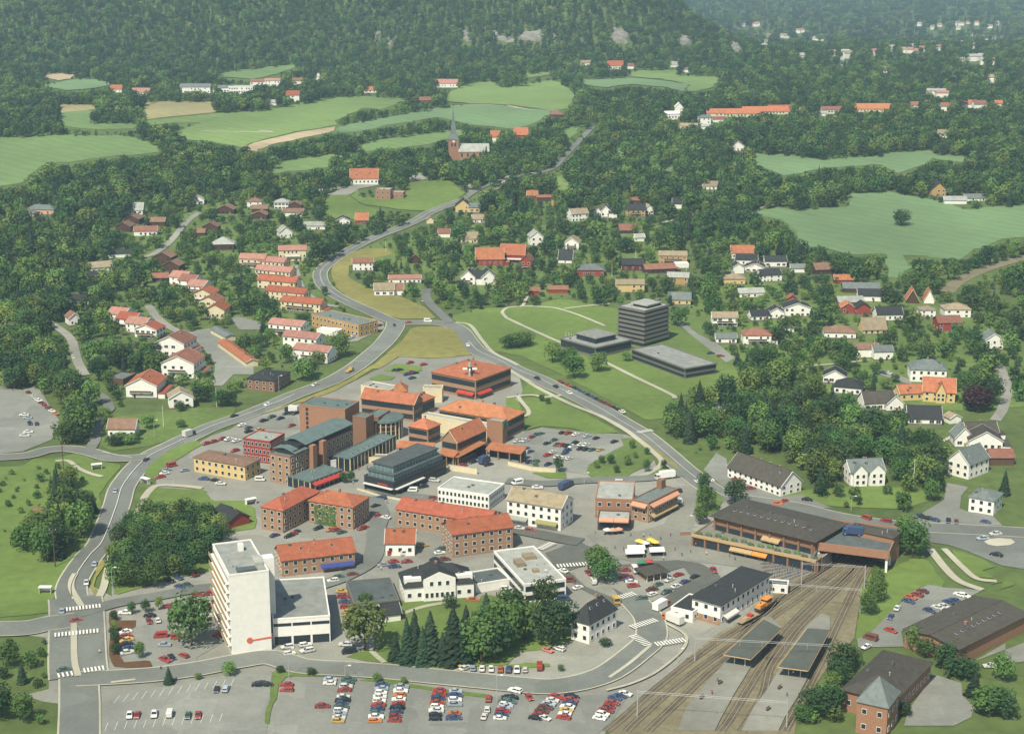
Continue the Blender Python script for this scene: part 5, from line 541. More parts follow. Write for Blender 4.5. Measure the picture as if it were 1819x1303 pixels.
28,2210,3,2208,1,2201,3404,1,3402,1,3401,3001,2,2801,2,2801,2201,6,1402,5,2603,3406,3002,3201,5,3402,2,3402,1401,1601,2206,30,2205,31,29,2202,2001,2206,3,2207,2,2202,3403,2801,3401,2,3401,2601,2,2602,2,2201,1401,5,1401,6,1401,2,2204,3401,2201,3003,3401,1,3401,2,3401,3,3401,2201,1401,2208,4,2201,24,2205,31,
28,2202,1801,2001,2206,3,2208,1,2203,3401,2801,2601,3401,2,3401,2601,5,3401,2001,16,2205,1601,2001,1601,2001,2204,1,2201,3001,3,2201,1,1401,2207,1,2201,1,2203,15,1401,1601,7,2204,31,
28,2202,1802,2001,2205,2,2208,2,2204,3401,2601,3404,2,3401,3,3401,1801,16,2001,2204,2001,1601,1401,2001,2207,2,2202,1,2203,2001,2206,2001,2206,12,1401,1603,1,2201,3,2205,30,28,2201,1601,1803,2001,2221,1,3404,2,3401,3,3401,1801,16,1801,2201,2001,2202,1801,1402,2201,2001,2206,1,2203,2,2201,2003,2212,1401,12,1402,2205,1,2205,30,
27,2202,1602,1803,2001,2220,3405,1,3402,2,1801,2001,2201,15,1401,1801,2001,1801,2202,2001,1402,1802,2206,1,2203,1,2203,1801,2214,9,1601,2,1403,2210,30,27,2202,1401,1602,1803,2219,1,2201,3404,2,3401,1,2202,1802,15,1401,1601,1801,2001,2202,1401,2,1601,2207,1,2204,1,2202,1802,2213,9,1601,4,2212,29,
27,2201,1601,1402,1601,1804,2218,1,2202,3405,2201,1801,2003,1601,16,1401,1601,1801,2202,3,1601,1801,2214,1601,2001,2214,7,2201,1402,4,2211,29,26,2202,1403,1603,1802,2221,3403,2205,1802,2001,3,1602,11,1401,1601,1801,2001,2201,3,1602,1801,2212,1801,1602,2213,8,2201,1402,2202,2,2211,29,
26,2202,1,1403,1602,1802,2229,2001,2201,1401,3,1401,1601,9,1401,1,1401,1,2201,1801,2001,1,2202,1601,1401,2214,1402,2214,5,2204,1,2215,29,26,2201,1801,3,1402,1602,2001,2229,1,1401,2201,3,1402,9,2001,2,1402,1802,2001,2202,1401,1,2214,1402,2207,2001,2210,1,2203,2,2216,28,
25,2202,4,1402,1602,1801,2225,2001,2204,1,1401,1801,3,1401,1,2202,6,2202,1,1401,1,2201,1802,2001,1801,1401,1,2214,1401,1,2207,2002,2214,2,2215,28,25,2202,5,1403,2001,2225,2002,2205,1,2201,5,2201,6,1401,2201,3,1601,2201,1802,2001,1401,1,2210,1801,2204,2,2205,1803,2210,2001,2203,2,2215,28,
24,2202,1801,6,1401,1601,1801,2225,1802,2004,2203,3,2203,7,2201,1,2201,1,1401,1601,2001,2201,1801,1401,1,2210,1801,2203,3,2205,1801,1601,1802,2001,2208,1802,2203,1,2216,27,24,2202,1401,7,1601,1801,2226,1803,2002,2202,1601,3,1601,2202,5,2201,1401,2202,2,1401,1802,2001,1801,1401,1,2210,1801,2204,2,2204,2001,1801,1601,1802,2002,2207,2001,1801,2001,2202,1,2217,26,
24,2201,1601,7,1401,1601,1801,2224,2001,1602,1804,2203,3,2203,5,2201,1,2203,2,1401,1802,2201,2,2210,1801,2204,1,2205,2001,1801,1603,1802,2002,2201,2001,2202,2001,1802,2002,2219,26,23,2202,9,1601,1801,2224,1801,1603,1803,2203,3,2204,1,2208,1,2201,1,2001,1401,1601,1801,2211,1601,1801,2209,2001,1601,1403,1601,1803,2005,1801,1601,1802,2001,2218,26,
23,2202,1401,8,1401,2001,2201,2002,2221,1601,1401,1604,1801,2202,4,2203,2,2209,3,1402,1,2211,1801,1601,2209,1801,1601,1403,1602,1806,2001,1801,1602,1802,2218,26,23,2201,1601,8,1402,2005,2221,1402,1604,2001,2202,2,2204,2,2210,1401,2001,1402,2,2210,1602,2209,1801,1601,2,1402,1602,1801,1601,1805,1402,1601,1802,2202,2001,2214,26,
23,2201,1601,9,1601,1804,2002,2219,2,1405,2203,3,2218,1,1401,2001,2210,1601,1,2209,1801,1402,3,1401,1609,1401,1602,1801,2201,2001,1802,2214,25,22,2202,10,1401,1804,2003,2218,3,1404,2002,2201,2,2218,3,1801,2211,1,2209,1602,5,1401,1607,1401,1,1401,1602,2001,1803,2214,25,
22,2202,1401,9,1604,1803,2004,2215,5,1402,1802,2001,2,2209,2002,2201,2001,2206,1,1401,1801,2001,2209,2001,1,2209,1601,1401,5,1407,1601,1401,2,1402,1803,1601,2215,24,22,2202,10,1605,1805,2003,2213,6,1601,1803,1,2210,1802,2001,2208,1,1401,2001,2204,2001,1801,2203,1401,1,2209,1601,1401,7,1407,3,1401,1601,1801,1603,2213,25,
21,2202,11,1403,1603,1805,2002,2214,6,2214,1803,2208,2,2206,2001,2204,1,2209,1601,10,1401,1,1403,4,1401,2001,1601,1402,2214,24,21,2202,11,1404,1604,1805,2210,2001,2202,7,1601,2002,2210,1602,1802,2209,1,1801,2204,2001,1601,2214,1601,19,1401,1603,1401,1601,2214,23,
20,2203,11,1401,2,1402,1605,1803,2210,1801,2203,5,1401,1602,1802,2003,2206,1801,1602,2002,2208,1,1601,2001,2203,1801,1601,2212,2002,1401,20,1405,2214,23,21,2201,1401,15,1403,1605,1801,2208,2001,1802,2001,2202,5,1401,2001,1801,2201,1802,2004,2204,1402,1602,1801,2208,1,1601,1801,2203,1801,1401,2213,1801,2201,20,1402,3,2214,23,
20,2202,16,1405,1603,2001,2208,2002,1802,2202,6,1401,2002,1601,1803,2002,2204,1404,1801,2208,1,1601,1801,2203,1801,1401,1801,2211,1802,1401,25,2214,23,19,2203,18,1405,1601,1801,2206,2001,1802,1602,1801,2001,2202,5,1401,1,1801,1602,1805,2001,2202,2,1402,1801,2208,1,1401,1801,2203,1601,1401,1601,2211,1802,2201,8,2201,17,2213,23,
19,2202,22,1403,1601,2206,1803,1602,1801,2002,2202,4,2202,1,1605,1802,2002,2201,1401,3,2209,2,1801,2203,1801,1,1401,2211,2001,1601,2201,6,2206,14,2214,22,19,2202,24,1401,1601,2203,2003,1802,1601,1401,1602,1801,2001,2204,2,1401,1,1402,1604,1804,2001,4,2210,1,1601,2203,1801,1,2212,1801,1601,1801,2201,5,2210,9,2215,22,
19,2201,1601,25,2203,2003,1802,1602,1402,1601,1802,2001,2206,1,1601,1403,1604,1802,2001,5,2001,2208,1,1401,2204,1,2212,1801,1401,1801,2,2201,1,2212,6,2218,22,18,2203,25,2202,2001,1804,1602,1401,1,1401,1601,1802,2002,2206,1601,1,1404,1603,1802,1401,3,2201,1801,2208,2,1801,2203,1,2213,1402,2217,5,2219,21,
18,2202,25,2202,2001,1804,1602,1401,2,1402,1601,1802,2001,2206,1401,2,1403,1604,1801,4,2204,2002,2204,1,1401,2001,2203,1,2213,2,2220,2,2219,21,17,2203,25,2202,1801,1605,1401,4,1401,1602,1802,2002,2204,6,1403,1601,1801,1,2204,1801,2202,2002,2204,2001,1,1601,2203,1,2213,2,2223,2002,2217,20,
18,2201,1801,25,2202,1801,1604,1402,4,1401,1603,1802,2001,2204,1801,5,1403,1601,1801,1,1401,2203,1601,2202,1802,2204,2,1601,2203,1,2214,1,2223,2001,1801,2217,20,17,2203,24,2203,1603,1402,6,1402,1602,1803,2004,9,1401,1601,1,1401,2001,2202,1601,1801,2201,1802,2204,1601,1,1601,2217,2,2224,1801,2218,19,
17,2202,25,2203,1401,1601,1404,6,1402,1602,1802,2003,1801,9,1401,1601,1,1801,2203,1401,1801,2201,1602,2204,1801,1,1401,2001,2217,1,2224,1801,2218,19,16,2203,24,2203,1801,1403,9,1403,1602,1805,10,1401,1,1801,2202,1601,1401,2202,1601,2001,2204,1601,2,1801,2217,1,2224,2002,2217,19,
16,2203,24,2203,1601,1401,13,1401,1603,1801,2201,1803,9,1401,1,1601,2203,1402,1801,1601,1801,2204,1601,2,1801,2242,1801,1601,2217,19,16,2202,24,2204,1401,15,1401,1605,1803,10,1601,2001,2201,2001,1,1401,2001,1402,2204,1602,1,1401,2210,2004,2228,1801,1401,1601,2217,18,
16,2204,21,2204,1801,16,1402,1605,1802,10,1401,1801,2001,1801,1,1802,1402,2204,1601,1401,1,1601,1801,2209,1805,2228,1401,2218,18,15,2207,18,2202,1801,2001,2202,17,1402,1605,1802,9,1402,2001,1801,1401,1802,2,2204,1402,2,2210,1803,2230,1402,2217,18,
15,2212,13,2202,1801,2002,18,1406,1601,1803,2001,7,2002,1802,1,1801,1601,1,1401,1801,2203,2,1601,1,1801,2210,1801,2231,2,2218,17,15,2213,4,1603,3,1602,1801,2001,1802,2001,1401,18,1406,1602,1802,2001,6,1401,1802,1601,1,1602,2,1801,2203,4,1801,2210,1601,2005,2227,1,1801,2217,17,
14,2216,1601,1,1601,1406,1601,2201,1601,1803,20,1401,1,1403,1602,1803,2001,6,1605,1401,2,1801,2203,2,1401,1,1601,2209,1801,1602,1801,1601,2002,2227,2,2217,17,14,2216,1601,1409,2201,1602,1802,24,1401,1603,1803,2001,5,1603,1,1402,2,1601,1801,2202,2,1401,1,1601,2210,1402,1802,1601,1801,2228,1,2218,16,
13,2217,1405,2,1403,2201,1603,26,1402,1602,1802,2003,3,1602,1404,1,1401,1601,1801,2202,2,1401,1,2209,2002,1402,1601,1401,1601,1801,2247,16,13,2216,1801,1402,7,1401,1605,20,1401,4,1402,1603,1802,2001,2201,1801,2,1405,2,1401,1601,1801,2201,2001,5,2208,2002,1405,1801,2228,1,2218,16,
13,2216,1401,9,2201,1402,1603,25,1403,1602,1805,1,1601,1403,4,1402,1601,2001,1802,2,2201,1,2208,1802,4,2001,1601,2005,2243,15,13,2216,1401,9,2201,1405,26,1403,1602,1804,1601,1402,7,1401,1601,2001,1801,2201,2,2201,1,2208,1802,3,1601,1,1601,1801,2001,1801,2002,2206,2003,2233,16,
12,2217,10,1801,1,1404,27,1403,1602,1801,1603,1401,8,1401,1601,1802,2204,1,2209,1802,2,1601,1,1602,1804,2003,2204,2002,2234,15,12,2216,1801,9,2201,1801,3,1401,1,1401,19,1601,8,1402,1604,1401,10,1601,1801,1602,2212,2001,1601,5,1402,1804,2006,1803,2002,2232,15,
12,2216,10,1801,1601,25,1601,9,1401,1603,1402,11,1602,1801,2213,1602,1,2201,1601,1,1402,1808,2002,2201,1803,2001,2202,2004,2227,14,11,2216,1801,4,2001,2202,1,2203,26,1601,8,1403,1602,1401,12,1602,1801,2212,1801,1602,2202,1401,3,1604,1805,2203,1803,2202,2004,2227,14,
11,2216,1401,4,2001,2205,1601,25,1401,1601,1801,2001,8,1401,1601,1402,12,1601,1402,2212,1801,1402,2203,3,1605,1804,2202,2002,1601,1802,2201,2001,1804,2206,2002,2218,14,10,2217,1401,3,1401,2206,1401,25,1401,1601,1802,8,1403,13,1403,2213,1402,1601,2202,3,1608,1801,1601,1801,1603,1801,2202,1805,2202,2002,2203,2002,2218,13,
10,2217,4,1601,2206,1401,26,1602,1802,7,1402,14,1403,2213,2,1601,2202,1,1401,1,1405,1604,2001,2201,1802,1602,2001,2202,1805,2201,2002,2203,1802,2201,2003,2214,13,10,2217,4,1601,2205,1801,27,1401,1601,1803,7,1401,14,1401,2,1801,2212,2,1401,2202,1,1401,1,1405,1606,2202,1401,1602,1801,2001,1604,2001,2202,1801,2204,1801,2201,2004,2214,12,
10,2216,1801,3,1401,1601,2205,1801,27,1401,1601,1802,1602,21,1401,1,1401,2001,2212,2,1401,1801,2201,3,1409,1801,1602,1402,1602,1801,2201,1605,2202,1802,2202,1807,2002,2212,12,9,2217,4,1401,2206,1601,27,1401,1605,24,1801,2213,2,1601,2201,8,1406,1601,1405,2201,1605,1801,2201,1802,2203,1601,2202,1803,2201,1801,2212,12,
9,2216,1801,4,1601,1801,2205,1401,27,1402,1603,1801,24,1601,2212,3,1601,2202,8,1404,1601,1401,1,2201,1,1402,2201,1601,1404,1801,2201,1801,1601,2202,2001,1601,2001,2201,1806,2212,11,
9,2217,4,1401,2206,29,1401,1604,1801,23,1601,2212,2,1401,1801,2203,11,1402,2202,1403,2201,1601,1405,2201,2001,1601,2001,2202,1602,1801,2201,1601,1801,2202,1801,2212,11,9,2216,1801,3,1401,1601,2206,29,1401,1602,1401,1602,1801,22,1601,2212,4,2203,11,2201,1,1401,4,2202,1405,2201,1801,1602,2202,1801,1601,2201,2001,1602,2002,1801,2212,11,
8,2217,5,1601,2205,1401,10,2202,18,1403,1601,1802,21,1402,1801,2212,3,2203,13,2201,4,2202,5,2201,1802,1601,2202,1601,1401,1606,2002,2212,10,8,2216,1801,4,1401,1801,2205,10,2204,16,1405,1601,1803,20,1601,2214,2,2203,11,2201,1,2202,3,2202,5,2202,1402,1601,2202,1402,1801,1603,1801,1602,2212,10,
7,2217,6,2206,10,2207,14,1402,1,1401,1601,2201,1602,1801,19,1401,1601,2213,2,2204,3,2201,9,2202,3,2201,5,2001,2201,1601,1401,1601,2202,1402,2201,1404,1801,1601,1801,2211,10,7,2217,5,2207,10,1801,2206,1801,16,1401,1601,2002,1601,21,2220,1,2203,9,2202,3,2201,6,2202,1402,2202,3,1404,1601,1401,1801,2212,9,
7,2217,5,2207,10,2207,1801,17,1401,1604,20,1801,2214,1,2209,6,2204,3,2201,6,2202,2,2203,1,2201,1407,2212,9,6,2218,5,2207,10,2207,1401,17,1401,1604,2001,19,1801,2213,2,2210,5,2205,1,2203,5,2202,2,2203,2,2201,2,1401,1,2201,1401,2212,9,
6,2218,5,2207,10,2207,1402,16,1403,1602,1801,2201,1601,17,1401,2214,1,2213,2,2209,5,2203,1,2202,2001,2,2202,3,2201,1401,2212,9,5,2218,5,2206,2001,11,2206,1402,2202,15,1404,1601,1801,2201,1401,17,1401,2214,1,2226,2,2204,1,2203,2001,1,2202,3,2201,2,2211,9,
5,2218,5,2205,2002,10,2207,2,2202,16,1405,2201,1401,17,1401,2214,1,2214,1,2211,3,2203,2,2202,1801,2,2201,6,2212,8,5,2217,1401,5,2205,1802,10,2208,1,2201,1601,15,1406,2201,1403,16,2214,1,2201,2001,2225,1,2204,2,2201,2001,1801,1,2202,6,2212,8,
4,2229,1802,9,2001,2207,2,2201,1801,1601,17,1402,2202,1401,18,2216,2002,2224,1,2204,2,2201,2001,1802,1,2201,4,2201,2,2212,7,4,2229,1801,10,2201,2001,2203,2001,2202,2,1801,1601,1401,1801,18,2202,19,2214,2002,1801,2231,1,2201,1803,1,2202,6,2212,7,
4,2218,2003,2205,2001,2202,1803,8,1801,2005,2202,2,1801,1402,2202,14,2201,2,2202,19,1801,2213,2001,1803,2001,2232,1801,1602,2202,3,2201,2,2212,7,3,2218,2005,2203,2002,2202,1802,2201,2,2202,2003,1,2006,2202,1,2202,1402,2202,17,2202,19,2214,2001,1801,2201,1801,2002,2231,1801,1602,2001,2202,1,2217,6,
3,2218,2001,1802,2002,2203,1802,2201,2001,1601,2001,2204,1805,2201,1805,2202,1,2201,1403,1601,2201,17,2202,19,2214,2001,1804,2001,2231,1801,1602,1801,2202,1,2217,6,3,2216,2003,1803,2002,2202,1801,2202,1602,2001,2204,1805,2201,1805,2204,1601,1402,2203,16,2202,19,2204,2001,2208,2001,1801,1601,2201,1802,2002,2231,1801,1602,2220,6,
3,2215,2002,1806,2001,2202,1803,1603,2204,1805,2201,1805,2205,1,1401,2203,11,2202,3,2202,19,2203,2002,2206,2001,2201,2001,1806,2001,2231,2001,1401,1601,1801,2219,6]),
(-960,1834,9.6,204,106,[
35,2212,2001,1806,2201,1801,2201,1801,1601,2204,1803,1601,1804,2203,2,2203,9,2201,2,2201,15,2203,1801,2001,2204,2001,1803,1601,1802,2223,1602,1401,2216,39,35,2212,1802,1602,1803,2001,1601,2201,1402,2204,1608,2204,1,2204,5,2205,1,2201,2001,14,2202,2003,2203,2002,1801,1604,1801,2224,1601,1401,2215,4602,38,
35,2211,1802,1603,1803,2001,1601,2201,1402,2204,1603,2001,1604,2204,1,2206,2,1801,2206,2002,14,2201,2001,1803,2004,1803,1601,1401,1602,2224,1403,2215,4601,38,34,2213,1801,1604,1802,1601,1801,2201,1401,2204,1603,1401,1604,1801,2001,2202,2,2207,1401,1801,2206,1802,14,2201,2001,1804,2002,1802,1602,1402,1602,2224,1401,2,2213,4603,38,
34,2212,2001,1605,1802,1401,1601,3,2203,1602,1402,1801,1601,1402,1801,2002,2201,2,2207,1401,1601,2206,1801,16,1802,1601,1806,1602,1401,1603,1801,2224,2,2212,4604,38,33,2212,2001,1602,1402,1603,1801,1401,1601,2,2204,1408,1601,2001,1801,2201,2,2207,1401,2208,15,2201,1801,1603,1804,1603,2,1402,1601,2224,3,2209,4607,37,
33,2212,2001,1601,1404,1602,1402,2201,2,2203,1601,1403,1601,1404,1803,2201,1,2001,2207,1401,2208,1601,14,2201,1605,1802,1603,1401,1,1401,1,1401,1601,2224,2,2205,2001,2202,4609,37,33,2212,1601,1402,1,1403,1601,1402,2201,2,2203,1403,2,1404,1803,2201,1,1801,2207,1,2207,2001,15,2201,1801,1601,1402,1601,1802,1603,1401,3,1401,1601,2225,2,2204,1801,2202,4610,36,
32,2213,1801,1401,3,1402,1601,1,2202,2,2203,4,2201,4,1803,2201,1,2208,1,2207,1602,14,2201,1801,1601,1402,1605,1402,4,1401,1801,2224,2,2204,1801,2201,4611,36,32,2213,1401,4,1402,1601,1,2202,1,2204,8,1401,1603,2201,1802,2206,2,2207,1602,14,2201,1602,1402,1605,1402,5,1801,2224,2,2204,4601,4201,4611,36,
32,2212,1601,6,1401,1601,1,2207,4,2201,3,2001,1602,2001,2201,1602,2001,2206,1,2207,1402,14,2201,1601,1404,1602,1403,5,1401,2225,2,2203,4602,4401,4611,36,31,2213,1401,6,1401,2,2207,8,1401,1602,1801,2201,1601,2208,1,2207,1403,13,2201,1601,1402,2,1405,6,1601,2227,4604,4201,4611,36,
31,2213,7,1401,2,2207,8,1401,1603,1801,1601,2216,1402,2201,13,2201,1601,1401,3,1404,7,1601,2227,4604,4202,4611,35,31,2212,1801,9,2208,3,2201,4,1403,1601,1801,1601,1802,2214,7,2202,7,2201,1601,4,1402,9,1401,2225,4607,4401,4611,35,
30,2213,10,2208,3,1801,4,1404,1601,1401,2201,1801,2214,8,2202,5,2202,1601,4,1402,9,1401,2224,4608,3801,4612,34,30,2214,7,2209,3,2202,1801,3,1403,2201,1401,1601,2201,1801,2214,3,2201,3,2204,4,2202,1401,16,1601,2223,4609,4401,4611,34,
30,2213,1601,7,2210,1,2202,1801,1601,6,2204,1601,2214,3,2201,3,2203,5,2203,16,1401,2219,2001,2201,4610,1,3801,4611,34,29,2214,9,2209,1,2203,1603,4,2201,2,2201,2001,2214,2,2201,4,2203,1801,4,2202,1401,16,1601,2219,4401,4612,3801,4611,34,
29,2213,1601,1401,7,2212,2002,1602,1401,3,4201,4601,1,2201,1801,1601,2214,2,2202,3,2203,1602,3,2203,16,2001,2219,4201,4612,1,3801,4611,33,29,2213,1601,7,2213,1801,1601,1403,4,4601,1,4601,1801,1601,2214,2,2203,2,2203,1603,2,2202,18,2218,4602,4201,4612,1,4611,33,
29,2212,1801,1601,6,2214,1801,1601,3803,4,4601,1,4601,4002,4602,2212,2,2204,1,2203,1402,1601,2,2202,2001,17,2217,4616,1,4612,32,28,2213,1402,6,2213,4601,1801,1401,3803,3,4201,4601,1,4601,4001,3801,4602,2202,4602,2208,2,2208,1601,1402,2,2203,17,2217,4616,2,4611,32,
28,2213,2001,6,2212,4601,2201,4601,3803,5,4201,4601,1,4609,2218,1403,1601,2204,17,2217,4603,4001,4625,32,27,2214,1401,3,2201,2,2211,4604,3801,6,4001,4201,4401,1,4601,1,4612,2203,1,2209,1401,1,1402,2206,15,2216,4604,4401,4613,1,4611,32,
27,2214,3,1401,2211,4606,8,4001,4201,4401,4602,1,4616,2209,3,1401,2207,2001,13,2216,4605,4001,4625,31,27,2205,4601,2208,4,2207,4601,2204,4606,6,3801,4002,4401,4602,1,4616,2209,3,1401,2208,2001,12,2215,2001,4605,3801,4625,31,
26,4615,3,4619,7,4001,4202,4602,1,4617,2209,3,2207,1802,2201,11,2215,4606,4001,4626,30,26,4614,4,4618,7,3802,4001,4201,4602,1,4618,2208,3,2207,1802,2201,11,2214,4607,3801,4609,4401,4602,4402,4612,30,
26,4614,4,4618,8,3801,4001,4201,4602,1,4618,2208,3,2204,2001,2203,1801,2201,7,1601,2217,4617,4401,4603,4401,4612,30,26,4613,5,4618,8,3801,4001,4623,2207,3,2204,2001,2203,1801,2201,1801,5,2201,1401,1601,2215,4603,4201,4614,4401,4602,4401,4614,29,
25,4615,2,4621,7,3801,4001,4623,2207,3,2204,2001,2203,1601,2001,7,1401,2216,4603,4201,4605,1,4612,4202,4612,29,25,4637,8,3801,4001,4624,2205,1,2202,1,2204,1801,2203,1601,2001,7,1401,2216,4603,4201,4605,1,4609,4201,4602,4202,4613,28,
25,4637,9,4001,4624,2207,2,2204,1801,2202,1602,1801,6,2201,1,2215,4604,4402,4617,4202,4612,29,24,4639,8,3801,4624,2201,4601,2211,1801,2202,1401,1602,1401,6,2216,4604,4201,4001,4614,4201,4601,4401,4602,4001,4612,28,
24,4640,7,3801,4626,2214,1403,1602,7,2214,4605,4001,4615,4001,4201,4401,4002,4612,28,24,4640,7,3801,4626,2211,2002,2201,1601,1402,1601,1401,2203,2,1801,2214,4601,4401,4604,4401,4615,4001,4401,4201,4001,4201,4612,28,
23,4643,5,3801,4627,2210,1601,1801,2201,1401,2,1401,2205,1401,1601,1,2211,4603,4201,4604,4401,4001,4614,4001,4202,4001,4201,4613,27,23,4644,4,4201,4628,2209,1402,2202,3,2205,1401,2201,1,2211,4603,4201,4604,4001,4615,4401,4202,4001,4201,3801,4612,27,
22,4645,1,4601,2,4630,2208,1402,2202,2,2201,1,2204,1,2213,4608,3802,4614,4201,3801,4202,4001,4401,4613,26,22,4646,3,4631,2207,1,2203,2,2206,1,2212,4610,1,4615,4001,4202,3802,4001,4612,26,
22,4648,1,4632,2206,2,2202,2,2201,1,2205,1,2209,4606,4401,4001,4603,4401,1,4201,4615,4003,3802,4612,26,21,4683,2205,2,2202,2,2206,1,4605,2201,4604,2201,4605,4201,4401,4605,4201,4615,4401,4001,3801,2,4612,26,
21,4684,2205,1,2207,4604,1,4616,4001,4604,1,4201,4603,4401,4611,1,4002,2,4613,25,21,4685,2204,1,2201,4627,4401,4201,4602,4201,4605,4401,4611,1,4002,3801,4614,25,21,4710,4401,4607,3801,4001,4604,1,4001,4615,3803,4601,1,4613,24,
20,4711,4201,4608,3801,4603,4001,1,4001,4602,4201,4612,4001,3802,4601,1,4613,24,20,4711,4201,4608,3801,4603,4001,4601,4001,4608,4402,4605,4201,3802,2,4613,24,20,4711,4201,4608,1,4603,4402,4001,4201,4602,4201,4603,4401,4201,4402,4605,3801,1,3801,1,4614,23,
19,4711,4401,4001,4608,1,4603,4203,3801,4602,4401,4603,4401,4201,4607,3801,2,4601,1,4613,23,19,4705,4401,4606,4201,4401,4607,1,4603,4202,4001,4201,4602,4401,4602,4402,4201,4601,4401,4606,2,4615,23,
19,4661,4401,4601,4201,4616,4401,4614,4402,4608,4201,4606,4001,4613,4201,4001,3801,4603,4201,4601,4201,4601,4202,4601,4201,4601,4401,4603,3,4615,22,19,4663,4001,4610,4401,4604,4402,4614,4203,4607,4201,4606,4001,4201,4612,3801,4201,3801,4001,4601,4201,4401,4603,4202,4001,4201,4601,4201,4604,2,4614,23,
18,4662,4201,4601,4201,4610,4401,4604,4201,4001,4601,4402,4201,4602,4401,4608,4001,4201,4607,4001,4201,4605,4201,4001,4608,1,4603,3801,4601,1,4602,4201,3801,4601,4201,4601,4202,4401,4201,4601,4201,4604,2,4615,22,
18,4662,4201,4601,3801,4610,4001,4604,4201,4001,4602,4202,4602,4201,4607,4201,4002,4607,4001,4606,3802,4608,1,4603,3801,4601,3801,1,4602,4001,4602,4202,4002,4401,4602,4201,4603,2,4616,21,
17,4663,3801,4601,1,4610,4001,4201,4602,4401,4001,3801,4201,4601,4002,4601,4201,4608,3803,4606,4201,3801,4001,4605,3802,4608,1,4605,2,4603,4201,4601,4003,4201,4001,4606,3,4615,21,17,4663,3801,4601,1,4610,3801,4603,4201,3803,4001,3801,4004,4607,3801,2,4607,3802,4605,4001,1,4001,4607,1,4604,1,4601,1,4602,4201,3801,4601,4401,4601,4002,4201,4001,4605,1,4401,1,4615,21,
17,4663,1,4601,1,4610,3801,4603,4201,2,4601,4001,3802,4201,4001,4401,4607,3,4607,1,3801,4605,4001,1,4201,4602,4401,4609,1,4001,1,4603,3801,4601,4403,3801,4201,4401,4606,2,4616,20,16,4664,1,4201,4610,4001,1,4603,4001,2,4601,3801,3,4609,3,4607,2,4605,4201,1,4603,4401,4611,1,4603,1,4602,4202,4001,3801,4001,4602,4001,4603,4202,4616,20,
16,4664,2,4610,4201,1,4603,3,4601,3801,2,4001,2,4607,3801,2,4607,2,4605,3801,1,4603,4201,4611,1,4606,4401,4004,4201,4601,4001,4604,4201,4616,20,16,4664,1,4612,1,4604,1,4602,3,4601,1,4608,3,4607,2,4606,2,4614,4401,1,4602,2,4601,4202,3801,4001,3801,4401,4601,4001,4604,4201,4617,19,
15,4665,1,4611,4201,1,4602,4201,2,4602,3801,3,4610,1,4609,1,4606,2,4603,4201,4610,4201,1,4603,1,4601,4001,4201,3804,4601,4201,4604,4201,4617,19,15,4678,1,4603,4401,4604,3,4609,2,4609,1,4606,3801,1,4603,4201,4609,1,4001,1,4603,1,4602,3804,4001,4601,4201,4001,4604,4201,4616,19,
15,4665,1,4611,2,4638,2,4603,4201,4609,1,3801,1,4603,1,4601,4001,3804,1,3801,4601,4201,4602,4401,4619,18,14,4687,1,4631,1,4603,4001,4609,1,4601,1,4603,1,4602,3803,1,3801,4001,4601,3801,4201,4601,4401,4601,4001,4617,18,
14,4718,2,4603,4001,4611,4401,4604,1,4601,3803,1,3802,4601,4401,4201,4601,4401,4601,4001,4617,18,14,4719,1,4603,4001,4611,4001,1,4605,1,4601,3,4602,4001,3801,4603,4201,4617,18,14,4719,1,4603,4001,4611,3801,4201,4603,1,4604,3,4602,4001,4604,4201,4617,17,
14,4719,1,4603,4201,4001,4610,4201,4604,1,4602,1,4601,3,4602,3801,4602,4201,4601,4001,4617,17,13,4724,4201,4001,4610,4201,3801,4603,1,4602,1,4601,4,4601,1,4001,4601,4401,4601,4201,4617,17,
13,4720,1,4603,4201,4001,4401,4610,1,4606,1,4601,2,3801,4603,1,4603,4201,3801,4617,16,12,4726,4001,4611,1,4608,2,3801,1,4602,1,4604,3801,4617,16,12,4726,4001,4611,1,4607,4,4601,1,4601,1,4602,4201,4601,4401,4617,16,
11,4727,4002,4618,6,4606,3801,4001,4617,15,12,4726,4002,4611,1,4606,1,4601,4,4607,3801,4617,15,11,4727,3801,4001,4611,1,4607,3,3801,4603,1,4602,4002,3801,4617,15,11,4728,4001,4611,1,4607,4,4603,1,4602,4001,4601,3801,4618,14,
11,4728,4001,4611,1,4607,1,4601,4,4601,1,4602,4401,4601,3801,4618,14,10,4728,4201,4002,4610,1,4607,1,4601,2,4601,1,4601,2,4601,4402,4201,1,4617,14,10,4729,3801,4621,2,4607,4001,4601,1,4618,13,
9,4730,3801,4001,4607,4402,4602,1,4606,5,4601,1,4601,1,4602,4001,4601,1,4618,13,9,4730,4002,4611,1,4608,3,4601,1,4601,1,4602,4001,4601,1,4619,12,9,4730,4201,4001,4608,4401,4610,1,4601,1,4602,1,4605,4401,4601,1,4617,13,
9,4730,4201,4001,4608,4401,4610,1,4601,1,4601,3,4601,1,4602,4001,4601,1,4618,12,8,4732,4001,4608,4401,4603,1,4606,1,4601,3,4603,1,4602,4001,4620,12,8,4731,4201,4001,4201,4611,1,4610,1,4607,4201,4620,11,
8,4732,4001,4201,4608,4401,4602,1,4610,1,4604,1,4601,4202,4601,1,4618,11,7,4733,4002,4607,4402,4602,1,4615,1,4602,3801,4601,1,4601,4401,4617,10,7,4733,4201,4001,4607,4401,4201,4614,1,4603,1,4602,4002,4601,1,4601,4402,4615,10,
7,4733,4002,4607,4401,4201,4603,1,4617,4001,4401,4601,1,4601,4402,4615,10,7,4642,5,4653,2,4602,1,4629,4001,4607,4401,4615,1,4604,1,4601,4201,3801,4601,1,4601,4401,4616,10,6,4641,9,4649,8,4627,4201,4001,4201,4606,4402,4201,4602,1,4615,1,4602,4001,4601,1,4601,4401,4617,9,
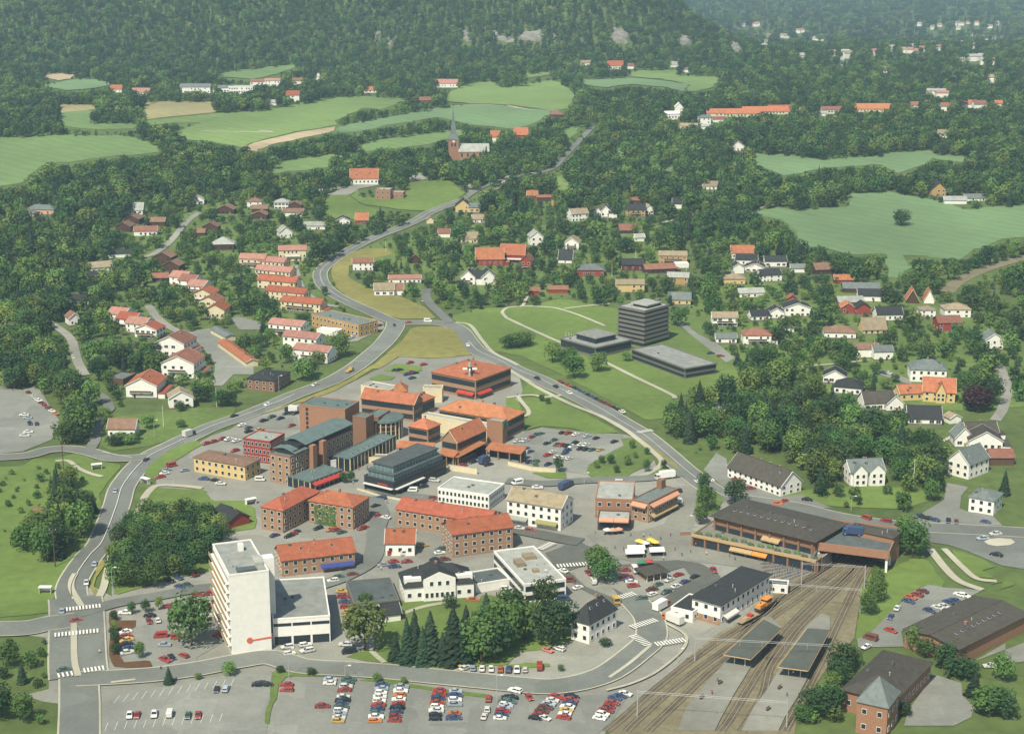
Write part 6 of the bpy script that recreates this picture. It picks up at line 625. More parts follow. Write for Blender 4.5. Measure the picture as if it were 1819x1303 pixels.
6,4640,11,4646,11,4627,4001,4201,4606,4401,4604,1,4611,1,4603,1,4602,3801,4001,4601,1,4602,4401,4615,9,5,4639,15,4643,13,4626,4002,4607,4401,4201,4614,1,4606,4001,4401,4601,1,4602,4401,4615,9,
6,4636,18,4641,15,4625,4002,4607,4401,4201,4614,1,4606,4001,3801,4601,1,4601,4401,4617,8,5,4636,20,4609,4,4601,2,4623,17,4624,4001,4201,4607,4401,4201,4614,1,4607,3801,4601,1,4619,8,
5,4609,6,4620,25,4603,10,4621,19,4623,4201,3801,4607,4401,4616,1,4606,4001,4201,4601,1,4601,4402,4615,8,7,4601,2,4601,11,4618,40,4617,21,4619,1,4604,3801,4201,4607,4401,4201,4622,4001,4601,1,4601,4402,4616,7,
24,4614,43,4616,22,4618,1,4604,3801,4001,4608,4201,4614,1,4607,3801,4601,1,4601,4401,4617,7,25,4612,45,4613,24,4618,1,4603,4201,3801,4001,4607,4401,4201,4622,3801,4001,4602,4401,4601,4401,4616,6,
26,4610,47,4611,25,4618,1,4604,3802,4607,4401,4201,4622,4201,3801,2,4619,6,27,4608,49,4609,27,4617,2,4603,4001,3801,4607,4401,4201,4615,1,4606,4001,3801,4601,1,4601,4402,4616,6,29,4604,53,4605,29,4617,2,4603,4001,3801,4201,4601,4401,4621,1,4607,3801,4603,4401,4618,5,
121,4616,2,4603,4001,3801,4602,4402,4605,4201,4614,1,4607,3802,4602,4201,4601,4201,4616,5,121,4617,1,4603,3802,4602,4402,4605,4201,4615,1,4606,3802,4601,1,4601,4202,4616,5,122,4615,3801,1,4603,4201,3801,4001,4607,4202,4615,1,4606,4001,3801,4601,1,4601,4201,4601,4201,4615,5,
122,4616,2,4602,4201,3802,4602,4401,4604,4202,4615,1,4607,3801,4604,4202,4616,4]),
(330,2860,32,61,110,[
4601,1,4612,4201,4605,41,4601,1,4601,3801,4609,1,4607,40,4601,4201,4601,3801,4610,1,4606,40,4601,4201,4601,3801,4401,4601,4201,4614,40,4603,3801,4602,4201,4614,40,4603,3801,4401,4601,4201,4609,4201,4604,40,
4603,4001,4618,39,4607,4201,4615,38,4615,1,4201,4606,38,4602,4201,4601,3801,4602,4201,4615,38,4602,1,4601,1,4401,4601,4001,4609,4201,4605,38,4604,1,4401,4618,37,4603,2,4603,4401,4607,1,4202,4605,37,
4616,1,4601,4201,4605,37,4001,4605,4201,4601,4001,4616,36,1,4604,4401,4201,4601,4001,4616,36,4201,4604,1,4201,4601,4001,4608,1,4601,4001,4605,36,1,4604,4201,4602,4001,4201,4609,4001,4606,35,
1,4604,1,4201,4602,3801,4609,4001,4606,35,4201,4608,3801,4608,4201,3801,4606,35,4609,4001,4610,3801,4606,34,4201,4606,3801,4601,1,4609,4201,3801,4606,34,1,4606,3801,4601,4401,4610,4202,4605,34,
3801,4605,3801,1,4601,1,4611,1,4605,34,4607,1,4602,1,4617,33,4620,3801,4607,33,4628,33,4618,4401,4610,32,4609,3801,4611,1,4401,4607,31,4609,3801,4610,4401,4609,31,4605,4401,4609,4401,4602,4401,4001,4201,4609,31,
4606,4201,4612,4001,4610,31,4607,4201,4611,1,4601,1,4601,4001,4607,30,4618,4001,1,4601,1,4609,30,4606,4201,3801,4611,4001,4604,1,4606,30,4606,3802,4608,3801,4603,3801,4601,1,4001,1,4606,30,
4606,3801,1,4608,3801,4603,1,4601,1,3801,1,4607,29,4607,1,4613,1,3801,4001,4601,1,4606,29,4621,2,3801,1,4201,4607,28,4617,1,4603,1,4601,2,4608,28,4608,1,4614,2,4601,1,4606,28,4623,1,4601,1,4607,28,
4634,27,4624,1,4609,27,4635,26,4635,26,4635,26,4635,26,4636,25,4636,25,4637,24,4637,24,4638,23,4638,23,4638,23,4638,23,4639,22,4639,22,4639,22,4639,22,4640,21,4640,21,4640,21,4641,20,
4641,20,4641,20,4642,19,4642,19,4642,19,4643,18,4643,18,4643,18,4644,17,4644,17,4645,16,4645,16,4645,16,4645,16,4646,15,4646,15,4647,14,4647,14,4647,14,4647,14,4648,13,4648,13,4648,13,
4649,12,4649,12,4649,12,4649,12,4650,11,4650,11,4651,10,4651,10,4652,9,4651,10,4652,9,4652,9,4653,8,4653,8,4653,8,4654,7,4654,7,4654,7,4655,6,4655,6,4655,6,4656,5,4656,5])]
# ================= helpers =================
COL=scene.collection
def sst(a,b,x):
    t=max(0.0,min(1.0,(x-a)/(b-a))); return t*t*(3-2*t)
def terrain(x,y):
    z=30*sst(970,1780,y)
    if y>1800:
        m=1-sst(170,430,x+0.10*(y-2400))
        z+=m*(330*sst(2130,3700,y)+14*math.sin(x*.011)*sst(2300,2800,y)+10*math.sin(x*.023+y*.007)*sst(2300,2800,y))
        z+=(1-m)*(-65*sst(2300,3700,y)+280*sst(5200,9000,y))
    return z
def pairs(l): return [(l[i],l[i+1]) for i in range(0,len(l),2)]
# ---------------- materials
MATS={}
def lin(c): return tuple(((v/255)/12.92 if v/255<=.04045 else ((v/255+.055)/1.055)**2.4) for v in c)+(1,)
def mat(name,rgb,rough=.85,var=.16,scale=.35,style='',rnd=0.0,metal=0.0,spec=.3):
    m=bpy.data.materials.new(name); m.use_nodes=True; t=m.node_tree; N=t.nodes; L=t.links; N.clear()
    out=N.new('ShaderNodeOutputMaterial'); b=N.new('ShaderNodeBsdfPrincipled'); L.new(b.outputs[0],out.inputs[0])
    b.inputs['Roughness'].default_value=rough; b.inputs['Metallic'].default_value=metal; b.inputs['Specular IOR Level'].default_value=spec
    tc=N.new('ShaderNodeTexCoord'); base=lin(rgb)
    nz=N.new('ShaderNodeTexNoise'); nz.inputs['Scale'].default_value=scale; nz.inputs['Detail'].default_value=5; nz.inputs['Roughness'].default_value=.65
    L.new(tc.outputs['Object'],nz.inputs['Vector'])
    mr=N.new('ShaderNodeMapRange'); mr.inputs[1].default_value=.3; mr.inputs[2].default_value=.7; mr.inputs[3].default_value=1-var; mr.inputs[4].default_value=1+var
    L.new(nz.outputs[0],mr.inputs[0])
    fac=mr.outputs[0]
    def mul(a,bv):
        q=N.new('ShaderNodeMath'); q.operation='MULTIPLY'; L.new(a,q.inputs[0])
        if hasattr(bv,'is_linked'): L.new(bv,q.inputs[1])
        else: q.inputs[1].default_value=bv
        return q.outputs[0]
    if style in('tile','plank','brick'):
        w=N.new('ShaderNodeTexWave'); w.wave_type='BANDS'; w.bands_direction={'tile':'X','plank':'Z','brick':'Z'}[style]
        w.inputs['Scale'].default_value={'tile':1.0,'plank':1.6,'brick':1.3}[style]; w.inputs['Distortion'].default_value=.6; w.inputs['Detail'].default_value=1
        L.new(tc.outputs['Object'],w.inputs['Vector'])
        m2=N.new('ShaderNodeMapRange'); m2.inputs[3].default_value=.86; m2.inputs[4].default_value=1.08; L.new(w.outputs['Fac'],m2.inputs[0]); fac=mul(fac,m2.outputs[0])
        bp=N.new('ShaderNodeBump'); bp.inputs['Strength'].default_value=.35; bp.inputs['Distance'].default_value=.08; L.new(w.outputs['Fac'],bp.inputs['Height']); L.new(bp.outputs[0],b.inputs['Normal'])
    if style=='mow':
        w=N.new('ShaderNodeTexWave'); w.bands_direction='DIAGONAL'; w.inputs['Scale'].default_value=.035; w.inputs['Distortion'].default_value=4; w.inputs['Detail'].default_value=3
        L.new(tc.outputs['Object'],w.inputs['Vector'])
        m2=N.new('ShaderNodeMapRange'); m2.inputs[3].default_value=.94; m2.inputs[4].default_value=1.05; L.new(w.outputs['Fac'],m2.inputs[0]); fac=mul(fac,m2.outputs[0])
    if style=='tarmac':      # laid and mended in pieces, stained and worn
        vo=N.new('ShaderNodeTexVoronoi'); vo.inputs['Scale'].default_value=.055; vo.distance='CHEBYCHEV'; L.new(tc.outputs['Object'],vo.inputs['Vector'])
        sp=N.new('ShaderNodeSeparateColor'); L.new(vo.outputs['Color'],sp.inputs[0]); m2=N.new('ShaderNodeMapRange'); m2.inputs[3].default_value=.9; m2.inputs[4].default_value=1.08; L.new(sp.outputs[0],m2.inputs[0]); fac=mul(fac,m2.outputs[0])
        v2=N.new('ShaderNodeTexNoise'); v2.inputs['Scale'].default_value=.9; v2.inputs['Detail'].default_value=6; v2.inputs['Roughness'].default_value=.8; L.new(tc.outputs['Object'],v2.inputs['Vector'])
        m3=N.new('ShaderNodeMapRange'); m3.inputs[1].default_value=.35; m3.inputs[2].default_value=.6; m3.inputs[3].default_value=.86; m3.inputs[4].default_value=1.03; L.new(v2.outputs[0],m3.inputs[0]); fac=mul(fac,m3.outputs[0])
    if style in('mow','ground','tarmac'):
        n2=N.new('ShaderNodeTexNoise'); n2.inputs['Scale'].default_value=scale*.08; n2.inputs['Detail'].default_value=3; L.new(tc.outputs['Object'],n2.inputs['Vector'])
        m3=N.new('ShaderNodeMapRange'); m3.inputs[1].default_value=.3; m3.inputs[2].default_value=.7; m3.inputs[3].default_value=.78; m3.inputs[4].default_value=1.2; L.new(n2.outputs[0],m3.inputs[0]); fac=mul(fac,m3.outputs[0])
    if rnd:
        oi=N.new('ShaderNodeObjectInfo'); m4=N.new('ShaderNodeMapRange'); m4.inputs[3].default_value=1-rnd; m4.inputs[4].default_value=1+rnd; L.new(oi.outputs['Random'],m4.inputs[0]); fac=mul(fac,m4.outputs[0])
    hs=N.new('ShaderNodeHueSaturation'); hs.inputs['Color'].default_value=base; L.new(fac,hs.inputs['Value'])
    if rnd:
        m5=N.new('ShaderNodeMapRange'); ha=.025 if style=='leafy' else .006; m5.inputs[3].default_value=.5-ha; m5.inputs[4].default_value=.5+ha
        q=N.new('ShaderNodeMath'); q.operation='FRACT'; L.new(mul(oi.outputs['Random'],7.31),q.inputs[0]); L.new(q.outputs[0],m5.inputs[0]); L.new(m5.outputs[0],hs.inputs['Hue'])
    L.new(hs.outputs[0],b.inputs['Base Color'])
    if style=='leafy':      # sunlight also comes through the leaves
        tr=N.new('ShaderNodeBsdfTranslucent'); L.new(hs.outputs[0],tr.inputs[0]); mx=N.new('ShaderNodeMixShader'); mx.inputs[0].default_value=.3; L.new(b.outputs[0],mx.inputs[1]); L.new(tr.outputs[0],mx.inputs[2]); L.new(mx.outputs[0],out.inputs[0])
    MATS[name]=m; return m
G=dict(
 grass=((88,104,52),.95,.22,.15,'ground'),lawn=((102,122,56),.95,.16,.2,'ground'),lawn_rough=((98,117,57),.95,.22,.3,'ground'),meadow_yellow=((132,128,68),.95,.18,.2,'ground'),
 field_green=((110,134,78),.95,.08,.08,'mow'),field_lush=((116,138,76),.95,.08,.08,'mow'),field_pale=((110,136,90),.95,.07,.08,'mow'),field_tan=((158,150,104),.95,.08,.1,'mow'),field_sand=((182,164,128),.95,.1,.2,'mow'),
 asphalt_pale=((146,145,131),.9,.10,.12,'tarmac'),asphalt_lot=((136,137,125),.9,.09,.15,'tarmac'),asphalt_road=((118,121,111),.9,.10,.1,'tarmac'),asphalt_dark=((98,100,90),.9,.10,.15,'tarmac'),
 paving=((132,131,117),.9,.10,.4,'ground'),path_pale=((176,172,148),.95,.08,.2,'ground'),ballast=((124,116,88),.95,.22,.5,'ground'),soil=((96,70,44),.95,.2,.6,'ground'),rock=((130,128,116),.9,.3,.12,'ground'),
 white_paint=((226,224,208),.7,.05,1,''),yellow_paint=((206,184,90),.7,.05,1,''),
 white=((232,229,216),.8,.06,.6,''),cream=((214,200,162),.8,.08,.5,''),yellow=((206,180,120),.8,.08,.6,''),ochre=((178,144,90),.8,.1,.6,''),peach=((216,170,130),.8,.08,.6,''),
 brick=((160,128,98),.85,.12,1.2,'brick'),brick_orange=((158,118,90),.85,.1,1.2,'brick'),brick_brown=((138,104,78),.85,.12,1.2,'brick'),brown=((96,74,56),.85,.12,.8,'plank'),
 wood=((84,60,44),.85,.15,.8,'plank'),red=((150,66,52),.8,.12,.7,'plank'),darkred=((108,44,38),.8,.12,.7,'plank'),black=((44,48,50),.5,.1,.8,''),concrete=((112,110,100),.8,.08,.4,''),
 canopy_roof=((86,90,80),.9,.15,.25,''),glass_teal=((96,122,120),.2,.25,.5,''),sign_orange=((214,104,66),.7,.04,1,''),glass=((40,50,54),.15,.15,.6,''),pane=((44,54,60),.12,.2,.8,''),steel=((170,172,168),.4,.06,1,''),dark_metal=((62,62,60),.5,.1,1,''),rust=((100,92,72),.9,.34,1.4,'ground'),
 roof_red=((156,90,62),.85,.22,.5,'tile'),roof_orange=((172,110,74),.85,.22,.5,'tile'),roof_terra=((138,96,76),.85,.22,.5,'tile'),roof_pink=((168,122,104),.85,.22,.5,'tile'),roof_brown=((132,104,84),.85,.22,.5,'tile'),roof_tan=((150,136,108),.85,.22,.5,'tile'),
 roof_black=((52,54,52),.8,.2,.5,'tile'),roof_brownblack=((78,74,64),.85,.22,.5,'tile'),roof_slate=((110,118,112),.75,.22,.5,'tile'),roof_grey=((136,138,128),.9,.22,.25,''),roof_lgrey=((158,160,148),.9,.22,.25,''),roof_dark=((84,92,88),.9,.22,.25,''),roof_green=((98,114,108),.7,.22,.4,'tile'),
 awn_blue=((58,72,130),.8,.05,1,''),awn_red=((176,66,52),.8,.05,1,''),awn_tan=((178,152,108),.8,.08,1,''),awn_orange=((214,142,62),.8,.05,1,''),awn_grey=((148,150,138),.8,.05,1,''),awn_olive=((140,138,88),.8,.05,1,''),awn_white=((214,210,196),.8,.05,1,''),awn_stripe=((204,150,118),.8,.05,1,'tile'),awn_green=((62,128,88),.8,.05,1,''),awn_yellow=((224,192,84),.8,.05,1,''),
 tyre=((30,30,30),.8,.1,2,''),rubber=((46,46,46),.8,.1,2,''),skin=((196,150,120),.7,.03,2,''),bark=((88,74,58),.95,.2,2,''),sleeper=((88,74,58),.95,.2,1,''),rail=((164,150,126),.5,.1,1,''))
for k,v in G.items(): mat(k,*v,**({'rnd':.13} if k.startswith('roof_') else {}))
PAINT={'r':('red',(152,58,46)),'w':('white',(222,220,208)),'b':('blue',(62,78,108)),'k':('black',(38,42,46)),'g':('green',(76,98,86)),'y':('yellow',(196,162,84)),'o':('orange',(190,112,60)),'s':('silver',(160,170,176)),'n':('brown',(108,64,50)),'p':('pink',(206,120,110))}
for k,(nm,c) in PAINT.items(): mat('paint_'+nm,c,.35,.06,1,'',.22,0,.5)
CLOTH={'red':(190,56,50),'blue':(60,84,140),'white':(216,212,200),'dark':(48,48,54),'green':(80,120,80)}
for k,c in CLOTH.items(): mat('cloth_'+k,c,.9,.05,2)
mat('leaf',(78,108,50),.7,.34,.5,'leafy',.34); mat('leaf_light',(110,136,64),.7,.32,.5,'leafy',.32); mat('leaf_dark',(64,92,50),.7,.34,.5,'leafy',.3); mat('needle',(58,80,54),.75,.30,.6,'leafy',.32); mat('leaf_copper',(58,36,34),.7,.3,.5,'',.1); mat('ivy_leaf',(70,104,46),.7,.3,1)
# ---------------- mesh builder
class MB:
    def __init__(s): s.v=[];s.f=[];s.m=[]
    def poly(s,pts,mi=0):
        n=len(s.v); s.v+=[tuple(p) for p in pts]; s.f.append(tuple(range(n,n+len(pts)))); s.m.append(mi); return s
    def hexa(s,P,mi=0):
        n=len(s.v); s.v+=[tuple(p) for p in P]
        for f in ((3,2,1,0),(4,5,6,7),(0,1,5,4),(1,2,6,5),(2,3,7,6),(3,0,4,7)): s.f.append(tuple(n+i for i in f)); s.m.append(mi)
        return s
    def box(s,x0,x1,y0,y1,z0,z1,mi=0):
        return s.hexa(((x0,y0,z0),(x1,y0,z0),(x1,y1,z0),(x0,y1,z0),(x0,y0,z1),(x1,y0,z1),(x1,y1,z1),(x0,y1,z1)),mi)
    def frus(s,a,b,mi=0):   # a,b=(x0,x1,y0,y1,z)
        return s.hexa(((a[0],a[2],a[4]),(a[1],a[2],a[4]),(a[1],a[3],a[4]),(a[0],a[3],a[4]),(b[0],b[2],b[4]),(b[1],b[2],b[4]),(b[1],b[3],b[4]),(b[0],b[3],b[4])),mi)
    def prism(s,prof,y0,y1,mi=0):  # profile in xz
        n=len(s.v);k=len(prof); s.v+=[(x,y0,z) for x,z in prof]+[(x,y1,z) for x,z in prof]
        s.f.append(tuple(range(n,n+k)));s.m.append(mi); s.f.append(tuple(range(n+2*k-1,n+k-1,-1)));s.m.append(mi)
        for i in range(k):
            j=(i+1)%k; s.f.append((n+j,n+i,n+k+i,n+k+j)); s.m.append(mi)
        return s
    def cyl(s,x,y,z0,z1,r0,r1=None,n=8,mi=0,axis='z'):
        r1=r0 if r1 is None else r1; b=len(s.v)
        for zz,r in ((z0,r0),(z1,r1)):
            for i in range(n):
                a=2*math.pi*i/n
                if axis=='z': s.v.append((x+r*math.cos(a),y+r*math.sin(a),zz))
                elif axis=='y': s.v.append((x+r*math.cos(a),zz,y+r*math.sin(a)))
                else: s.v.append((zz,x+r*math.cos(a),y+r*math.sin(a)))
        for i in range(n):
            j=(i+1)%n; s.f.append((b+i,b+j,b+n+j,b+n+i)); s.m.append(mi)
        s.f.append(tuple(b+i for i in range(n-1,-1,-1)));s.m.append(mi); s.f.append(tuple(b+n+i for i in range(n)));s.m.append(mi)
        return s
    def bar(s,a,b,r,n=5,mi=0):
        a=Vector(a);b=Vector(b);d=(b-a);q=d.to_track_quat('Z','Y');k=len(s.v)
        for p in (a,b):
            for i in range(n):
                t=2*math.pi*i/n; s.v.append(tuple(p+q@Vector((r*math.cos(t),r*math.sin(t),0))))
        for i in range(n):
            j=(i+1)%n; s.f.append((k+i,k+j,k+n+j,k+n+i)); s.m.append(mi)
        return s
    def mesh(s,name,mats):
        me=bpy.data.meshes.new(name); me.from_pydata(s.v,[],s.f)
        for m in mats: me.materials.append(MATS[m] if isinstance(m,str) else m)
        if len(mats)>1: me.polygons.foreach_set('material_index',s.m)
        bm=bmesh.new(); bm.from_mesh(me); bmesh.ops.recalc_face_normals(bm,faces=bm.faces); bm.to_mesh(me); bm.free()
        return me
    def obj(s,name,mats,parent=None,loc=None,rot=None):
        return put(name,s.mesh(name,mats if isinstance(mats,(list,tuple)) else [mats]),parent,loc,rot)
def put(name,me,parent=None,loc=None,rot=None):
    o=bpy.data.objects.new(name,me); COL.objects.link(o)
    if parent is not None: o.parent=parent
    if loc is not None: o.location=loc
    if rot is not None: o.rotation_euler=(0,0,rot) if not isinstance(rot,tuple) else rot
    return o
THINGS=[]
def tag(o,label,cat,group=None,at=None):
    o['label']=label; o['category']=cat
    if group: o['group']=group
    p=at or o.location; THINGS.append((o,p[0]/max(p[1],1.0))); return o
def thing(name,label,cat,loc,rot=0,group=None):
    o=put(name,None,None,loc,rot); o.empty_display_size=.5; return tag(o,label,cat,group)
def structure(o,kind='structure'): o['kind']=kind; return o
ONES='zeroth first second third fourth fifth sixth seventh eighth ninth tenth eleventh twelfth thirteenth fourteenth fifteenth sixteenth seventeenth eighteenth nineteenth'.split()
TENS={2:'twent',3:'thirt',4:'fort',5:'fift',6:'sixt',7:'sevent',8:'eight',9:'ninet'}
def ordinal(n):
    if n<20: return ONES[n]
    if n>=100: return 'hundred-and-'+ordinal(n-100) if n>100 else 'hundredth'
    return TENS[n//10]+('ieth' if n%10==0 else 'y-'+ONES[n%10])
def finish_labels():
    by={}
    for o,u in THINGS: by.setdefault(o['label'],[]).append((u,o))
    for lab,l in by.items():
        if len(l)<2: continue
        l.sort(key=lambda a:a[0])
        for i,(u,o) in enumerate(l):
            w='leftmost' if i==0 else 'rightmost' if i==len(l)-1 else ordinal(i+1)+' from left'
            o['label']=lab+', '+w
            if 'group' not in o: o['group']=lab
# ================= ground =================
def terrain_mesh():
    xs=[-3200+150*i for i in range(13)]+[-1250+25*i for i in range(113)]+[1700+150*i for i in range(20)]
    xs=sorted(set(xs)); ys=[-150+50*i for i in range(22)]+[950+25*i for i in range(91)]+[3300+110*i for i in range(68)]
    ys=sorted(set(ys)); v=[(x,y,terrain(x,y)) for y in ys for x in xs]; nx=len(xs)
    f=[(j*nx+i,j*nx+i+1,(j+1)*nx+i+1,(j+1)*nx+i) for j in range(len(ys)-1) for i in range(nx-1)]
    me=bpy.data.meshes.new('ground'); me.from_pydata(v,[],f); me.materials.append(MATS['grass']); me.shade_smooth()
    return structure(put('ground',me))
terrain_mesh()
def spline(P,k=6):
    P=[Vector(p).to_2d() for p in P]; out=[]
    for i in range(len(P)-1):
        p0=P[i-1] if i else 2*P[0]-P[1]; p1=P[i]; p2=P[i+1]; p3=P[i+2] if i+2<len(P) else 2*P[-1]-P[-2]
        for j in range(k):
            t=j/k; out.append(.5*((2*p1)+(p2-p0)*t+(2*p0-5*p1+4*p2-p3)*t*t+(3*p1-p0-3*p2+p3)*t**3))
    out.append(P[-1]); return out
def layer_z(lay,y): return (.02+.09*lay) if y<960 else (.02+.09*lay)+.25*min(1,(y-960)/200)+(.5 if y>1800 else 0)
def sheet(name,m,lay,pts,kerb=False,lift=0.0):
    bm=bmesh.new(); a=sum(pts[i-1][0]*pts[i][1]-pts[i][0]*pts[i-1][1] for i in range(len(pts)))
    if a<0: pts=pts[::-1]
    cv,ce,cf,_a,_b,_c=delaunay_2d_cdt([Vector(q) for q in pts],[],[list(range(len(pts)))],1,1e-4)
    vs=[bm.verts.new((q.x,q.y,0)) for q in cv]
    for f in cf: bm.faces.new([vs[i] for i in f])
    x0,x1=min(p[0] for p in pts),max(p[0] for p in pts); y0,y1=min(p[1] for p in pts),max(p[1] for p in pts)
    if y1>965:
        g=25
        for k in range(int(x0//g)+1,int(x1//g)+1): bmesh.ops.bisect_plane(bm,geom=bm.verts[:]+bm.edges[:]+bm.faces[:],plane_co=(k*g,0,0),plane_no=(1,0,0))
        for k in range(int(max(y0,950)//g),int(y1//g)+1): bmesh.ops.bisect_plane(bm,geom=bm.verts[:]+bm.edges[:]+bm.faces[:],plane_co=(0,k*g,0),plane_no=(0,1,0))
    up=.10 if kerb else 0
    for v in bm.verts: v.co.z=terrain(v.co.x,v.co.y)+layer_z(lay,v.co.y)+up+lift
    if kerb:
        be=[e for e in bm.edges if len(e.link_faces)==1]; r=bmesh.ops.extrude_edge_only(bm,edges=be)
        for q in r['geom']:
            if isinstance(q,bmesh.types.BMVert): q.co.z-=.16
    me=bpy.data.meshes.new(name); bm.to_mesh(me); bm.free(); me.materials.append(MATS[m])
    return structure(put(name,me))
def ragged(pts,step,amp,seed):
    rq=random.Random(seed); out=[]
    for i in range(len(pts)):
        a=Vector(pts[i]); b=Vector(pts[(i+1)%len(pts)]); n=max(1,int((b-a).length/step))
        for j in range(n):
            q=a.lerp(b,j/n); out.append((q.x+rq.uniform(-amp,amp),q.y+rq.uniform(-amp,amp)))
    return out
def chaikin(pts):
    out=[]
    for i in range(len(pts)):
        a=pts[i];b=pts[(i+1)%len(pts)]
        out+=[(a[0]*.92+b[0]*.08,a[1]*.92+b[1]*.08),(a[0]*.08+b[0]*.92,a[1]*.08+b[1]*.92)]
    return out
for si,(name,m,lay,l) in enumerate(SHEETS):
    P=pairs(l)
    if name in('lawn','field','flowerbed','garden'): P=ragged(chaikin(P),14 if name=='field' else 6,2.6 if name=='field' else .5,si)
    sheet(name,m,lay,P,kerb=(name=='lawn' and lay==3),lift=.0007*si)
def ribbon_strip(name,m,lay,w,P,kind='structure',lift=0,parent=None):
    S=spline(P); mb=MB(); L=[];Rr=[]
    for i,p in enumerate(S):
        a=S[max(0,i-1)];b=S[min(len(S)-1,i+1)];d=(b-a).normalized();n=Vector((-d.y,d.x))*w/2
        for lst,q in ((L,p+n),(Rr,p-n)): lst.append((q.x,q.y,terrain(q.x,q.y)+layer_z(lay,q.y)+lift))
    for i in range(len(S)-1): mb.poly((L[i],Rr[i],Rr[i+1],L[i+1]))
    me=bpy.data.meshes.new(name); me.from_pydata(mb.v,[],mb.f); me.materials.append(MATS[m])
    o=put(name,me,parent)
    return structure(o,kind) if kind else o
for i,(name,m,lay,w,l) in enumerate(RIBBONS):
    ribbon_strip(name,m,lay,w,pairs(l),lift=.0011*i)
    if name=='road' and m=='asphalt_road' and w>=8:   # pale worn edge beside the carriageway
        ribbon_strip('road_verge','path_pale',lay,w+1.1,pairs(l),lift=.0011*i-.012)
for w,l in STRIPS: ribbon_strip('road_marking','white_paint' if w<.5 else 'path_pale',8,w,pairs(l))
for x0,y0,x1,y1 in CROSSINGS:
    L=math.hypot(x1-x0,y1-y0); a=math.atan2(y1-y0,x1-x0); o=put('zebra_crossing',None,None,(x0,y0,.02+.09*9.5),a); structure(o)
    me=MB().box(-.28,.28,-1.6,1.6,0,.006).mesh('stripe',['white_paint']); n=max(3,int(L/1.05))
    for i in range(n+1): put('stripe',me,o,(L*i/n,0,0))
# parking-bay lines of the marked lot
for A,Bq,C_,D in LOTLINES:
    o=put('bay_markings',None,None,(0,0,.02+.09*3.4)); structure(o); n=int(math.hypot(Bq[0]-A[0],Bq[1]-A[1])/2.5)
    for i in range(n+1):
        t=i/n; p=Vector(A).lerp(Vector(Bq),t); q=Vector(C_).lerp(Vector(D),t); d=(q-p); l=d.length
        put('bay_line',bpy.data.meshes.get('bay_line') or MB().box(-.06,.06,0,5,0,.005).mesh('bay_line',['white_paint']),o,(p.x,p.y,0),math.atan2(d.y,d.x)-math.pi/2)
for k,P in enumerate(ROCKS):    # bare cliffs on the hill
    c=Vector((sum(p[0] for p in P)/len(P),sum(p[1] for p in P)/len(P))); bm=bmesh.new()
    vs=[bm.verts.new((x,y,0)) for x,y in ragged(P,9,3.5,k)]; f=bm.faces.new(vs); bmesh.ops.triangulate(bm,faces=[f]); bmesh.ops.subdivide_edges(bm,edges=bm.edges[:],cuts=3,use_grid_fill=True)
    rr=random.Random(k)
    for v in bm.verts: v.co.z=terrain(v.co.x,v.co.y)+(1+rr.random()*3.5 if len([e for e in v.link_edges if len(e.link_faces)==1])==0 else -1)
    me=bpy.data.meshes.new('rock_face'); bm.to_mesh(me); bm.free(); me.materials.append(MATS['rock']); structure(put('rock_face',me))
# ================= buildings =================
WM={}
def win_mesh(w,h,style):
    k=(round(w,1),round(h,1),style)
    if k in WM: return WM[k]
    fr={'white':'white','dark':'dark_metal','brown':'wood'}[style]; mb=MB(); t=.09
    mb.box(-w/2,w/2,-.03,.02,0,h,1)                                    # pane
    for a in ((-w/2-t,-w/2,0,h),(w/2,w/2+t,0,h),(-w/2-t,w/2+t,-t,0),(-w/2-t,w/2+t,h,h+t)): mb.box(a[0],a[1],-.08,.02,a[2],a[3],0)
    n=max(1,int(round(w/1.3)))
    for i in range(1,n): mb.box(-w/2+w*i/n-.04,-w/2+w*i/n+.04,-.06,.02,0,h,0)
    WM[k]=mb.mesh('window',[fr,'pane']); return WM[k]
def facing(cx,cy,rot,side):
    a=rot+{'F':-math.pi/2,'R':0,'L':math.pi,'B':math.pi/2}[side]
    return -(math.cos(a)*cx+math.sin(a)*cy)/math.hypot(cx,cy)>-.12
def place_side(root,me,side,w,d,t,z,proud=.03,name='window'):
    """t metres along the face from its left end as seen from outside"""
    if side=='F': loc=(-w/2+t,-d/2-proud,z);r=0
    elif side=='R': loc=(w/2+proud,-d/2+t,z);r=math.pi/2
    elif side=='L': loc=(-w/2-proud,d/2-t,z);r=-math.pi/2
    else: loc=(w/2-t,d/2+proud,z);r=math.pi
    return put(name,me,root,loc,r)
def gable_roof(mb,w,d,h,rise,ov,mi=0,axis='x',th=.22):
    """ridge along axis"""
    if axis=='y': w,d=d,w
    W2,D2=w/2+ov,d/2+ov; k=rise/(d/2); z0=h-ov*k; zr=h+rise
    def P(x,y,z): return (x,y,z) if axis=='x' else (-y,x,z)
    for s in (-1,1):
        lo=[(-W2,s*D2,z0),(W2,s*D2,z0),(W2,0,zr),(-W2,0,zr)]
        mb.hexa([P(*p) for p in lo]+[P(p[0],p[1],p[2]+th) for p in lo],mi)
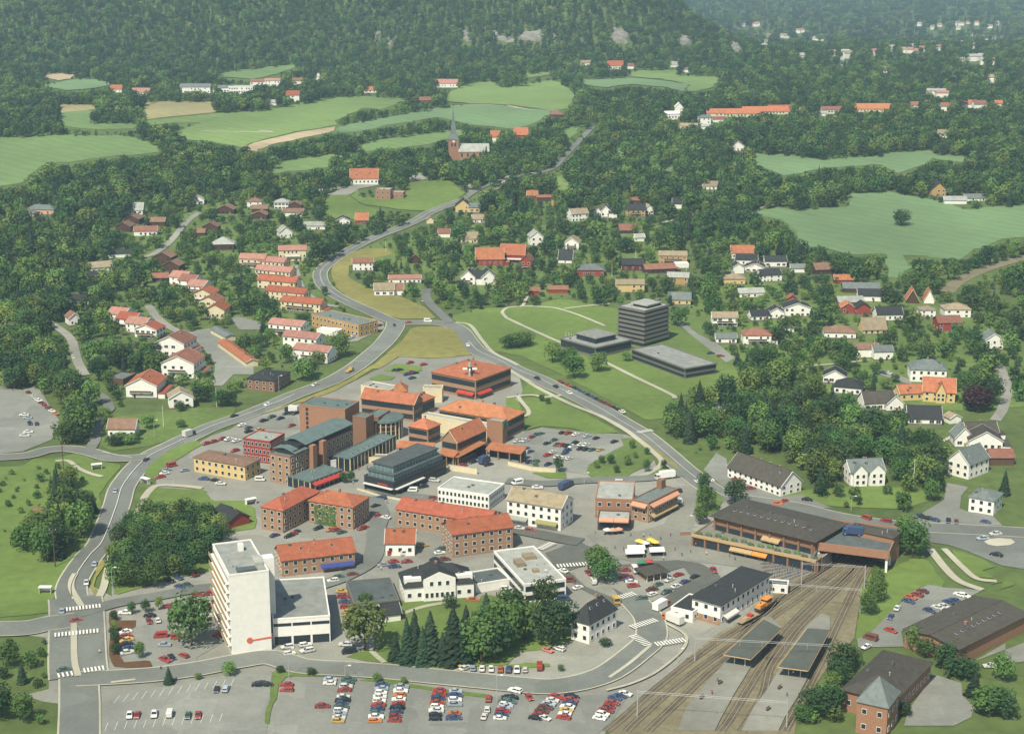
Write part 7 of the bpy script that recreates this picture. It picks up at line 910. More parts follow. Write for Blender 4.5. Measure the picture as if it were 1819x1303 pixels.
def hip_roof(mb,w,d,h,rise,ov,mi=0,pyr=False):
    W2,D2=w/2+ov,d/2+ov; z0=h; zr=h+rise; r=max(0,(W2-D2)) if W2>D2 else 0; ry=max(0,D2-W2)
    if pyr: r=ry=0
    e=[(-W2,-D2,z0),(W2,-D2,z0),(W2,D2,z0),(-W2,D2,z0)]; e2=[(x,y,z+.2) for x,y,z in e]
    if r>=ry: A,Bp=(-r,0,zr),(r,0,zr); fs=((e2[0],e2[1],Bp,A),(e2[1],e2[2],Bp),(e2[2],e2[3],A,Bp),(e2[3],e2[0],A))
    else: A,Bp=(0,-ry,zr),(0,ry,zr); fs=((e2[0],e2[1],A),(e2[1],e2[2],Bp,A),(e2[2],e2[3],Bp),(e2[3],e2[0],A,Bp))
    if r==0 and ry==0: fs=tuple((e2[i],e2[(i+1)%4],(0,0,zr)) for i in range(4))
    for f in fs: mb.poly(f,mi)
    for i in range(4): mb.poly((e[i],e[(i+1)%4],e2[(i+1)%4],e2[i]),mi)
    mb.poly(e[::-1],mi)
def roof_z(roof,w,d,h,rise,x,y):
    if roof=='gable': return h+rise*(1-abs(y)/(d/2))
    if roof=='gablep': return h+rise*(1-abs(x)/(w/2))
    if roof in('hip','pyramid'):
        m=min(w,d)/2; return h+.2+rise*min(1,min(w/2-abs(x),d/2-abs(y))/m)
    return h
def ribbon_window(length,hh,style='dark'):
    return win_mesh(length,hh,style)
def windows(root,spec,w,d,h,cx,cy,rot,frame='white',sides='FRL',z0=0.0,vary=None):
    if not spec: return
    kind,n=spec[0],int(spec[1:]); st=(h-.3)/n
    for side in sides:
        if not facing(cx,cy,rot,side): continue
        ln=w if side in 'FB' else d
        if kind=='g':
            gap,ww=(vary.uniform(2.4,4.0),vary.choice((.9,1.1,1.4,2.0))) if vary else (3.0,1.25)
            k=max(1,int(ln/max(gap,ww+.7))); wh=min(1.45,st*.5)
            me=win_mesh(ww,wh,frame)
            for j in range(n):
                for i in range(k):
                    if vary and vary.random()<.16: continue
                    place_side(root,me,side,w,d,ln*(i+.5)/k,z0+st*j+st*.36)
        elif kind=='w':
            k=int(ln/1.7); me=win_mesh(.95,st*.52,'white')
            for j in range(n):
                for i in range(k): place_side(root,me,side,w,d,ln*(i+.5)/k,z0+st*j+st*.34)
        elif kind=='b':
            me=ribbon_window(ln-1.2,st*.5,'dark')
            for j in range(n): place_side(root,me,side,w,d,ln/2,z0+st*j+st*.36)
        elif kind=='s':
            k=max(1,int(ln/5)); me=win_mesh(ln/k-.9,min(2.6,st*.7),'dark')
            for i in range(k): place_side(root,me,side,w,d,ln*(i+.5)/k,z0+.4)
            for j in range(1,n):
                me2=win_mesh(ln/k-.6,.8,'dark')
                for i in range(k): place_side(root,me2,side,w,d,ln*(i+.5)/k,z0+st*j+st*.55)
        elif kind=='c' and side=='F' or kind=='c' and side=='R':
            k=n if side=='F' else max(2,int(ln/5)); me=win_mesh(ln/k-1.1,h*.62,'dark')
            col=MB().box(-.35,.35,-.5,.1,0,h-.2).mesh('pillar',['brick_brown' if n>5 else 'concrete'])
            for i in range(k): place_side(root,me,side,w,d,ln*(i+.5)/k,z0+.3)
            for i in range(k+1): place_side(root,col,side,w,d,min(max(ln*i/k,.4),ln-.4),z0,.03,'pillar')
        elif kind=='v' and side=='F':
            me=win_mesh(1.0,1.3,'dark')
            for j in range(6): place_side(root,me,side,w,d,ln*.17,1+j*2.1)
def awning(root,side,w,d,a,b,z,colr):
    ln=(w if side in 'FB' else d); L=(b-a)*ln; k=max(1,int(L/5))
    for i in range(k):
        l=L/k-.15; mb=MB().hexa(((-l/2,-1.7,-.9),(l/2,-1.7,-.9),(l/2,0,-.12),(-l/2,0,-.12),(-l/2,-1.7,-.78),(l/2,-1.7,-.78),(l/2,0,.1),(-l/2,0,.1))).box(-l/2,l/2,-1.74,-1.68,-1.25,-.79)
        place_side(root,mb.mesh('awning',['awn_'+colr]),side,w,d,a*ln+L*(i+.5)/k,z,.05,'awning')
def building(name,label,cat,x,y,z,rot,w,d,h,roof,rise,wall,rm,win,k,parts=True):
    root=thing(name,label,cat,(x,y,z),rot)
    ov=k.get('over',.45 if roof!='flat' else 0); mb=MB(); dk=k.get('tall',0)
    wallm=[wall]
    if win.startswith('B'):
        n=int(win[1:]); mb.box(-w/2+.5,w/2-.5,-d/2+.5,d/2-.5,-1.5,h-.1); mb.obj('core_wall','pane',root); st=(h-2.6)/n
        for j in range(n+1):
            b=MB(); zz=2.0+j*st
            for q in ((-w/2,w/2,-d/2,-d/2+.6),(-w/2,w/2,d/2-.6,d/2),(-w/2,-w/2+.6,-d/2+.6,d/2-.6),(w/2-.6,w/2,-d/2+.6,d/2-.6)): b.box(*q,zz,zz+st*.52)
            b.obj('concrete_band','concrete',root)
        for sx,sy in((-1,-1),(1,-1),(1,1),(-1,1)): MB().box(sx*(w/2-1.2)-.5,sx*(w/2-1.2)+.5,sy*(d/2-1.2)-.5,sy*(d/2-1.2)+.5,-.5,2.2).obj('corner_pillar','concrete',root)
        MB().box(-w/2+.6,w/2-.6,-d/2+.6,d/2-.6,h-.05,h+.25).obj('roof',rm,root)
    elif roof=='gable':
        mb.prism([(-d/2,-1.5),(d/2,-1.5),(d/2,h),(0,h+rise),(-d/2,h)],-w/2,w/2); mb.v=[(yy,xx,zz) for xx,yy,zz in mb.v]; mb.obj('wall',wall,root)
        m2=MB(); gable_roof(m2,w,d,h,rise,ov); r=m2.obj('roof',rm,root)
    elif roof=='gablep':
        mb.prism([(-w/2,-1.5),(w/2,-1.5),(w/2,h),(0,h+rise),(-w/2,h)],-d/2,d/2); mb.obj('wall',wall,root)
        m2=MB(); gable_roof(m2,w,d,h,rise,ov,0,'y'); r=m2.obj('roof',rm,root)
    elif roof in('hip','pyramid'):
        mb.box(-w/2,w/2,-d/2,d/2,-1.5,h); mb.obj('wall',wall,root); m2=MB(); hip_roof(m2,w,d,h+.003,rise,ov,0,roof=='pyramid'); r=m2.obj('roof',rm,root)
    elif roof=='shed':
        m2=MB().hexa(((-w/2,-d/2,h-.3),(w/2,-d/2,h-.3),(w/2,d/2,h+rise),(-w/2,d/2,h+rise),(-w/2,-d/2,h),(w/2,-d/2,h),(w/2,d/2,h+rise+.25),(-w/2,d/2,h+rise+.25))); r=m2.obj('roof',rm,root)
        MB().box(-w/2+.4,w/2-.4,max(-d/2+2.2,d/2-2.5),d/2-.2,-.5,h-.1).obj('wall','glass',root)
        n=max(2,int(w/5))
        for i in range(n+1): MB().box(-w/2+.5+(w-1)*i/n-.2,-w/2+.5+(w-1)*i/n+.2,-d/2+.4,-d/2+.8,-.3,h-.2).obj('post',wall,root)
    else:
        mb.box(-w/2,w/2,-d/2,d/2,-1.5,h-.45); mb.obj('wall',wall,root)
        m2=MB().box(-w/2+.3,w/2-.3,-d/2+.3,d/2-.3,h-.447,h-.25); r=m2.obj('roof',rm,root)
        pm=MB(); o=ov+.06; W2,D2=w/2+o,d/2+o; t=.36+o
        for q in ((-W2,W2,-D2,-D2+t),(-W2,W2,D2-t,D2),(-W2,-W2+t,-D2+t,D2-t),(W2-t,W2,-D2+t,D2-t)): pm.box(*q,h-.44,h+.1)
        pm.obj('parapet',{'glass':'roof_green','black':'dark_metal','brick':'brick_brown'}.get(wall,wall),root)
    if win and not win.startswith('B'): windows(root,win,w,d,h-(.3 if roof=='flat' else 0),x,y,rot,'brown' if wall in('wood',) else 'white',vary=random.Random(int(x*13+y*5)) if name=='house' else None)
    rng=random.Random(int(x*7+y*3))
    if roof in('gable','gablep') and y<1500:      # ridge cap and verge boards
        a,b_=(w,d) if roof=='gable' else (d,w); A2=a/2+ov; sl=rise/(b_/2); trim='cream' if rm=='roof_orange' else 'white' if wall=='white' else rm
        def Q(u,v,zz): return (u,v,zz) if roof=='gable' else (-v,u,zz)
        MB().bar(Q(-A2,0,h+rise+.24),Q(A2,0,h+rise+.24),.13,5).obj('ridge_cap',rm,r)
        for e in (-1,1):
            m2=MB()
            for f in (-1,1): m2.bar(Q(e*A2,0,h+rise+.12),Q(e*A2,f*(b_/2+ov),h-ov*sl+.1),.13,4)
            m2.obj('verge_board',trim,r)
    if wall=='glass':      # glazed pavilions: mullion posts
        for side in 'FRL':
            if facing(x,y,rot,side):
                ln=w if side=='F' else d; n=int(ln/2.6); me=MB().box(-.12,.12,-.12,.05,0,h-.5).mesh('mullion',['cream'])
                for i in range(n+1): place_side(root,me,side,w,d,min(max(ln*i/n,.15),ln-.15),0,.02,'mullion')
    if name=='house' and y<1500 and win:
        MB().box(-w/2-.03,w/2+.03,-d/2-.03,d/2+.03,-1.4,.45+.5*rng.random()).obj('plinth','concrete',root)
        dx=rng.uniform(-.3,.3)*w; MB().box(dx-.5,dx+.5,-d/2-.09,-d/2+.1,0,2.1).obj('door',rng.choice(('wood','red','brown','awn_olive')),root)
        if h>5 and rng.random()<.5:
            a=w*rng.uniform(.4,.9)/2; q=put('balcony',None,root,(0,-d/2,h*.5)); MB().box(-a,a,-1.4,0,-.12,.06).obj('balcony_floor','white',q); MB().box(-a,a,-1.4,-1.32,.06,1.0).obj('balcony_rail',rng.choice(('white','wood','brown')),q)
        if w>13 and rng.random()<.4: MB().box(w/2,w/2+3.6,-d/2+.8,d/2-1.2,-1,2.5).box(w/2-.1,w/2+3.9,-d/2+.5,d/2-.9,2.5,2.75,1).obj('garage',[wall,rm],root)
    for a in k.get('awn',()): awning(root,a[0],w,d,a[1],a[2],a[3],a[4])
    if roof in('gable','gablep','hip') and parts and (k.get('chim') or rng.random()<.7):
        n=k.get('chim',1)
        for i in range(n):
            cx_=(w*(-.35+.7*(i+.5)/n)) if roof!='gablep' else w*.12; cy_=d*.06 if roof!='gablep' else d*(rng.random()*.4-.2)
            zz=roof_z(roof,w,d,h,rise,cx_,cy_)
            MB().box(-.35,.35,-.35,.35,-.6,1.0).box(-.43,.43,-.43,.43,1.0,1.12).obj('chimney','brick',r,(cx_,cy_,zz))
    if k.get('chim') and roof=='flat': MB().box(-w/2+.3,-w/2+2.6,d/2-4,d/2-1,h-.3,h+3.2).obj('chimney_stack','brick_brown',root)
    if k.get('skyl'):
        n=k['skyl']
        for i in range(n):
            if roof in('gable','hip','flat'):
                if d>w*1.3: X,Y=(w*.18,-d*.38+d*.76*(i+.5)/n) if roof=='flat' or roof=='hip' else (0,0)
                else: X,Y=-w*.42+w*.84*(i+.5)/n,-d*.2
                mm=min(w,d)/2; sl=rise/mm
                ang=(math.atan(sl),0,0) if not d>w*1.3 else (0,math.atan(sl),0)
                if roof=='flat': ang=(0,0,0)
            else: X,Y=w*.22,-d*.35+d*.7*(i+.5)/n; ang=(0,math.atan(rise/(w/2)),0)
            zz=roof_z(roof,w,d,h,rise,X,Y)+(.2 if roof!='flat' else -.25)
            MB().box(-.45,.45,-.6,.6,-.1,.16).box(-.38,.38,-.52,.52,.16,.2,1).obj('skylight',['steel','pane'],r,(X,Y,zz),ang)
    if parts and name!='house' and roof!='shed' and w>9 and d>6:
        for i in range(3):
            X,Y=rng.uniform(-.38,.38)*w,rng.uniform(-.38,.1)*d; zz=roof_z(roof,w,d,h,rise,X,Y)+(.1 if roof!='flat' else -.3)
            if rng.random()<.5: MB().cyl(0,0,-.3,.8,.16,None,6).cyl(0,0,.8,.95,.26,None,6).obj('roof_vent','steel',root,(X,Y,zz))
            else: MB().box(-.5,.5,-.4,.4,-.3,.6).obj('roof_hatch','roof_dark',root,(X,Y,zz))
    if k.get('balc'):
        n=int(k['balc'][1:]); side=k['balc'][0]; ln=d; st=(h-3.5)/(n-1)
        slab=MB().box(-ln/2+.3,ln/2-.3,-1.5,0,0,.15).box(-ln/2+.3,ln/2-.3,-1.5,-1.4,.15,1.05,1).mesh('balcony',['white','awn_tan'])
        dk=win_mesh(ln-1.5,1.7,'white')
        for j in range(n-1): place_side(root,slab,side,w,d,ln/2,3.2+j*st,.02,'balcony'); place_side(root,dk,side,w,d,ln/2,3.4+j*st)
        # shop sign low on the white end wall: a disc with a long thin bar
        g=put('shop_sign',None,root,(-w*.05,-d/2-.02,4.4)); c=MB().cyl(0,0,-.15,0,.95,None,18,0,'y').mesh('sign_disc',['sign_orange']); put('sign_disc',c,g)
        MB().hexa(((.8,-.12,-.3),(7.2,-.12,-.16),(7.2,0,-.16),(.8,0,-.3),(.8,-.12,.12),(7.2,-.12,.36),(7.2,0,.36),(.8,0,.12))).obj('sign_bar','sign_orange',g)
    if k.get('pent'):
        if k['pent']==1:
            MB().box(w/2-.1,w/2+3.2,-d/2+7,-d/2+10.5,-1,h+1.2).obj('stair_tower','white',root); MB().box(-w/2+3,w/2-3.5,-d/2+1.2,-d/2+4.2,h-.3,h+.5).obj('roof_unit','roof_dark',root); MB().box(.6,2.2,d/2-9,d/2-7,h-.3,h+2).obj('roof_vent','white',root); MB().box(w/2-3.2,w/2-.5,-d/2+5,-d/2+12,h-.3,h+.9).obj('roof_unit','roof_lgrey',root)
            for j in range(9): put('window',win_mesh(1.6,1.3,'dark'),root,(w/2+.03,-d/2+3.6,3.6+j*2.7),math.pi/2)
        else:
            MB().box(-w*.2,w*.33,-d*.2,d*.3,h+.2,h+1.7).obj('penthouse','pane',root); MB().box(-w*.25,w*.36,-d*.25,d*.33,h+1.7,h+2.3).obj('penthouse_roof','roof_lgrey',root)
            MB().cyl(w*.2,d*.32,h+.2,h+3.6,1.4,None,12).obj('lift_housing','concrete',root)
    ins=0;zt=h
    for dx,dh in k.get('tiers',()):
        ww,dd=w-2*dx,d-2*dx; s=put('upper_storey',None,root,(0,0,0)); MB().box(-ww/2,ww/2,-dd/2,dd/2,zt-.3,zt+dh-.5).obj('storey_wall','glass_teal' if wall=='black' else 'pane',s)
        MB().box(-ww/2-.5,ww/2+.5,-dd/2-.5,dd/2+.5,zt+dh-.5,zt+dh).obj('storey_roof',rm if dx>1.5 else 'roof_dark',s)
        if wall=='black':
            for side in 'FR':
                ln=ww if side=='F' else dd; n=int(ln/2); me=MB().box(-.06,.06,-.06,.02,zt-.1,zt+dh-.6).mesh('mullion',['steel'])
                for i in range(n+1): place_side(s,me,side,ww,dd,min(max(ln*i/n,.1),ln-.1),0,.02,'mullion')
        zt+=dh
    if k.get('canopy'):
        for side,a in (('F',w),('R',d*.55)):
            place_side(root,MB().box(-a/2+.3,a/2-.3,-1.4,0,0,.28).mesh('canopy',['awn_white']),side,w,d,a/2,2.9,.02,'canopy')
        for i in range(7): MB().box(-.3,.3,-.12,0,-.3,.3).obj('sign_letter','awn_red',root,(w*.1+i*.75-2,-d/2-.06,4.0))
    if k.get('wave'):
        s=put('upper_storey',None,root)
        MB().box(-w/2+1,w/2-.6,-d/2+7,d/2-.5,h-.3,h+2.8).obj('storey_wall','black',s)
        # arched metal roof in two steps
        for (y0,y1,zz,x0,x1) in ((-d/2+2.5,-d/2+13,h+1.4,-w/2-.4,w/2+.8),(-d/2+10,d/2,h+3.2,-w/2-.2,w/2+.6)):
            prof=[]
            for i in range(13):
                t=i/12; prof.append((x0+(x1-x0)*t,zz+1.3*math.sin(t*math.pi)**1.3*(1 if i<=6 else .9)-.7*t))
            prof=prof+[(a,b-.25) for a,b in prof[::-1]]
            MB().prism(prof,y0,y1).obj('arched_roof','roof_green',s)
        MB().box(-w/2+1.5,w/2-.5,-d/2+3,-d/2+11,h-.3,h+1.3).obj('storey_wall','black',s)
        for yy in (-d/2+12,-d/2+19): MB().box(w/2-.2,w/2+2.6,yy,yy+2.6,-.5,h+1.6).obj('stair_tower','brick_orange',root)
    if k.get('pedi'):
        s=put('pediment',None,root); pw=w*.46; mb=MB().prism([(-pw/2,0),(pw/2,0),(pw/2,8.2),(0,10.6),(-pw/2,8.2)],-d/2-.7,0); mb.obj('pediment_wall','white',s)
        m2=MB(); gable_roof(m2,pw,d*.8,8.2,2.4,.5,0,'y'); m2.obj('pediment_roof','roof_black',s,(0,-d*.1,0))
        for i in range(3): put('window',win_mesh(1.1,1.5,'white'),s,(-pw*.25+pw*.25*i,-d/2-.73,5.8))
        for i in range(6): put('window',win_mesh(1.0,1.7,'white'),s,(-pw*.4+pw*.16*i,-d/2-.73,1.6))
        for sx in (-1,1): MB().box(sx*w*.37-w*.12,sx*w*.37+w*.12,-d/2+1.2,-d/2+4,h,h+2.6).obj('dormer','white',root)
    for a,b in k.get('xg',()):
        gw=w*b; gx=-w/2+w*a; mb=MB().prism([(-gw/2,0),(gw/2,0),(gw/2,h),(0,h+rise*.85),(-gw/2,h)],-d/2-1.6,0); mb.obj('gable_wall',wall,root,(gx,0,0)); m2=MB(); gable_roof(m2,gw,d*.7,h,rise*.85,.5,0,'y'); m2.obj('gable_roof',rm,root,(gx,-d*.28,0))
        for j in (1.2,h*.62): 
            for q in (-.22,.22): put('window',win_mesh(1.1,1.4,'white'),root,(gx+q*gw,-d/2-1.63,j))
    if k.get('sign'):
        place_side(root,MB().box(-1.8,1.8,-.25,0,-1.5,1.5).mesh('sign_board',['awn_green']),'R',w,d,d/2,h-2,.02,'sign_board')
    if k.get('planters'):
        n=k['planters']
        for i in range(n):
            t=-w/2+2+(w-4)*i/(n-1); MB().box(-1.2,1.2,-.5,.5,h-.25,h+.35).obj('planter','concrete',root,(t,-d/2+1.6+(i%3)*.8,0)); clump(root,(t,-d/2+1.6+(i%3)*.8,h+.35),1.2,.9,'planter_shrub')
        # terrace parapet lining
        MB().box(-w/2,w/2,-d/2-.9,-d/2-.1,h-.5,h+.45).obj('terrace_parapet','awn_tan',root)
    if k.get('ivy'):
        mb=MB(); r2=random.Random(3)
        for i in range(420):
            a=-w*.38+r2.random()*w*.5; zz=r2.random()**1.2*(h-1.2); s_=.22+r2.random()*.2
            mb.poly([(a+s_*math.cos(q),-d/2-.1-r2.random()*.12,zz+s_*math.sin(q)) for q in (0,1.57,3.14,4.71)])
        mb.obj('ivy','ivy_leaf',root)
    if k.get('brickbase'): MB().box(-w/2-.04,w/2-.01,-d/2-.05,-d/2,-.5,2.6).obj('brick_plinth','brick',root)
    if k.get('plant'):
        for q in ((-w*.2,d*.05,3,5,1.2),(w*.15,d*.2,4,4,1.0),(0,-d*.2,2,2,.9)): MB().box(-q[2]/2,q[2]/2,-q[3]/2,q[3]/2,h-.3,h+q[4]).obj('roof_unit','roof_tan',root,(q[0],q[1],0))
    return root
def clump(parent,loc,r,hh,name,mat_='leaf_light'):
    key='clump_mesh'
    me=bpy.data.meshes.get(key)
    if not me:
        mb=MB(); rr=random.Random(5)
        for i in range(40):
            u=rr.random()*6.28; ph=math.acos(rr.random()); p=Vector((math.cos(u)*math.sin(ph),math.sin(u)*math.sin(ph),math.cos(ph)))*(.7+.3*rr.random()); leaf(mb,p,p,.34,rr)
        me=mb.mesh(key,[mat_])
    o=put(name,me,parent,loc); o.scale=(r,r*.6,hh); return o
def leaf(mb,p,n,s,rr,mi=0):
    n=(n.normalized()+Vector((rr.uniform(-.6,.6),rr.uniform(-.6,.6),rr.uniform(-.3,.7)))).normalized(); t=n.orthogonal().normalized(); t.rotate(Matrix.Rotation(rr.random()*6.28,3,n)); b=n.cross(t)
    mb.poly([p+t*s,p+b*s*.8,p-t*s,p-b*s*.8],mi)
LAND=[]
for b in BUILDINGS:
    building(*b)
    if b[15].get('short'): LAND.append((b[3],b[4],b[15]['short']))
WALLN={'wood':'dark timber','ochre':'ochre','darkred':'dark red','peach':'peach','brick':'brick','brown':'brown'}
ROOFN={'roof_red':'red','roof_orange':'orange','roof_terra':'reddish-brown','roof_pink':'faded pink','roof_brown':'brown','roof_tan':'tan','roof_black':'black','roof_brownblack':'dark brown','roof_slate':'blue-grey','roof_grey':'grey','roof_lgrey':'pale grey','white':'white'}
for (reg,x,y,z,rot,w,d,h,roof,rise,rm,wall,win) in HOUSES:
    size='low ' if h<3.3 else 'long ' if w>=18 else ''
    shape={'hip':'hipped','gable':'pitched','gablep':'gabled','flat':'flat','pyramid':'pyramid'}[roof]
    lab='%s%s house, %s %s roof, %s'%(size,WALLN.get(wall,wall),ROOFN[rm],shape,REGIONS[reg])
    far=y>1650
    building('house',lab,'house',x,y,z,rot,w,d,h,roof,rise,wall,rm,win,{},parts=not far)
rr=random.Random(11)
for x,y in FAR_HOUSES:
    a=6+rr.random()*5; building('distant_house','small pale house in the hazy valley at top right','house',x,y,terrain(x,y),rr.uniform(-.4,.4),a*1.3,a,5+rr.random()*3,'gable',3,'white',rr.choice(('roof_lgrey','roof_pink','roof_tan')),'',{},False)
# ================= bespoke structures =================
def church():
    x,y=CHURCH; z=terrain(x,y); o=thing('church','stone church with tall green spire standing among the trees','church',(x,y,z),.06)
    LAND.append((x,y,'church with the spire'))
    MB().box(-4.4,4.4,-4.4,4.4,-2,17).obj('tower','brick_orange',o); s=put('spire',None,o,(0,0,17))
    MB().frus((-4.8,4.8,-4.8,4.8,0),(-2.6,2.6,-2.6,2.6,4.5)).obj('spire_base','roof_slate',s); MB().frus((-2.6,2.6,-2.6,2.6,4.5),(-.12,.12,-.12,.12,27)).obj('spire_tip','roof_slate',s); MB().box(-.08,.08,-.08,.08,26.8,29).box(-.6,.6,-.07,.07,28,28.2).obj('cross','dark_metal',s)
    for dx in (-1.4,1.4): put('belfry_window',win_mesh(1.1,2.6,'brown'),o,(dx,-4.44,11.5))
    put('clock',MB().cyl(0,0,-.1,0,1.0,None,14,0,'y').mesh('clock',['white_paint']),o,(0,-4.42,15.6))
    w=26;n=put('nave',None,o,(4.4+w/2,0,0)); mb=MB().prism([(-5.5,-2),(5.5,-2),(5.5,7),(0,13),(-5.5,7)],-w/2,w/2); mb.v=[(b,a,c) for a,b,c in mb.v]; mb.obj('nave_wall','brick',n); m=MB(); gable_roof(m,w,11,7,6,.4); m.obj('nave_roof','roof_lgrey',n)
    for i in range(5): put('nave_window',win_mesh(1.0,3,'brown'),n,(-w*.4+w*.2*i,-5.53,2.4))
church()
def deck():
    A,Bq,C_,D=[Vector(p) for p in DECK]; ax=(Bq-A); w=ax.length; ax.normalize(); nrm=Vector((-ax.y,ax.x)); d=abs((D-A).dot(nrm)); c=(A+Bq)/2+nrm*d/2; rot=math.atan2(ax.y,ax.x)
    o=thing('parking_deck','brick-edged parking deck bridging the railway tracks','parking deck',(c.x,c.y,0),rot)
    LAND.append((c.x,c.y,'parking deck'))
    MB().box(-w/2,w/2,-d/2,d/2,6.6,7.5).obj('deck_slab','roof_dark',o)
    for q in ((-w/2-.1,w/2+.1,-d/2-.4,-d/2,5.6,8.6),(w/2,w/2+.4,-d/2,d/2,5.6,8.6),(-w/2,w/2,d/2,d/2+.3,6,8.2)): MB().box(*q).obj('edge_beam','brick_orange',o)
    for i in range(4): 
        for sx in (-1,1): MB().box(-.4,.4,-.4,.4,-.5,6.6).obj('pillar','white',o,(sx*(w/2-.6),-d/2+.8+i*(d-1.6)/3,0))
    MB().box(-w/2+1,w/2-1,d/2-1.2,d/2-.2,-.5,6.6).obj('back_wall','dark_metal',o)
    MB().box(-w/2-.6,-w/2+.2,-d/2-6,d/2,-.5,5.5).obj('abutment','concrete',o)
deck()
def drum():
    x,y=DRUM[0]; o=thing('glass_rotunda','half-round glass front with green roof between brick wings','rotunda',(x,y,0)); r=8
    MB().cyl(0,0,-.5,8.4,r-.2,None,20).obj('glass_wall','glass',o); MB().cyl(0,0,8.4,9.2,r+.7,r+.5,20).cyl(0,0,9.2,10.4,r+.4,1.0,20).obj('roof','roof_green',o)
    me=MB().box(-.22,.22,-.2,.2,0,8.4).mesh('mullion',['cream'])
    for i in range(12):
        a=-math.pi+math.pi*i/11; put('mullion',me,o,(r*math.cos(a),r*math.sin(a),0),a+math.pi/2)
    for j in range(3): MB().cyl(0,0,2+j*2.2,2.5+j*2.2,r-.05,None,20).obj('transom','brick_brown',o)
drum()
x,y=MAST; o=thing('square_mast','pale metal mast with four short arms before the largest orange-roofed hall','mast',(x,y,0)); MB().cyl(0,0,-.3,17,.75,.6,10).obj('pole','steel',o)
MB().box(-3.4,3.4,-.35,.35,13.6,14.4).obj('arm','white',o); MB().box(-.35,.35,-3.4,3.4,13.62,14.38).obj('arm','white',o); MB().cyl(0,0,13.4,14.8,1.2,None,10).obj('hub','dark_metal',o)
# ---- railway
for i,P in enumerate(TRACKS):
    o=put('railway_track',None); structure(o); S=spline(P,5); rl=[];acc=0;mb=MB()
    for off in (-.72,.72):
        m=MB(); pts=[]
        for k,p in enumerate(S):
            a=S[max(0,k-1)];b=S[min(len(S)-1,k+1)];d=(b-a).normalized();n=Vector((-d.y,d.x)); pts.append((p+n*off,n))
        for k in range(len(pts)-1):
            (p,n),(q,n2)=pts[k],pts[k+1]; h=.07
            m.hexa(((p.x-n.x*h,p.y-n.y*h,.2),(p.x+n.x*h,p.y+n.y*h,.2),(q.x+n2.x*h,q.y+n2.y*h,.2),(q.x-n2.x*h,q.y-n2.y*h,.2),(p.x-n.x*h,p.y-n.y*h,.36),(p.x+n.x*h,p.y+n.y*h,.36),(q.x+n2.x*h,q.y+n2.y*h,.36),(q.x-n2.x*h,q.y-n2.y*h,.36)))
        m.obj('rail','rail',o)
    for k in range(len(S)-1):
        a,b=S[k],S[k+1];L=(b-a).length;d=(b-a)/max(L,1e-4);n=Vector((-d.y,d.x)); cnt=int(L/1.2)
        for j in range(cnt):
            p=a+d*(j+.5)*L/cnt; e=n*1.3; f=d*.15; mb.hexa([(c.x,c.y,z) for z in (.05,.2) for c in (p-e-f,p+e-f,p+e+f,p-e+f)])
    s=mb.obj('sleepers','sleeper',o); s['kind']='stuff'
    ribbon_strip('ballast_bed','rust',3,2.9,P,None,.0,o)
for i,P in enumerate(PLATFORMS):
    pts=list(P); a=sum(pts[k-1][0]*pts[k][1]-pts[k][0]*pts[k-1][1] for k in range(len(pts)))
    if a<0: pts=pts[::-1]
    mb=MB(); mb.poly([(x,y,.75) for x,y in pts]); 
    for k in range(len(pts)): x0,y0=pts[k-1];x1,y1=pts[k]; mb.poly(((x0,y0,-.2),(x1,y1,-.2),(x1,y1,.75),(x0,y0,.75)))
    me=bpy.data.meshes.new('station_platform'); me.from_pydata(mb.v,[],mb.f); me.materials.append(MATS['paving']); structure(put('station_platform',me))
for i,P in enumerate(CANOPIES):
    A,Bq,C_,D=[Vector(p) for p in P]; c=(A+Bq+C_+D)/4; o=thing('platform_canopy',('left','right')[i]+' of the two grey platform roofs on posts','platform roof',(c.x,c.y,0))
    L=[(p-c) for p in (A,Bq,C_,D)]; MB().hexa([(p.x,p.y,4.0+(.25 if k in(1,2) else 0)) for k,p in enumerate(L)]+[(p.x,p.y,4.3+(.25 if k in(1,2) else 0)) for k,p in enumerate(L)]).obj('roof','canopy_roof',o)
    for k in range(6):
        t=(k+.5)/6
        for s in (.3,.7):
            p=L[0].lerp(L[3],t).lerp(L[1].lerp(L[2],t),s); MB().cyl(p.x,p.y,.7,4.05,.14,None,6).obj('post','white',o)
    for a,b in ((0,1),(1,2),(2,3),(3,0)): MB().bar((L[a].x,L[a].y,4.15),(L[b].x,L[b].y,4.15),.2,6).obj('fascia','awn_tan',o)
    p=(L[0]+L[1]+L[2]+L[3])/4; q=L[0].lerp(L[3],.5); MB().box(-1.3,1.3,-3,3,.7,3.2).obj('waiting_room','glass',o,(0,0,0),math.atan2((L[3]-L[0]).y,(L[3]-L[0]).x)-math.pi/2)
for i,(A,Bq) in enumerate(GANTRIES):
    A=Vector(A);Bq=Vector(Bq);o=thing('overhead_gantry','overhead wire gantry spanning the railway tracks','gantry',(A.x,A.y,0),0,'overhead gantries'); d=Bq-A
    for p in (Vector((0,0)),d): MB().cyl(p.x,p.y,-.3,8.6,.2,.14,6).obj('mast','steel',o)
    for z in (7.7,8.2): MB().bar((0,0,z),(d.x,d.y,z),.055,4).obj('beam','steel',o)
    for k in range(1,6): p=d*k/6; MB().bar((p.x,p.y,8.3),(p.x,p.y,6.2),.06,4).obj('dropper','steel',o)
for k in range(5):
    P=TRACKS[k]; S=spline(P,3); o=put('contact_wire',None); tag(o,'thin overhead wire above the railway tracks','wire','overhead wires',(S[6].x,S[6].y)); mb=MB()
    for i in range(len(S)-1): mb.bar((S[i].x,S[i].y,6.3),(S[i+1].x,S[i+1].y,6.3),.025,3)
    mb.obj('wire','dark_metal',o)
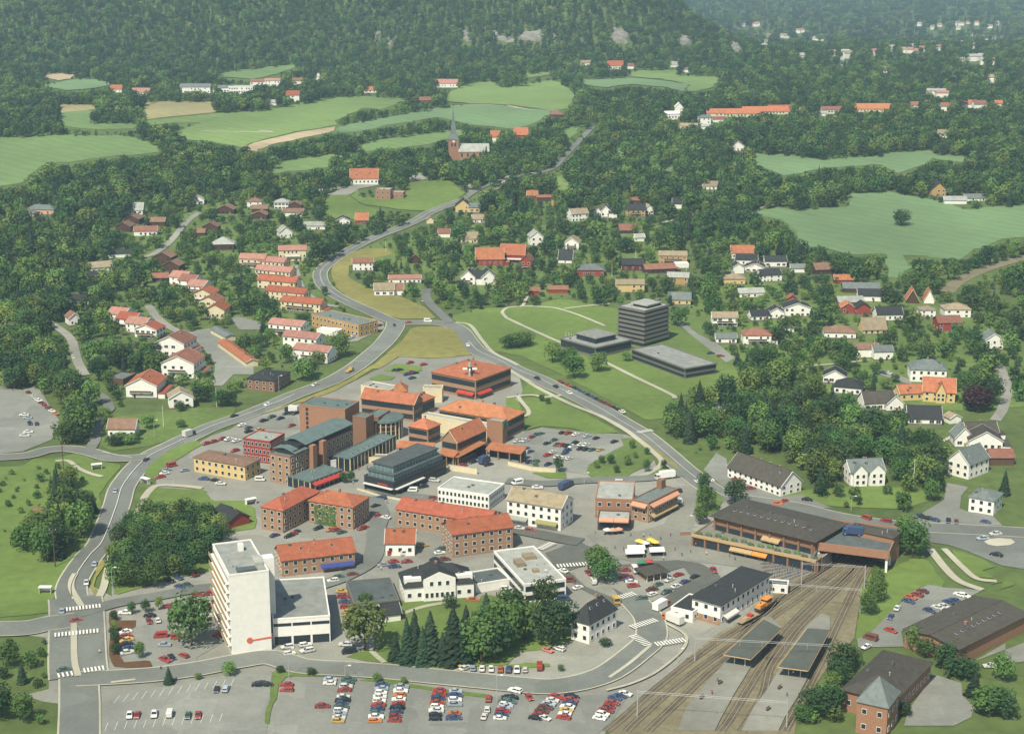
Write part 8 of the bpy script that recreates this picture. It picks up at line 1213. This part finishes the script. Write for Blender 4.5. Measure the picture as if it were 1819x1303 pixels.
A,Bq=[Vector(p) for p in SHUNTER]; d=Bq-A; c=(A+Bq)/2; o=thing('rail_tractor','orange rail tractor with cab standing beside the station building','rail vehicle',(c.x,c.y,.36),math.atan2(d.y,d.x))
MB().box(-4,4,-1.25,1.25,.6,1.3).obj('chassis','dark_metal',o); MB().box(-3.8,.2,-1.0,1.0,1.3,2.6).obj('bonnet','awn_orange',o); MB().box(.2,3.7,-1.2,1.2,1.3,2.3).obj('cab','awn_orange',o); MB().box(.28,3.62,-1.12,1.12,2.3,3.3).obj('cab_window','pane',o); MB().box(0,3.9,-1.35,1.35,3.3,3.55).obj('cab_roof','awn_orange',o); MB().cyl(-2,0,2.6,3.2,.15,None,6).obj('exhaust','dark_metal',o)
for sx in (-2.4,2.4):
    for sy in (-.75,.75): put('wheel',MB().cyl(0,0,-.08,.08,.45,None,12,0,'y').mesh('wheel',['rust']),o,(sx,sy,.45))
A,Bq=[Vector(p) for p in WAGON]; d=Bq-A; c=(A+Bq)/2; o=thing('flat_wagon','low flat wagon coupled behind the orange rail tractor','wagon',(c.x,c.y,.36),math.atan2(d.y,d.x)); L=d.length/2
MB().box(-L,L,-1.3,1.3,.8,1.15).obj('bed','roof_tan',o); MB().box(.5,2.2,-.9,.9,1.15,1.9).obj('load','awn_red',o); MB().box(-2.6,-.6,-.9,.9,1.15,1.6).obj('load','awn_tan',o)
for sx in (-L*.65,L*.65):
    for sy in (-.75,.75): put('wheel',MB().cyl(0,0,-.08,.08,.42,None,12,0,'y').mesh('wheel',['rust']),o,(sx,sy,.42))
# ---- kiosk, market tents, parasols, walls, shelters
A,Bq=[Vector(p) for p in KIOSK]; d=Bq-A;c=(A+Bq)/2;w=d.length;o=thing('taxi_kiosk','dark hip-roofed kiosk in the middle of the station forecourt','kiosk',(c.x,c.y,0),math.atan2(d.y,d.x))
MB().box(-w/2+1,w/2-1,0,5,-.2,2.6).obj('wall','brick_brown',o); m=MB(); hip_roof(m,w,8,2.7,2,.3); m.obj('roof','roof_brownblack',o,(0,2,0))
for i in range(4): MB().cyl(-w/2+.5+(w-1)*i/3,-1.6,-.2,2.75,.13,None,6).obj('post','white',o)
for i in range(2): put('window',win_mesh(2,1.3,'white'),o,(-w*.2+w*.4*i,-.03,.9))
for i,(x,y) in enumerate(TENTS):
    o=thing('market_stall','white market stall with pitched canvas roof on the square','market stall',(x,y,.05),.1,'white market stalls'); w=(6.4,5,6)[i]
    m=MB(); gable_roof(m,w,3.6,2.3,1.0,.25,0,'x',.08); m.obj('canvas_roof','awn_white',o); MB().box(-w/2+.2,w/2-.2,.4,1.4,0,.85).obj('counter','wood',o)
    MB().box(-w/2,w/2,1.7,1.76,.0,2.3).obj('back_cloth','awn_white',o)
    for sx in (-1,1):
        for sy in (-1,1): MB().cyl(sx*(w/2-.1),sy*1.6,0,2.35,.06,None,5).obj('post','steel',o)
PC=['yellow','white','yellow','yellow','olive','white','stripe','stripe','green','red','yellow']
for i,(x,y) in enumerate(PARASOLS):
    c=PC[i%len(PC)]; o=thing('parasol',{'stripe':'pink-striped','olive':'olive green'}.get(c,c)+' parasol over market tables on the paved square','parasol',(x,y,.05),0,'parasols on the square')
    MB().cyl(0,0,0,2.6,.05,None,6).obj('pole','steel',o); MB().cyl(0,0,2.1,2.85,1.7,.05,10).obj('canopy','awn_'+c,o); MB().cyl(0,0,0,.12,.4,None,8).obj('foot','concrete',o)
    for k in range(2): MB().cyl(.9*(-1)**k,.5*(-1)**k,.0,.72,.35,None,8).obj('table','wood',o)
WL=['cream concrete wall below the orange shopping centre','long cream retaining wall along the centre car park','low orange brick wall at the corner of the planted arcade','concrete wing wall beside the railway tracks','low pale wall along the street in front of the dark stepped store']
for i,P in enumerate(WALLS):
    P=[Vector(p) for p in P]; o=tag(put('retaining_wall',None,None,(P[0].x,P[0].y,0)),WL[i],'wall'); hh=(2.6,1.9,1.6,4.5,.9)[i]
    for k in range(len(P)-1):
        d=P[k+1]-P[k]; a=P[k]-P[0]; MB().box(0,d.length,-.15,.15,-.3,hh).obj('wall_section',('cream','cream','brick_orange','concrete','cream')[i],o,(a.x,a.y,0),math.atan2(d.y,d.x)); MB().box(-.02,d.length+.02,-.22,.22,hh,hh+.12).obj('coping','roof_lgrey',o,(a.x,a.y,0),math.atan2(d.y,d.x))
for i,(x,y,a) in enumerate(SHELTERS):
    o=thing('bus_shelter','small white bus shelter beside the road','bus shelter',(x,y,.1),a,'bus shelters'); MB().box(-2,2,.9,1,0,2.3).obj('back_panel','white',o); MB().box(-2,-1.9,-.7,.9,0,2.3).obj('side_panel','white',o); MB().box(1.9,2,-.7,.9,0,2.3).obj('side_panel','white',o); MB().box(-2.2,2.2,-1,1.1,2.3,2.5).obj('roof','white',o); MB().box(-1.5,1.5,.5,.85,.4,.5).obj('bench','wood',o)
# ---- poles
for kind,x,y,h in POLES:
    z=terrain(x,y)
    if kind=='wood':
        o=thing('utility_pole','tall dark wooden utility pole with cross arm','utility pole',(x,y,z),.3,'utility poles'); MB().cyl(0,0,-.5,h,.24,.16,7).obj('shaft','bark',o); MB().box(-1.3,1.3,-.1,.1,h-1.2,h-.95).obj('cross_arm','bark',o)
        for sx in (-1.1,0,1.1): MB().cyl(sx,0,h-.95,h-.6,.09,None,6).obj('insulator','white',o)
    elif kind=='flag':
        o=thing('flagpole','thin white flagpole standing in a garden','flagpole',(x,y,z),0,'white flagpoles'); MB().cyl(0,0,-.3,h,.13,.08,6).obj('shaft','white_paint',o); MB().cyl(0,0,h,h+.3,.16,None,6).obj('finial','yellow_paint',o); MB().box(-.25,.25,-.25,.25,-.3,.3).obj('foot','concrete',o)
    else:
        o=thing('street_lamp','grey street lamp with bent arm at the roadside','street lamp',(x,y,z),0,'street lamps'); MB().cyl(0,0,-.3,h,.11,.07,6).obj('post','steel',o); MB().bar((0,0,h),(1.3,-.3,h+.3),.06,5).obj('arm','steel',o); MB().box(1.0,1.9,-.5,-.15,h+.2,h+.42).obj('lamp_head','white',o)
# ================= vehicles =================
def car_parts(t):
    body=MB();gl=MB()
    if t=='v':   # van / minibus
        body.prism([(-2.2,.35),(2.2,.35),(2.25,.95),(1.75,1.15),(1.2,1.95),(-2.1,2.0),(-2.2,1.9)],-.85,.85); gl.prism([(1.73,1.2),(1.80,1.2),(1.30,1.9),(1.22,1.9)],-.74,.74); gl.box(-1.7,1.15,-.87,.87,1.2,1.72)
        wb=1.35
    else:
        tail={'s':(-1.15,.95),'h':(-1.6,1.0),'w':(-1.95,1.0)}[t][0]; L=2.1 if t!='h' else 1.9
        body.prism([(-L,.32),(L,.32),(L+.05,.6),(L-.1,.76),(.85,.9),(-L+.75 if t=='s' else -L+.1,.94),(-L,.85)],-.82,.82)
        b0,b1={'s':(-1.45,.95),'h':(-L+.12,.95),'w':(-L+.08,.95)}[t]; t0,t1={'s':(-.95,.25),'h':(-1.35,.25),'w':(-1.75,.25)}[t]
        gl.frus((b0,b1,-.76,.76,.88),(t0,t1,-.6,.6,1.36)); body.frus((t0-.06,t1+.06,-.63,.63,1.36),(t0+.08,t1-.1,-.54,.54,1.43))
        for sx in ((b0,t0),(b1,t1)):
            for sy in (-1,1): body.bar((sx[0],sy*.76,.9),(sx[1],sy*.61,1.37),.05,4)
        mid=(t0+t1)/2
        for sy in (-1,1): body.bar((mid,sy*.765,.9),(mid,sy*.61,1.37),.05,4)
        wb=1.25
    L=max(v[0] for v in body.v); l0=min(v[0] for v in body.v)
    body.box(L-.02,L+.1,-.8,.8,.36,.52,1).box(l0-.1,l0+.02,-.8,.8,.36,.52,1)
    for sy in (-.6,.6): body.box(L-.06,L+.02,sy-.16,sy+.16,.56,.7,2); body.box(l0-.015,l0+.02,sy-.14,sy+.14,.6,.74,3)
    return body,gl,wb
CM={}
WHEEL=MB().cyl(0,0,-.09,.09,.3,None,10,0,'y').cyl(0,0,-.095,.095,.17,None,8,1,'y').mesh('wheel',['tyre','steel'])
TY={'s':('saloon_car','saloon car'),'h':('hatchback_car','hatchback'),'w':('estate_car','estate car'),'v':('van','van')}
def car_mesh(t,c,whole):
    k=(t,c,whole)
    if k in CM: return CM[k]
    b,g,wb=car_parts(t); mats=['paint_'+PAINT[c][0],'dark_metal','white_paint','awn_red']
    if whole:
        n=len(b.v); b.v+=g.v; b.f+=[tuple(i+n for i in f) for f in g.f]; b.m+=[4]*len(g.f)
        for sx in (-wb,wb):
            for sy in (-.76,.76): b.cyl(sx,.3,sy-.08,sy+.08,.3,None,8,5,'y')
        CM[k]=b.mesh('car_whole',mats+['pane','tyre'])
    else: CM[k]=(b.mesh('body',mats),g.mesh('window_glass',['pane']),wb)
    return CM[k]
rr=random.Random(4)
for lot,x,y,a,ct in CARS:
    c,t=ct; nm,kind=TY[t]; lab='%s %s %s'%(PAINT[c][0],kind,LOTS[lot]); z=terrain(x,y)+.15; a+=rr.uniform(-.07,.07)+(math.pi if rr.random()<.4 else 0)
    s=rr.uniform(.9,1.08)
    if y>720:
        o=put(nm,car_mesh(t,c,True),None,(x,y,z),a); o.scale=(s,s,s); tag(o,lab,'van' if t=='v' else 'car','parked cars and vans'); continue
    o=thing(nm,lab,'van' if t=='v' else 'car',(x,y,z),a,'parked cars and vans'); o.scale=(s,s,s); b,g,wb=car_mesh(t,c,False); put('body',b,o); put('window_glass',g,o)
    for sx in (-wb,wb):
        for sy in (-.74,.74): put('wheel',WHEEL,o,(sx,sy,.3))
for lab,x,y,z,a,cc,L in LORRIES:
    o=thing('lorry',lab,'lorry',(x,y,z+.12),a); p1,p2=['paint_'+PAINT[k][0] for k in cc]; cb=L/2-1.9
    MB().box(-L/2,L/2-.1,-1.0,1.0,.55,.8).obj('chassis','dark_metal',o)
    if L<6: MB().box(-L/2,cb-.1,-1.05,1.05,.8,1.5).obj('load_bed',p2,o)
    else: MB().box(-L/2,cb-.1,-1.2,1.2,.8,3.3 if L<8.4 or cc!='bb' else 3.0).obj('cargo_box',p2,o)
    MB().prism([(cb,.5),(L/2,.5),(L/2+.05,1.3),(L/2-.3,2.35),(cb,2.45)],-1.05,1.05).obj('cab',p1,o); MB().prism([(L/2+.03,1.4),(L/2+.09,1.4),(L/2-.2,2.2),(L/2-.27,2.2)],-.95,.95).box(L/2-1.3,L/2-.35,-1.08,1.08,1.45,2.1).obj('cab_window','pane',o)
    me=MB().cyl(0,0,-.16,.16,.48,None,12,0,'y').cyl(0,0,-.17,.17,.24,None,8,1,'y').mesh('wheel',['tyre','steel'])
    for sx in (-L/2+1.4,L/2-1.1):
        for sy in (-.9,.9): put('wheel',me,o,(sx,sy,.48))
# ---- bicycles parked before the arcade: one uncountable mass
A,Bq,C_,D=[Vector(p) for p in BIKES]; mb=MB(); rr=random.Random(9)
for i in range(9):
    for j in range(16):
        p=A.lerp(D,j/15).lerp(Bq.lerp(C_,j/15),i/8); a=rr.uniform(-.3,.3)+.9; d=Vector((math.cos(a),math.sin(a))); c=rr.randrange(3)
        for s in (-.5,.5):
            q=p+d*s
            for k in range(8):
                t0,t1=k*.785,(k+1)*.785; mb.bar((q.x+d.x*.33*math.cos(t0),q.y+d.y*.33*math.cos(t0),.42+.33*math.sin(t0)),(q.x+d.x*.33*math.cos(t1),q.y+d.y*.33*math.cos(t1),.42+.33*math.sin(t1)),.035,3,3)
        f=[p-d*.5,p+d*.5]; mb.bar((f[0].x,f[0].y,.42),(p.x,p.y,.9),.04,3,c); mb.bar((p.x,p.y,.9),(f[1].x,f[1].y,.95),.04,3,c); mb.bar((p.x,p.y,.42),(f[1].x,f[1].y,.95),.04,3,c); mb.bar((f[1].x,f[1].y,.42),(f[1].x,f[1].y,1.15),.04,3,c); mb.box(p.x-.14,p.x+.14,p.y-.1,p.y+.1,.92,1.0,3)
o=mb.obj('bicycles',['awn_blue','steel','awn_red','rubber']); o['kind']='stuff'; o['label']='dense mass of parked bicycles before the planted arcade'; o['category']='bicycles'
for i,(x,y) in enumerate(BENCHES):
    o=thing('platform_bench','slatted bench on the open station platform','bench',(x,y,.75),.9,'platform benches')
    for k in range(3): MB().box(-1,1,-.3+.2*k,-.14+.2*k,.42,.48).obj('slat','wood',o)
    for k in range(2): MB().box(-1,1,.3,.36,.6+.2*k,.74+.2*k).obj('slat','wood',o)
    for sx in (-.8,.8): MB().box(sx-.05,sx+.05,-.3,.36,0,.42).obj('leg','dark_metal',o)
# ---- people
def person_mesh(key,stride,armspread):
    V=[(0,0,.95),(0,.0,1.2),(0,0,1.42),(0,.01,1.52),(0,.02,1.66),(.1,0,.9),(.11,stride*.5,.5),(.11,stride*.75,.08),(.11,stride*.75-.16,.04),(-.1,0,.9),(-.11,-stride*.4,.5),(-.11,-stride*.9,.1),(-.11,-stride*.9-.15,.05),
       (.2,0,1.4),(.26+armspread,-stride*.3,1.12),(.27+armspread,-stride*.6-.08,.86),(-.2,0,1.4),(-.26-armspread,stride*.3,1.12),(-.27-armspread,stride*.5-.08,.86)]
    E=[(0,1),(1,2),(2,3),(3,4),(0,5),(5,6),(6,7),(7,8),(0,9),(9,10),(10,11),(11,12),(2,13),(13,14),(14,15),(2,16),(16,17),(17,18)]
    r=[.15,.15,.17,.06,.11,.1,.075,.05,.05,.1,.075,.05,.05,.075,.05,.04,.075,.05,.04]
    me=bpy.data.meshes.new('body_cage'); me.from_pydata(V,E,[]); o=bpy.data.objects.new('body_cage',me); COL.objects.link(o)
    md=o.modifiers.new('skin','SKIN')
    for i,q in enumerate(r): me.skin_vertices[0].data[i].radius=(q,q*.8); me.skin_vertices[0].data[i].use_root=(i==0)
    o.modifiers.new('sub','SUBSURF').levels=1
    dg=bpy.context.evaluated_depsgraph_get(); m2=bpy.data.meshes.new_from_object(o.evaluated_get(dg)); bpy.data.objects.remove(o); return m2
PM=[person_mesh('a',.32,0),person_mesh('b',.06,.04)]
tops=['red','blue','white','dark','green']; SP=['on the paved square','on the open station platform','beside the road','in the pedestrian street']
for i,(x,y) in enumerate(PEOPLE):
    top=tops[i%5]; me=PM[i%2].copy()
    for m in ('cloth_'+top,'cloth_dark','skin','bark'): me.materials.append(MATS[m])
    for p in me.polygons: z=p.center.z; p.material_index=3 if z>1.68 or (z>1.58 and p.center.y>.03) else 2 if z>1.46 or (abs(p.center.x)>.2 and z<.95 and z>.78) else 0 if z>.95 else 1
    me.shade_smooth(); onp=i in(4,5,6,7)
    o=put('person',me,None,(x,y,.76 if onp else .14),i*1.3); tag(o,'person in %s top and dark trousers %s %s'%(top,('walking','standing')[i%2],SP[1] if onp else SP[3] if i in(14,15,18) else SP[2] if i in(12,13,16,17) else SP[0]),'person','pedestrians')
# ================= trees =================
def trunk_mesh(h,r,name='trunk'):
    mb=MB(); mb.cyl(0,0,-.6,h*.55,r,r*.55,7)
    rr=random.Random(int(h*10))
    for i in range(5):
        a=i*1.26+rr.random(); z=h*(.3+.1*i*.5); mb.bar((0,0,z),(math.cos(a)*h*.2,math.sin(a)*h*.2,z+h*.22),r*.35,4)
    return mb.mesh(name,['bark'])
def leafy_crown(mb,seed,nlobe,per,size,mi=0):
    rr=random.Random(seed); lobes=[(Vector((0,0,.66)),.27)]   # unit tree: height 1, radius about .36
    for i in range(nlobe):
        a=i*2.4+rr.random(); q=rr.random(); rad=.19*(.4+.8*rr.random()) if q<.3 else .2; z=.30+.48*((i+rr.random())/nlobe)
        k=.21*(1-abs(z-.52)*1.1); lobes.append((Vector((math.cos(a)*k,math.sin(a)*k,z)),.12+.09*rr.random()))
    for c,r in lobes:
        for i in range(per):
            u=rr.random()*6.283; w=rr.uniform(-.75,1); s=math.sqrt(max(0,1-w*w)); n=Vector((math.cos(u)*s,math.sin(u)*s,w)); p=c+n*r*(.72+.36*rr.random()); leaf(mb,p,n,size*(.6+.8*rr.random()),rr,mi)
def fir_crown(mb,seed,tiers,per,mi=0):
    rr=random.Random(seed)
    for i in range(tiers):
        t=i/(tiers-1); z=.08+.9*t; R_=.24*(1-t)**.85+.012
        n=max(4,int(per*(1-t*.75)))
        for j in range(n):
            a=j*6.283/n+rr.random()*.7; L=R_*(.75+.45*rr.random()); wv=L*.36+.012; d=Vector((math.cos(a),math.sin(a),0)); s=Vector((-d.y,d.x,0)); dz=-.05-.12*L+rr.uniform(-.015,.015)
            b=Vector((0,0,z)); mb.poly([b+s*wv*.25,b+d*L*.55+s*wv+Vector((0,0,dz*.4)),b+d*L+Vector((0,0,dz)),b+d*L*.55-s*wv+Vector((0,0,dz*.4)),b-s*wv*.25],mi)
def mesh_of(fn,name,mats):
    mb=MB(); fn(mb); me=bpy.data.meshes.new(name); me.from_pydata(mb.v,[],mb.f)
    for m in mats: me.materials.append(MATS[m])
    if len(mats)>1: me.polygons.foreach_set('material_index',mb.m)
    return me
LEAFY=[mesh_of(lambda mb,s=s:leafy_crown(mb,s,15,64,.032),'crown',[('leaf','leaf_light','leaf_dark')[s%3]]) for s in range(6)]
FIRS=[mesh_of(lambda mb,s=s:fir_crown(mb,s+20,26,17),'crown',['needle']) for s in range(3)]
COPPER=mesh_of(lambda mb:leafy_crown(mb,3,16,90,.034),'crown',['leaf_copper'])
TRK=trunk_mesh(1.0,.022); TRKF=mesh_of(lambda mb:mb.cyl(0,0,-.05,.9,.016,.003,6),'trunk',['bark'])
def shrub_c(mb,s):
    rr=random.Random(s)
    for c,r in ((Vector((0,0,.45)),.45),(Vector((.3,.1,.35)),.34),(Vector((-.28,-.1,.38)),.36),(Vector((.05,-.3,.3)),.32)):
        for i in range(48):
            u=rr.random()*6.283; w=rr.uniform(-.3,1); q=math.sqrt(1-w*w); n=Vector((math.cos(u)*q,math.sin(u)*q,w)); leaf(mb,c+n*r*(.8+.3*rr.random()),n,.1*(.6+.8*rr.random()),rr)
SHRUB=[mesh_of(lambda mb,s=s:shrub_c(mb,s),'crown',['leaf_light' if s%2 else 'leaf']) for s in range(3)]
def tree(kind,x,y,h,r,label,rr,group):
    z=terrain(x,y)
    nm={'leafy':'broadleaf_tree','fir':'spruce_tree','copper':'copper_beech_tree','small':'young_tree','shrub':'shrub'}[kind]
    o=thing(nm,label,'shrub' if kind=='shrub' else 'tree',(x,y,z+(.1 if y<960 else 0)),rr.random()*6.28,group)
    if kind=='fir': put('trunk',TRKF,o); put('crown',rr.choice(FIRS),o); o.scale=(r/.25,r/.25,h)
    elif kind=='shrub':
        put('crown',rr.choice(SHRUB),o); put('stem',TRKF,o); o.scale=(r,r,h)
    else: put('trunk',TRK,o); put('crown',COPPER if kind=='copper' else rr.choice(LEAFY),o); o.scale=(r/.36,r/.36,h)
    return o
rr=random.Random(21); DESC={'leafy':'leafy green tree','fir':'dark spruce tree','copper':'dark copper beech tree','small':'small young tree'}
for kind,pl,x,y,h,r in TREES:
    tree(kind,x,y,h*rr.uniform(.92,1.08),r*rr.uniform(.95,1.1),DESC[kind]+' '+PLACES[pl],rr,{'leafy':'broadleaf trees','fir':'spruce trees','copper':'copper beech','small':'young trees'}[kind])
def jit(i,j,k):
    n=(i*374761393+j*668265263+k*1442695041)&0xffffffff; n=((n^(n>>13))*1274126177)&0xffffffff; n=((n^(n>>15))*2246822519)&0xffffffff
    return ((n^(n>>16))&0xffff)/65535.0
SZ={1:(13,4.8),2:(9.5,3.6),3:(6,2.6),4:(15,3.0),5:(9.5,2.2),6:(2.4,1.5)}; NEED={4:5,1:4,2:3,5:3,3:2,6:1}
cells=[]
for gi,(x0,y0,c,nx,ny,runs) in enumerate(WOODMAP):
    k=0
    for q in runs:
        v,l=divmod(q-1,200); l+=1
        for m in range(l):
            j,i=divmod(k,nx); k+=1
            if not v: continue
            f,lv=divmod(v-1,6); lv+=1
            if f*6+lv!=v: continue
            t=jit(i,j,3); x=x0+(i+.15+.7*jit(i,j,1))*c; y=y0+(j+.15+.7*jit(i,j,2))*c
            if f==4 and math.sin(x*.09+1.3*math.sin(y*.05))+math.sin(y*.11+x*.03)<.15: continue
            if f==1: seq=(1,2,3,6) if t<.58 else (6,) if t<.64 else ((4,5,3,6) if t<.77 else (2,3,6))
            elif f==2: seq=(2,3,6) if t<.30 else ((1,3,6) if t<.36 else ((5,3,6) if t<.41 else ((3,6) if t<.68 else ((6,) if t<.92 else ()))))
            elif f==3: seq=(4,5) if t<.45 else (1,2)
            else: seq=(6,3) if t<.35 else (6,)
            for s in seq:
                if NEED[s]<=lv:
                    h,r=SZ[s]; e=(.62+.66*jit(i,j,5)**1.2) if s!=6 else .6+jit(i,j,5); g=.8+.4*jit(i,j,6); big=(1.04,1.0,2.2)[gi]; cells.append((s,x,y,h*e*(1,1,1.25)[gi],r*e*big*g)); break
LAND+=[(-330,1560,'wide left-hand field'),(250,1110,'orange garden house')]
def near_phrase(x,y):
    b=min(LAND,key=lambda l:(l[0]-x)**2+(l[1]-y)**2); dx,dy=x-b[0],y-b[1]; d=math.hypot(dx,dy)
    rel=('behind','in front of')[dy<0] if abs(dy)>abs(dx) else ('right of','left of')[dx<0]
    return ('far ' if d>110 else '')+rel+' the '+b[2]
groups={'leafy':[c for c in cells if c[0] in(1,2,3)],'fir':[c for c in cells if c[0] in(4,5)],'shrub':[c for c in cells if c[0]==6]}
quota={'leafy':300-sum(t[0] in('leafy',) for t in TREES),'fir':140,'shrub':160}; rest=[]
for kind,l in groups.items():
    l.sort(key=lambda c:-(c[3]/c[2])); n=quota[kind]
    for c in l[:n]:
        lab={'leafy':('tall ' if c[0]==1 else '')+'leafy green tree','fir':'dark spruce tree','shrub':'low green shrub'}[kind]+' '+near_phrase(c[1],c[2])
        tree(kind,c[1],c[2],c[3],c[4],lab,rr,{'leafy':'broadleaf trees','fir':'spruce trees','shrub':'garden shrubs'}[kind])
    rest+=[(kind,)+c for c in l[n:]]
# the remaining woods: one mass per kind, every tree still real geometry instanced on a point
def wood_proto(fn,name,mats):
    o=bpy.data.objects.new(name,mesh_of(fn,name,mats)); return o
def pl1(mb,s): leafy_crown(mb,s,11,24,.05); mb.cyl(0,0,-.05,.5,.02,.01,5,1)
def pl2(mb,s): fir_crown(mb,s,13,9); mb.cyl(0,0,-.05,.3,.016,.01,5,1)
PROTO={'leafy':[wood_proto(lambda mb,s=s:pl1(mb,s+40),'wood_tree',[('leaf','leaf_light','leaf_dark')[s%3],'bark']) for s in range(6)],
       'fir':[wood_proto(lambda mb,s=s:pl2(mb,s+50),'wood_spruce',['needle','bark']) for s in range(3)],'shrub':[wood_proto(lambda mb,s=s:shrub_c(mb,s+60),'wood_shrub',['leaf_light' if s else 'leaf']) for s in range(2)]}
def mass(name,pts,protos,label,cat):
    me=bpy.data.meshes.new(name); me.from_pydata([(p[2],p[3],terrain(p[2],p[3])-.1) for p in pts],[],[])
    for nm,ty in (('size','FLOAT_VECTOR'),('turn','FLOAT'),('sort','INT')): me.attributes.new(nm,ty,'POINT')
    a=me.attributes['size']; b=me.attributes['turn']; d=me.attributes['sort']; rq=random.Random(3)
    for i,p in enumerate(pts):
        kind=p[0]; k=p[5]/{'leafy':.36,'fir':.25,'shrub':1.0}[kind]; a.data[i].vector=(k,k,p[4]); b.data[i].value=rq.random()*6.28; d.data[i].value=rq.randrange(len(protos))
    ng=bpy.data.node_groups.new(name,'GeometryNodeTree'); ng.interface.new_socket('Geometry',in_out='INPUT',socket_type='NodeSocketGeometry'); ng.interface.new_socket('Geometry',in_out='OUTPUT',socket_type='NodeSocketGeometry')
    N=ng.nodes;L=ng.links; gi=N.new('NodeGroupInput');go=N.new('NodeGroupOutput'); mp=N.new('GeometryNodeMeshToPoints'); L.new(gi.outputs[0],mp.inputs[0]); jn=N.new('GeometryNodeJoinGeometry')
    def attr(nm,ty):
        q=N.new('GeometryNodeInputNamedAttribute'); q.data_type=ty; q.inputs[0].default_value=nm; return q.outputs[0]
    sz=attr('size','FLOAT_VECTOR');tu=attr('turn','FLOAT');so=attr('sort','INT'); cx=N.new('ShaderNodeCombineXYZ'); L.new(tu,cx.inputs[2])
    for k,pr in enumerate(protos):
        oi=N.new('GeometryNodeObjectInfo'); oi.inputs[0].default_value=pr; oi.inputs['As Instance'].default_value=True
        cp=N.new('FunctionNodeCompare'); cp.data_type='INT'; cp.operation='EQUAL'; L.new(so,cp.inputs[2]); cp.inputs[3].default_value=k
        io=N.new('GeometryNodeInstanceOnPoints'); L.new(mp.outputs[0],io.inputs['Points']); L.new(cp.outputs[0],io.inputs['Selection']); L.new(oi.outputs['Geometry'],io.inputs['Instance']); L.new(cx.outputs[0],io.inputs['Rotation']); L.new(sz,io.inputs['Scale']); L.new(io.outputs[0],jn.inputs[0])
    L.new(jn.outputs[0],go.inputs[0])
    o=put(name,me); o.modifiers.new('scatter','NODES').node_group=ng; o['kind']='stuff'; o['label']=label; o['category']=cat; return o
mass('woodland',[p for p in rest if p[0]=='leafy'],PROTO['leafy'],'broadleaf woods covering the valley and the hillsides','woodland')
mass('spruce_forest',[p for p in rest if p[0]=='fir'],PROTO['fir'],'dark spruce forest on the far hill and between the fields','forest')
mass('undergrowth',[p for p in rest if p[0]=='shrub'],PROTO['shrub'],'low bushes and undergrowth in gardens and along edges','undergrowth')
# ================= haze =================
hm=bpy.data.materials.new('haze'); hm.use_nodes=True; t=hm.node_tree; t.nodes.clear(); ho=t.nodes.new('ShaderNodeOutputMaterial'); pv=t.nodes.new('ShaderNodeVolumePrincipled')
pv.inputs['Color'].default_value=(.52,.76,.92,1); pv.inputs['Density'].default_value=HAZE; pv.inputs['Anisotropy'].default_value=0; t.links.new(pv.outputs[0],ho.inputs['Volume'])
if HAZE>0:
    hz=MB().box(-3600,5200,-400,10900,-80,480).obj('haze',[hm]); hz['kind']='stuff'; hz['label']='thin pale bluish haze over the whole valley'; hz['category']='haze'
finish_labels()
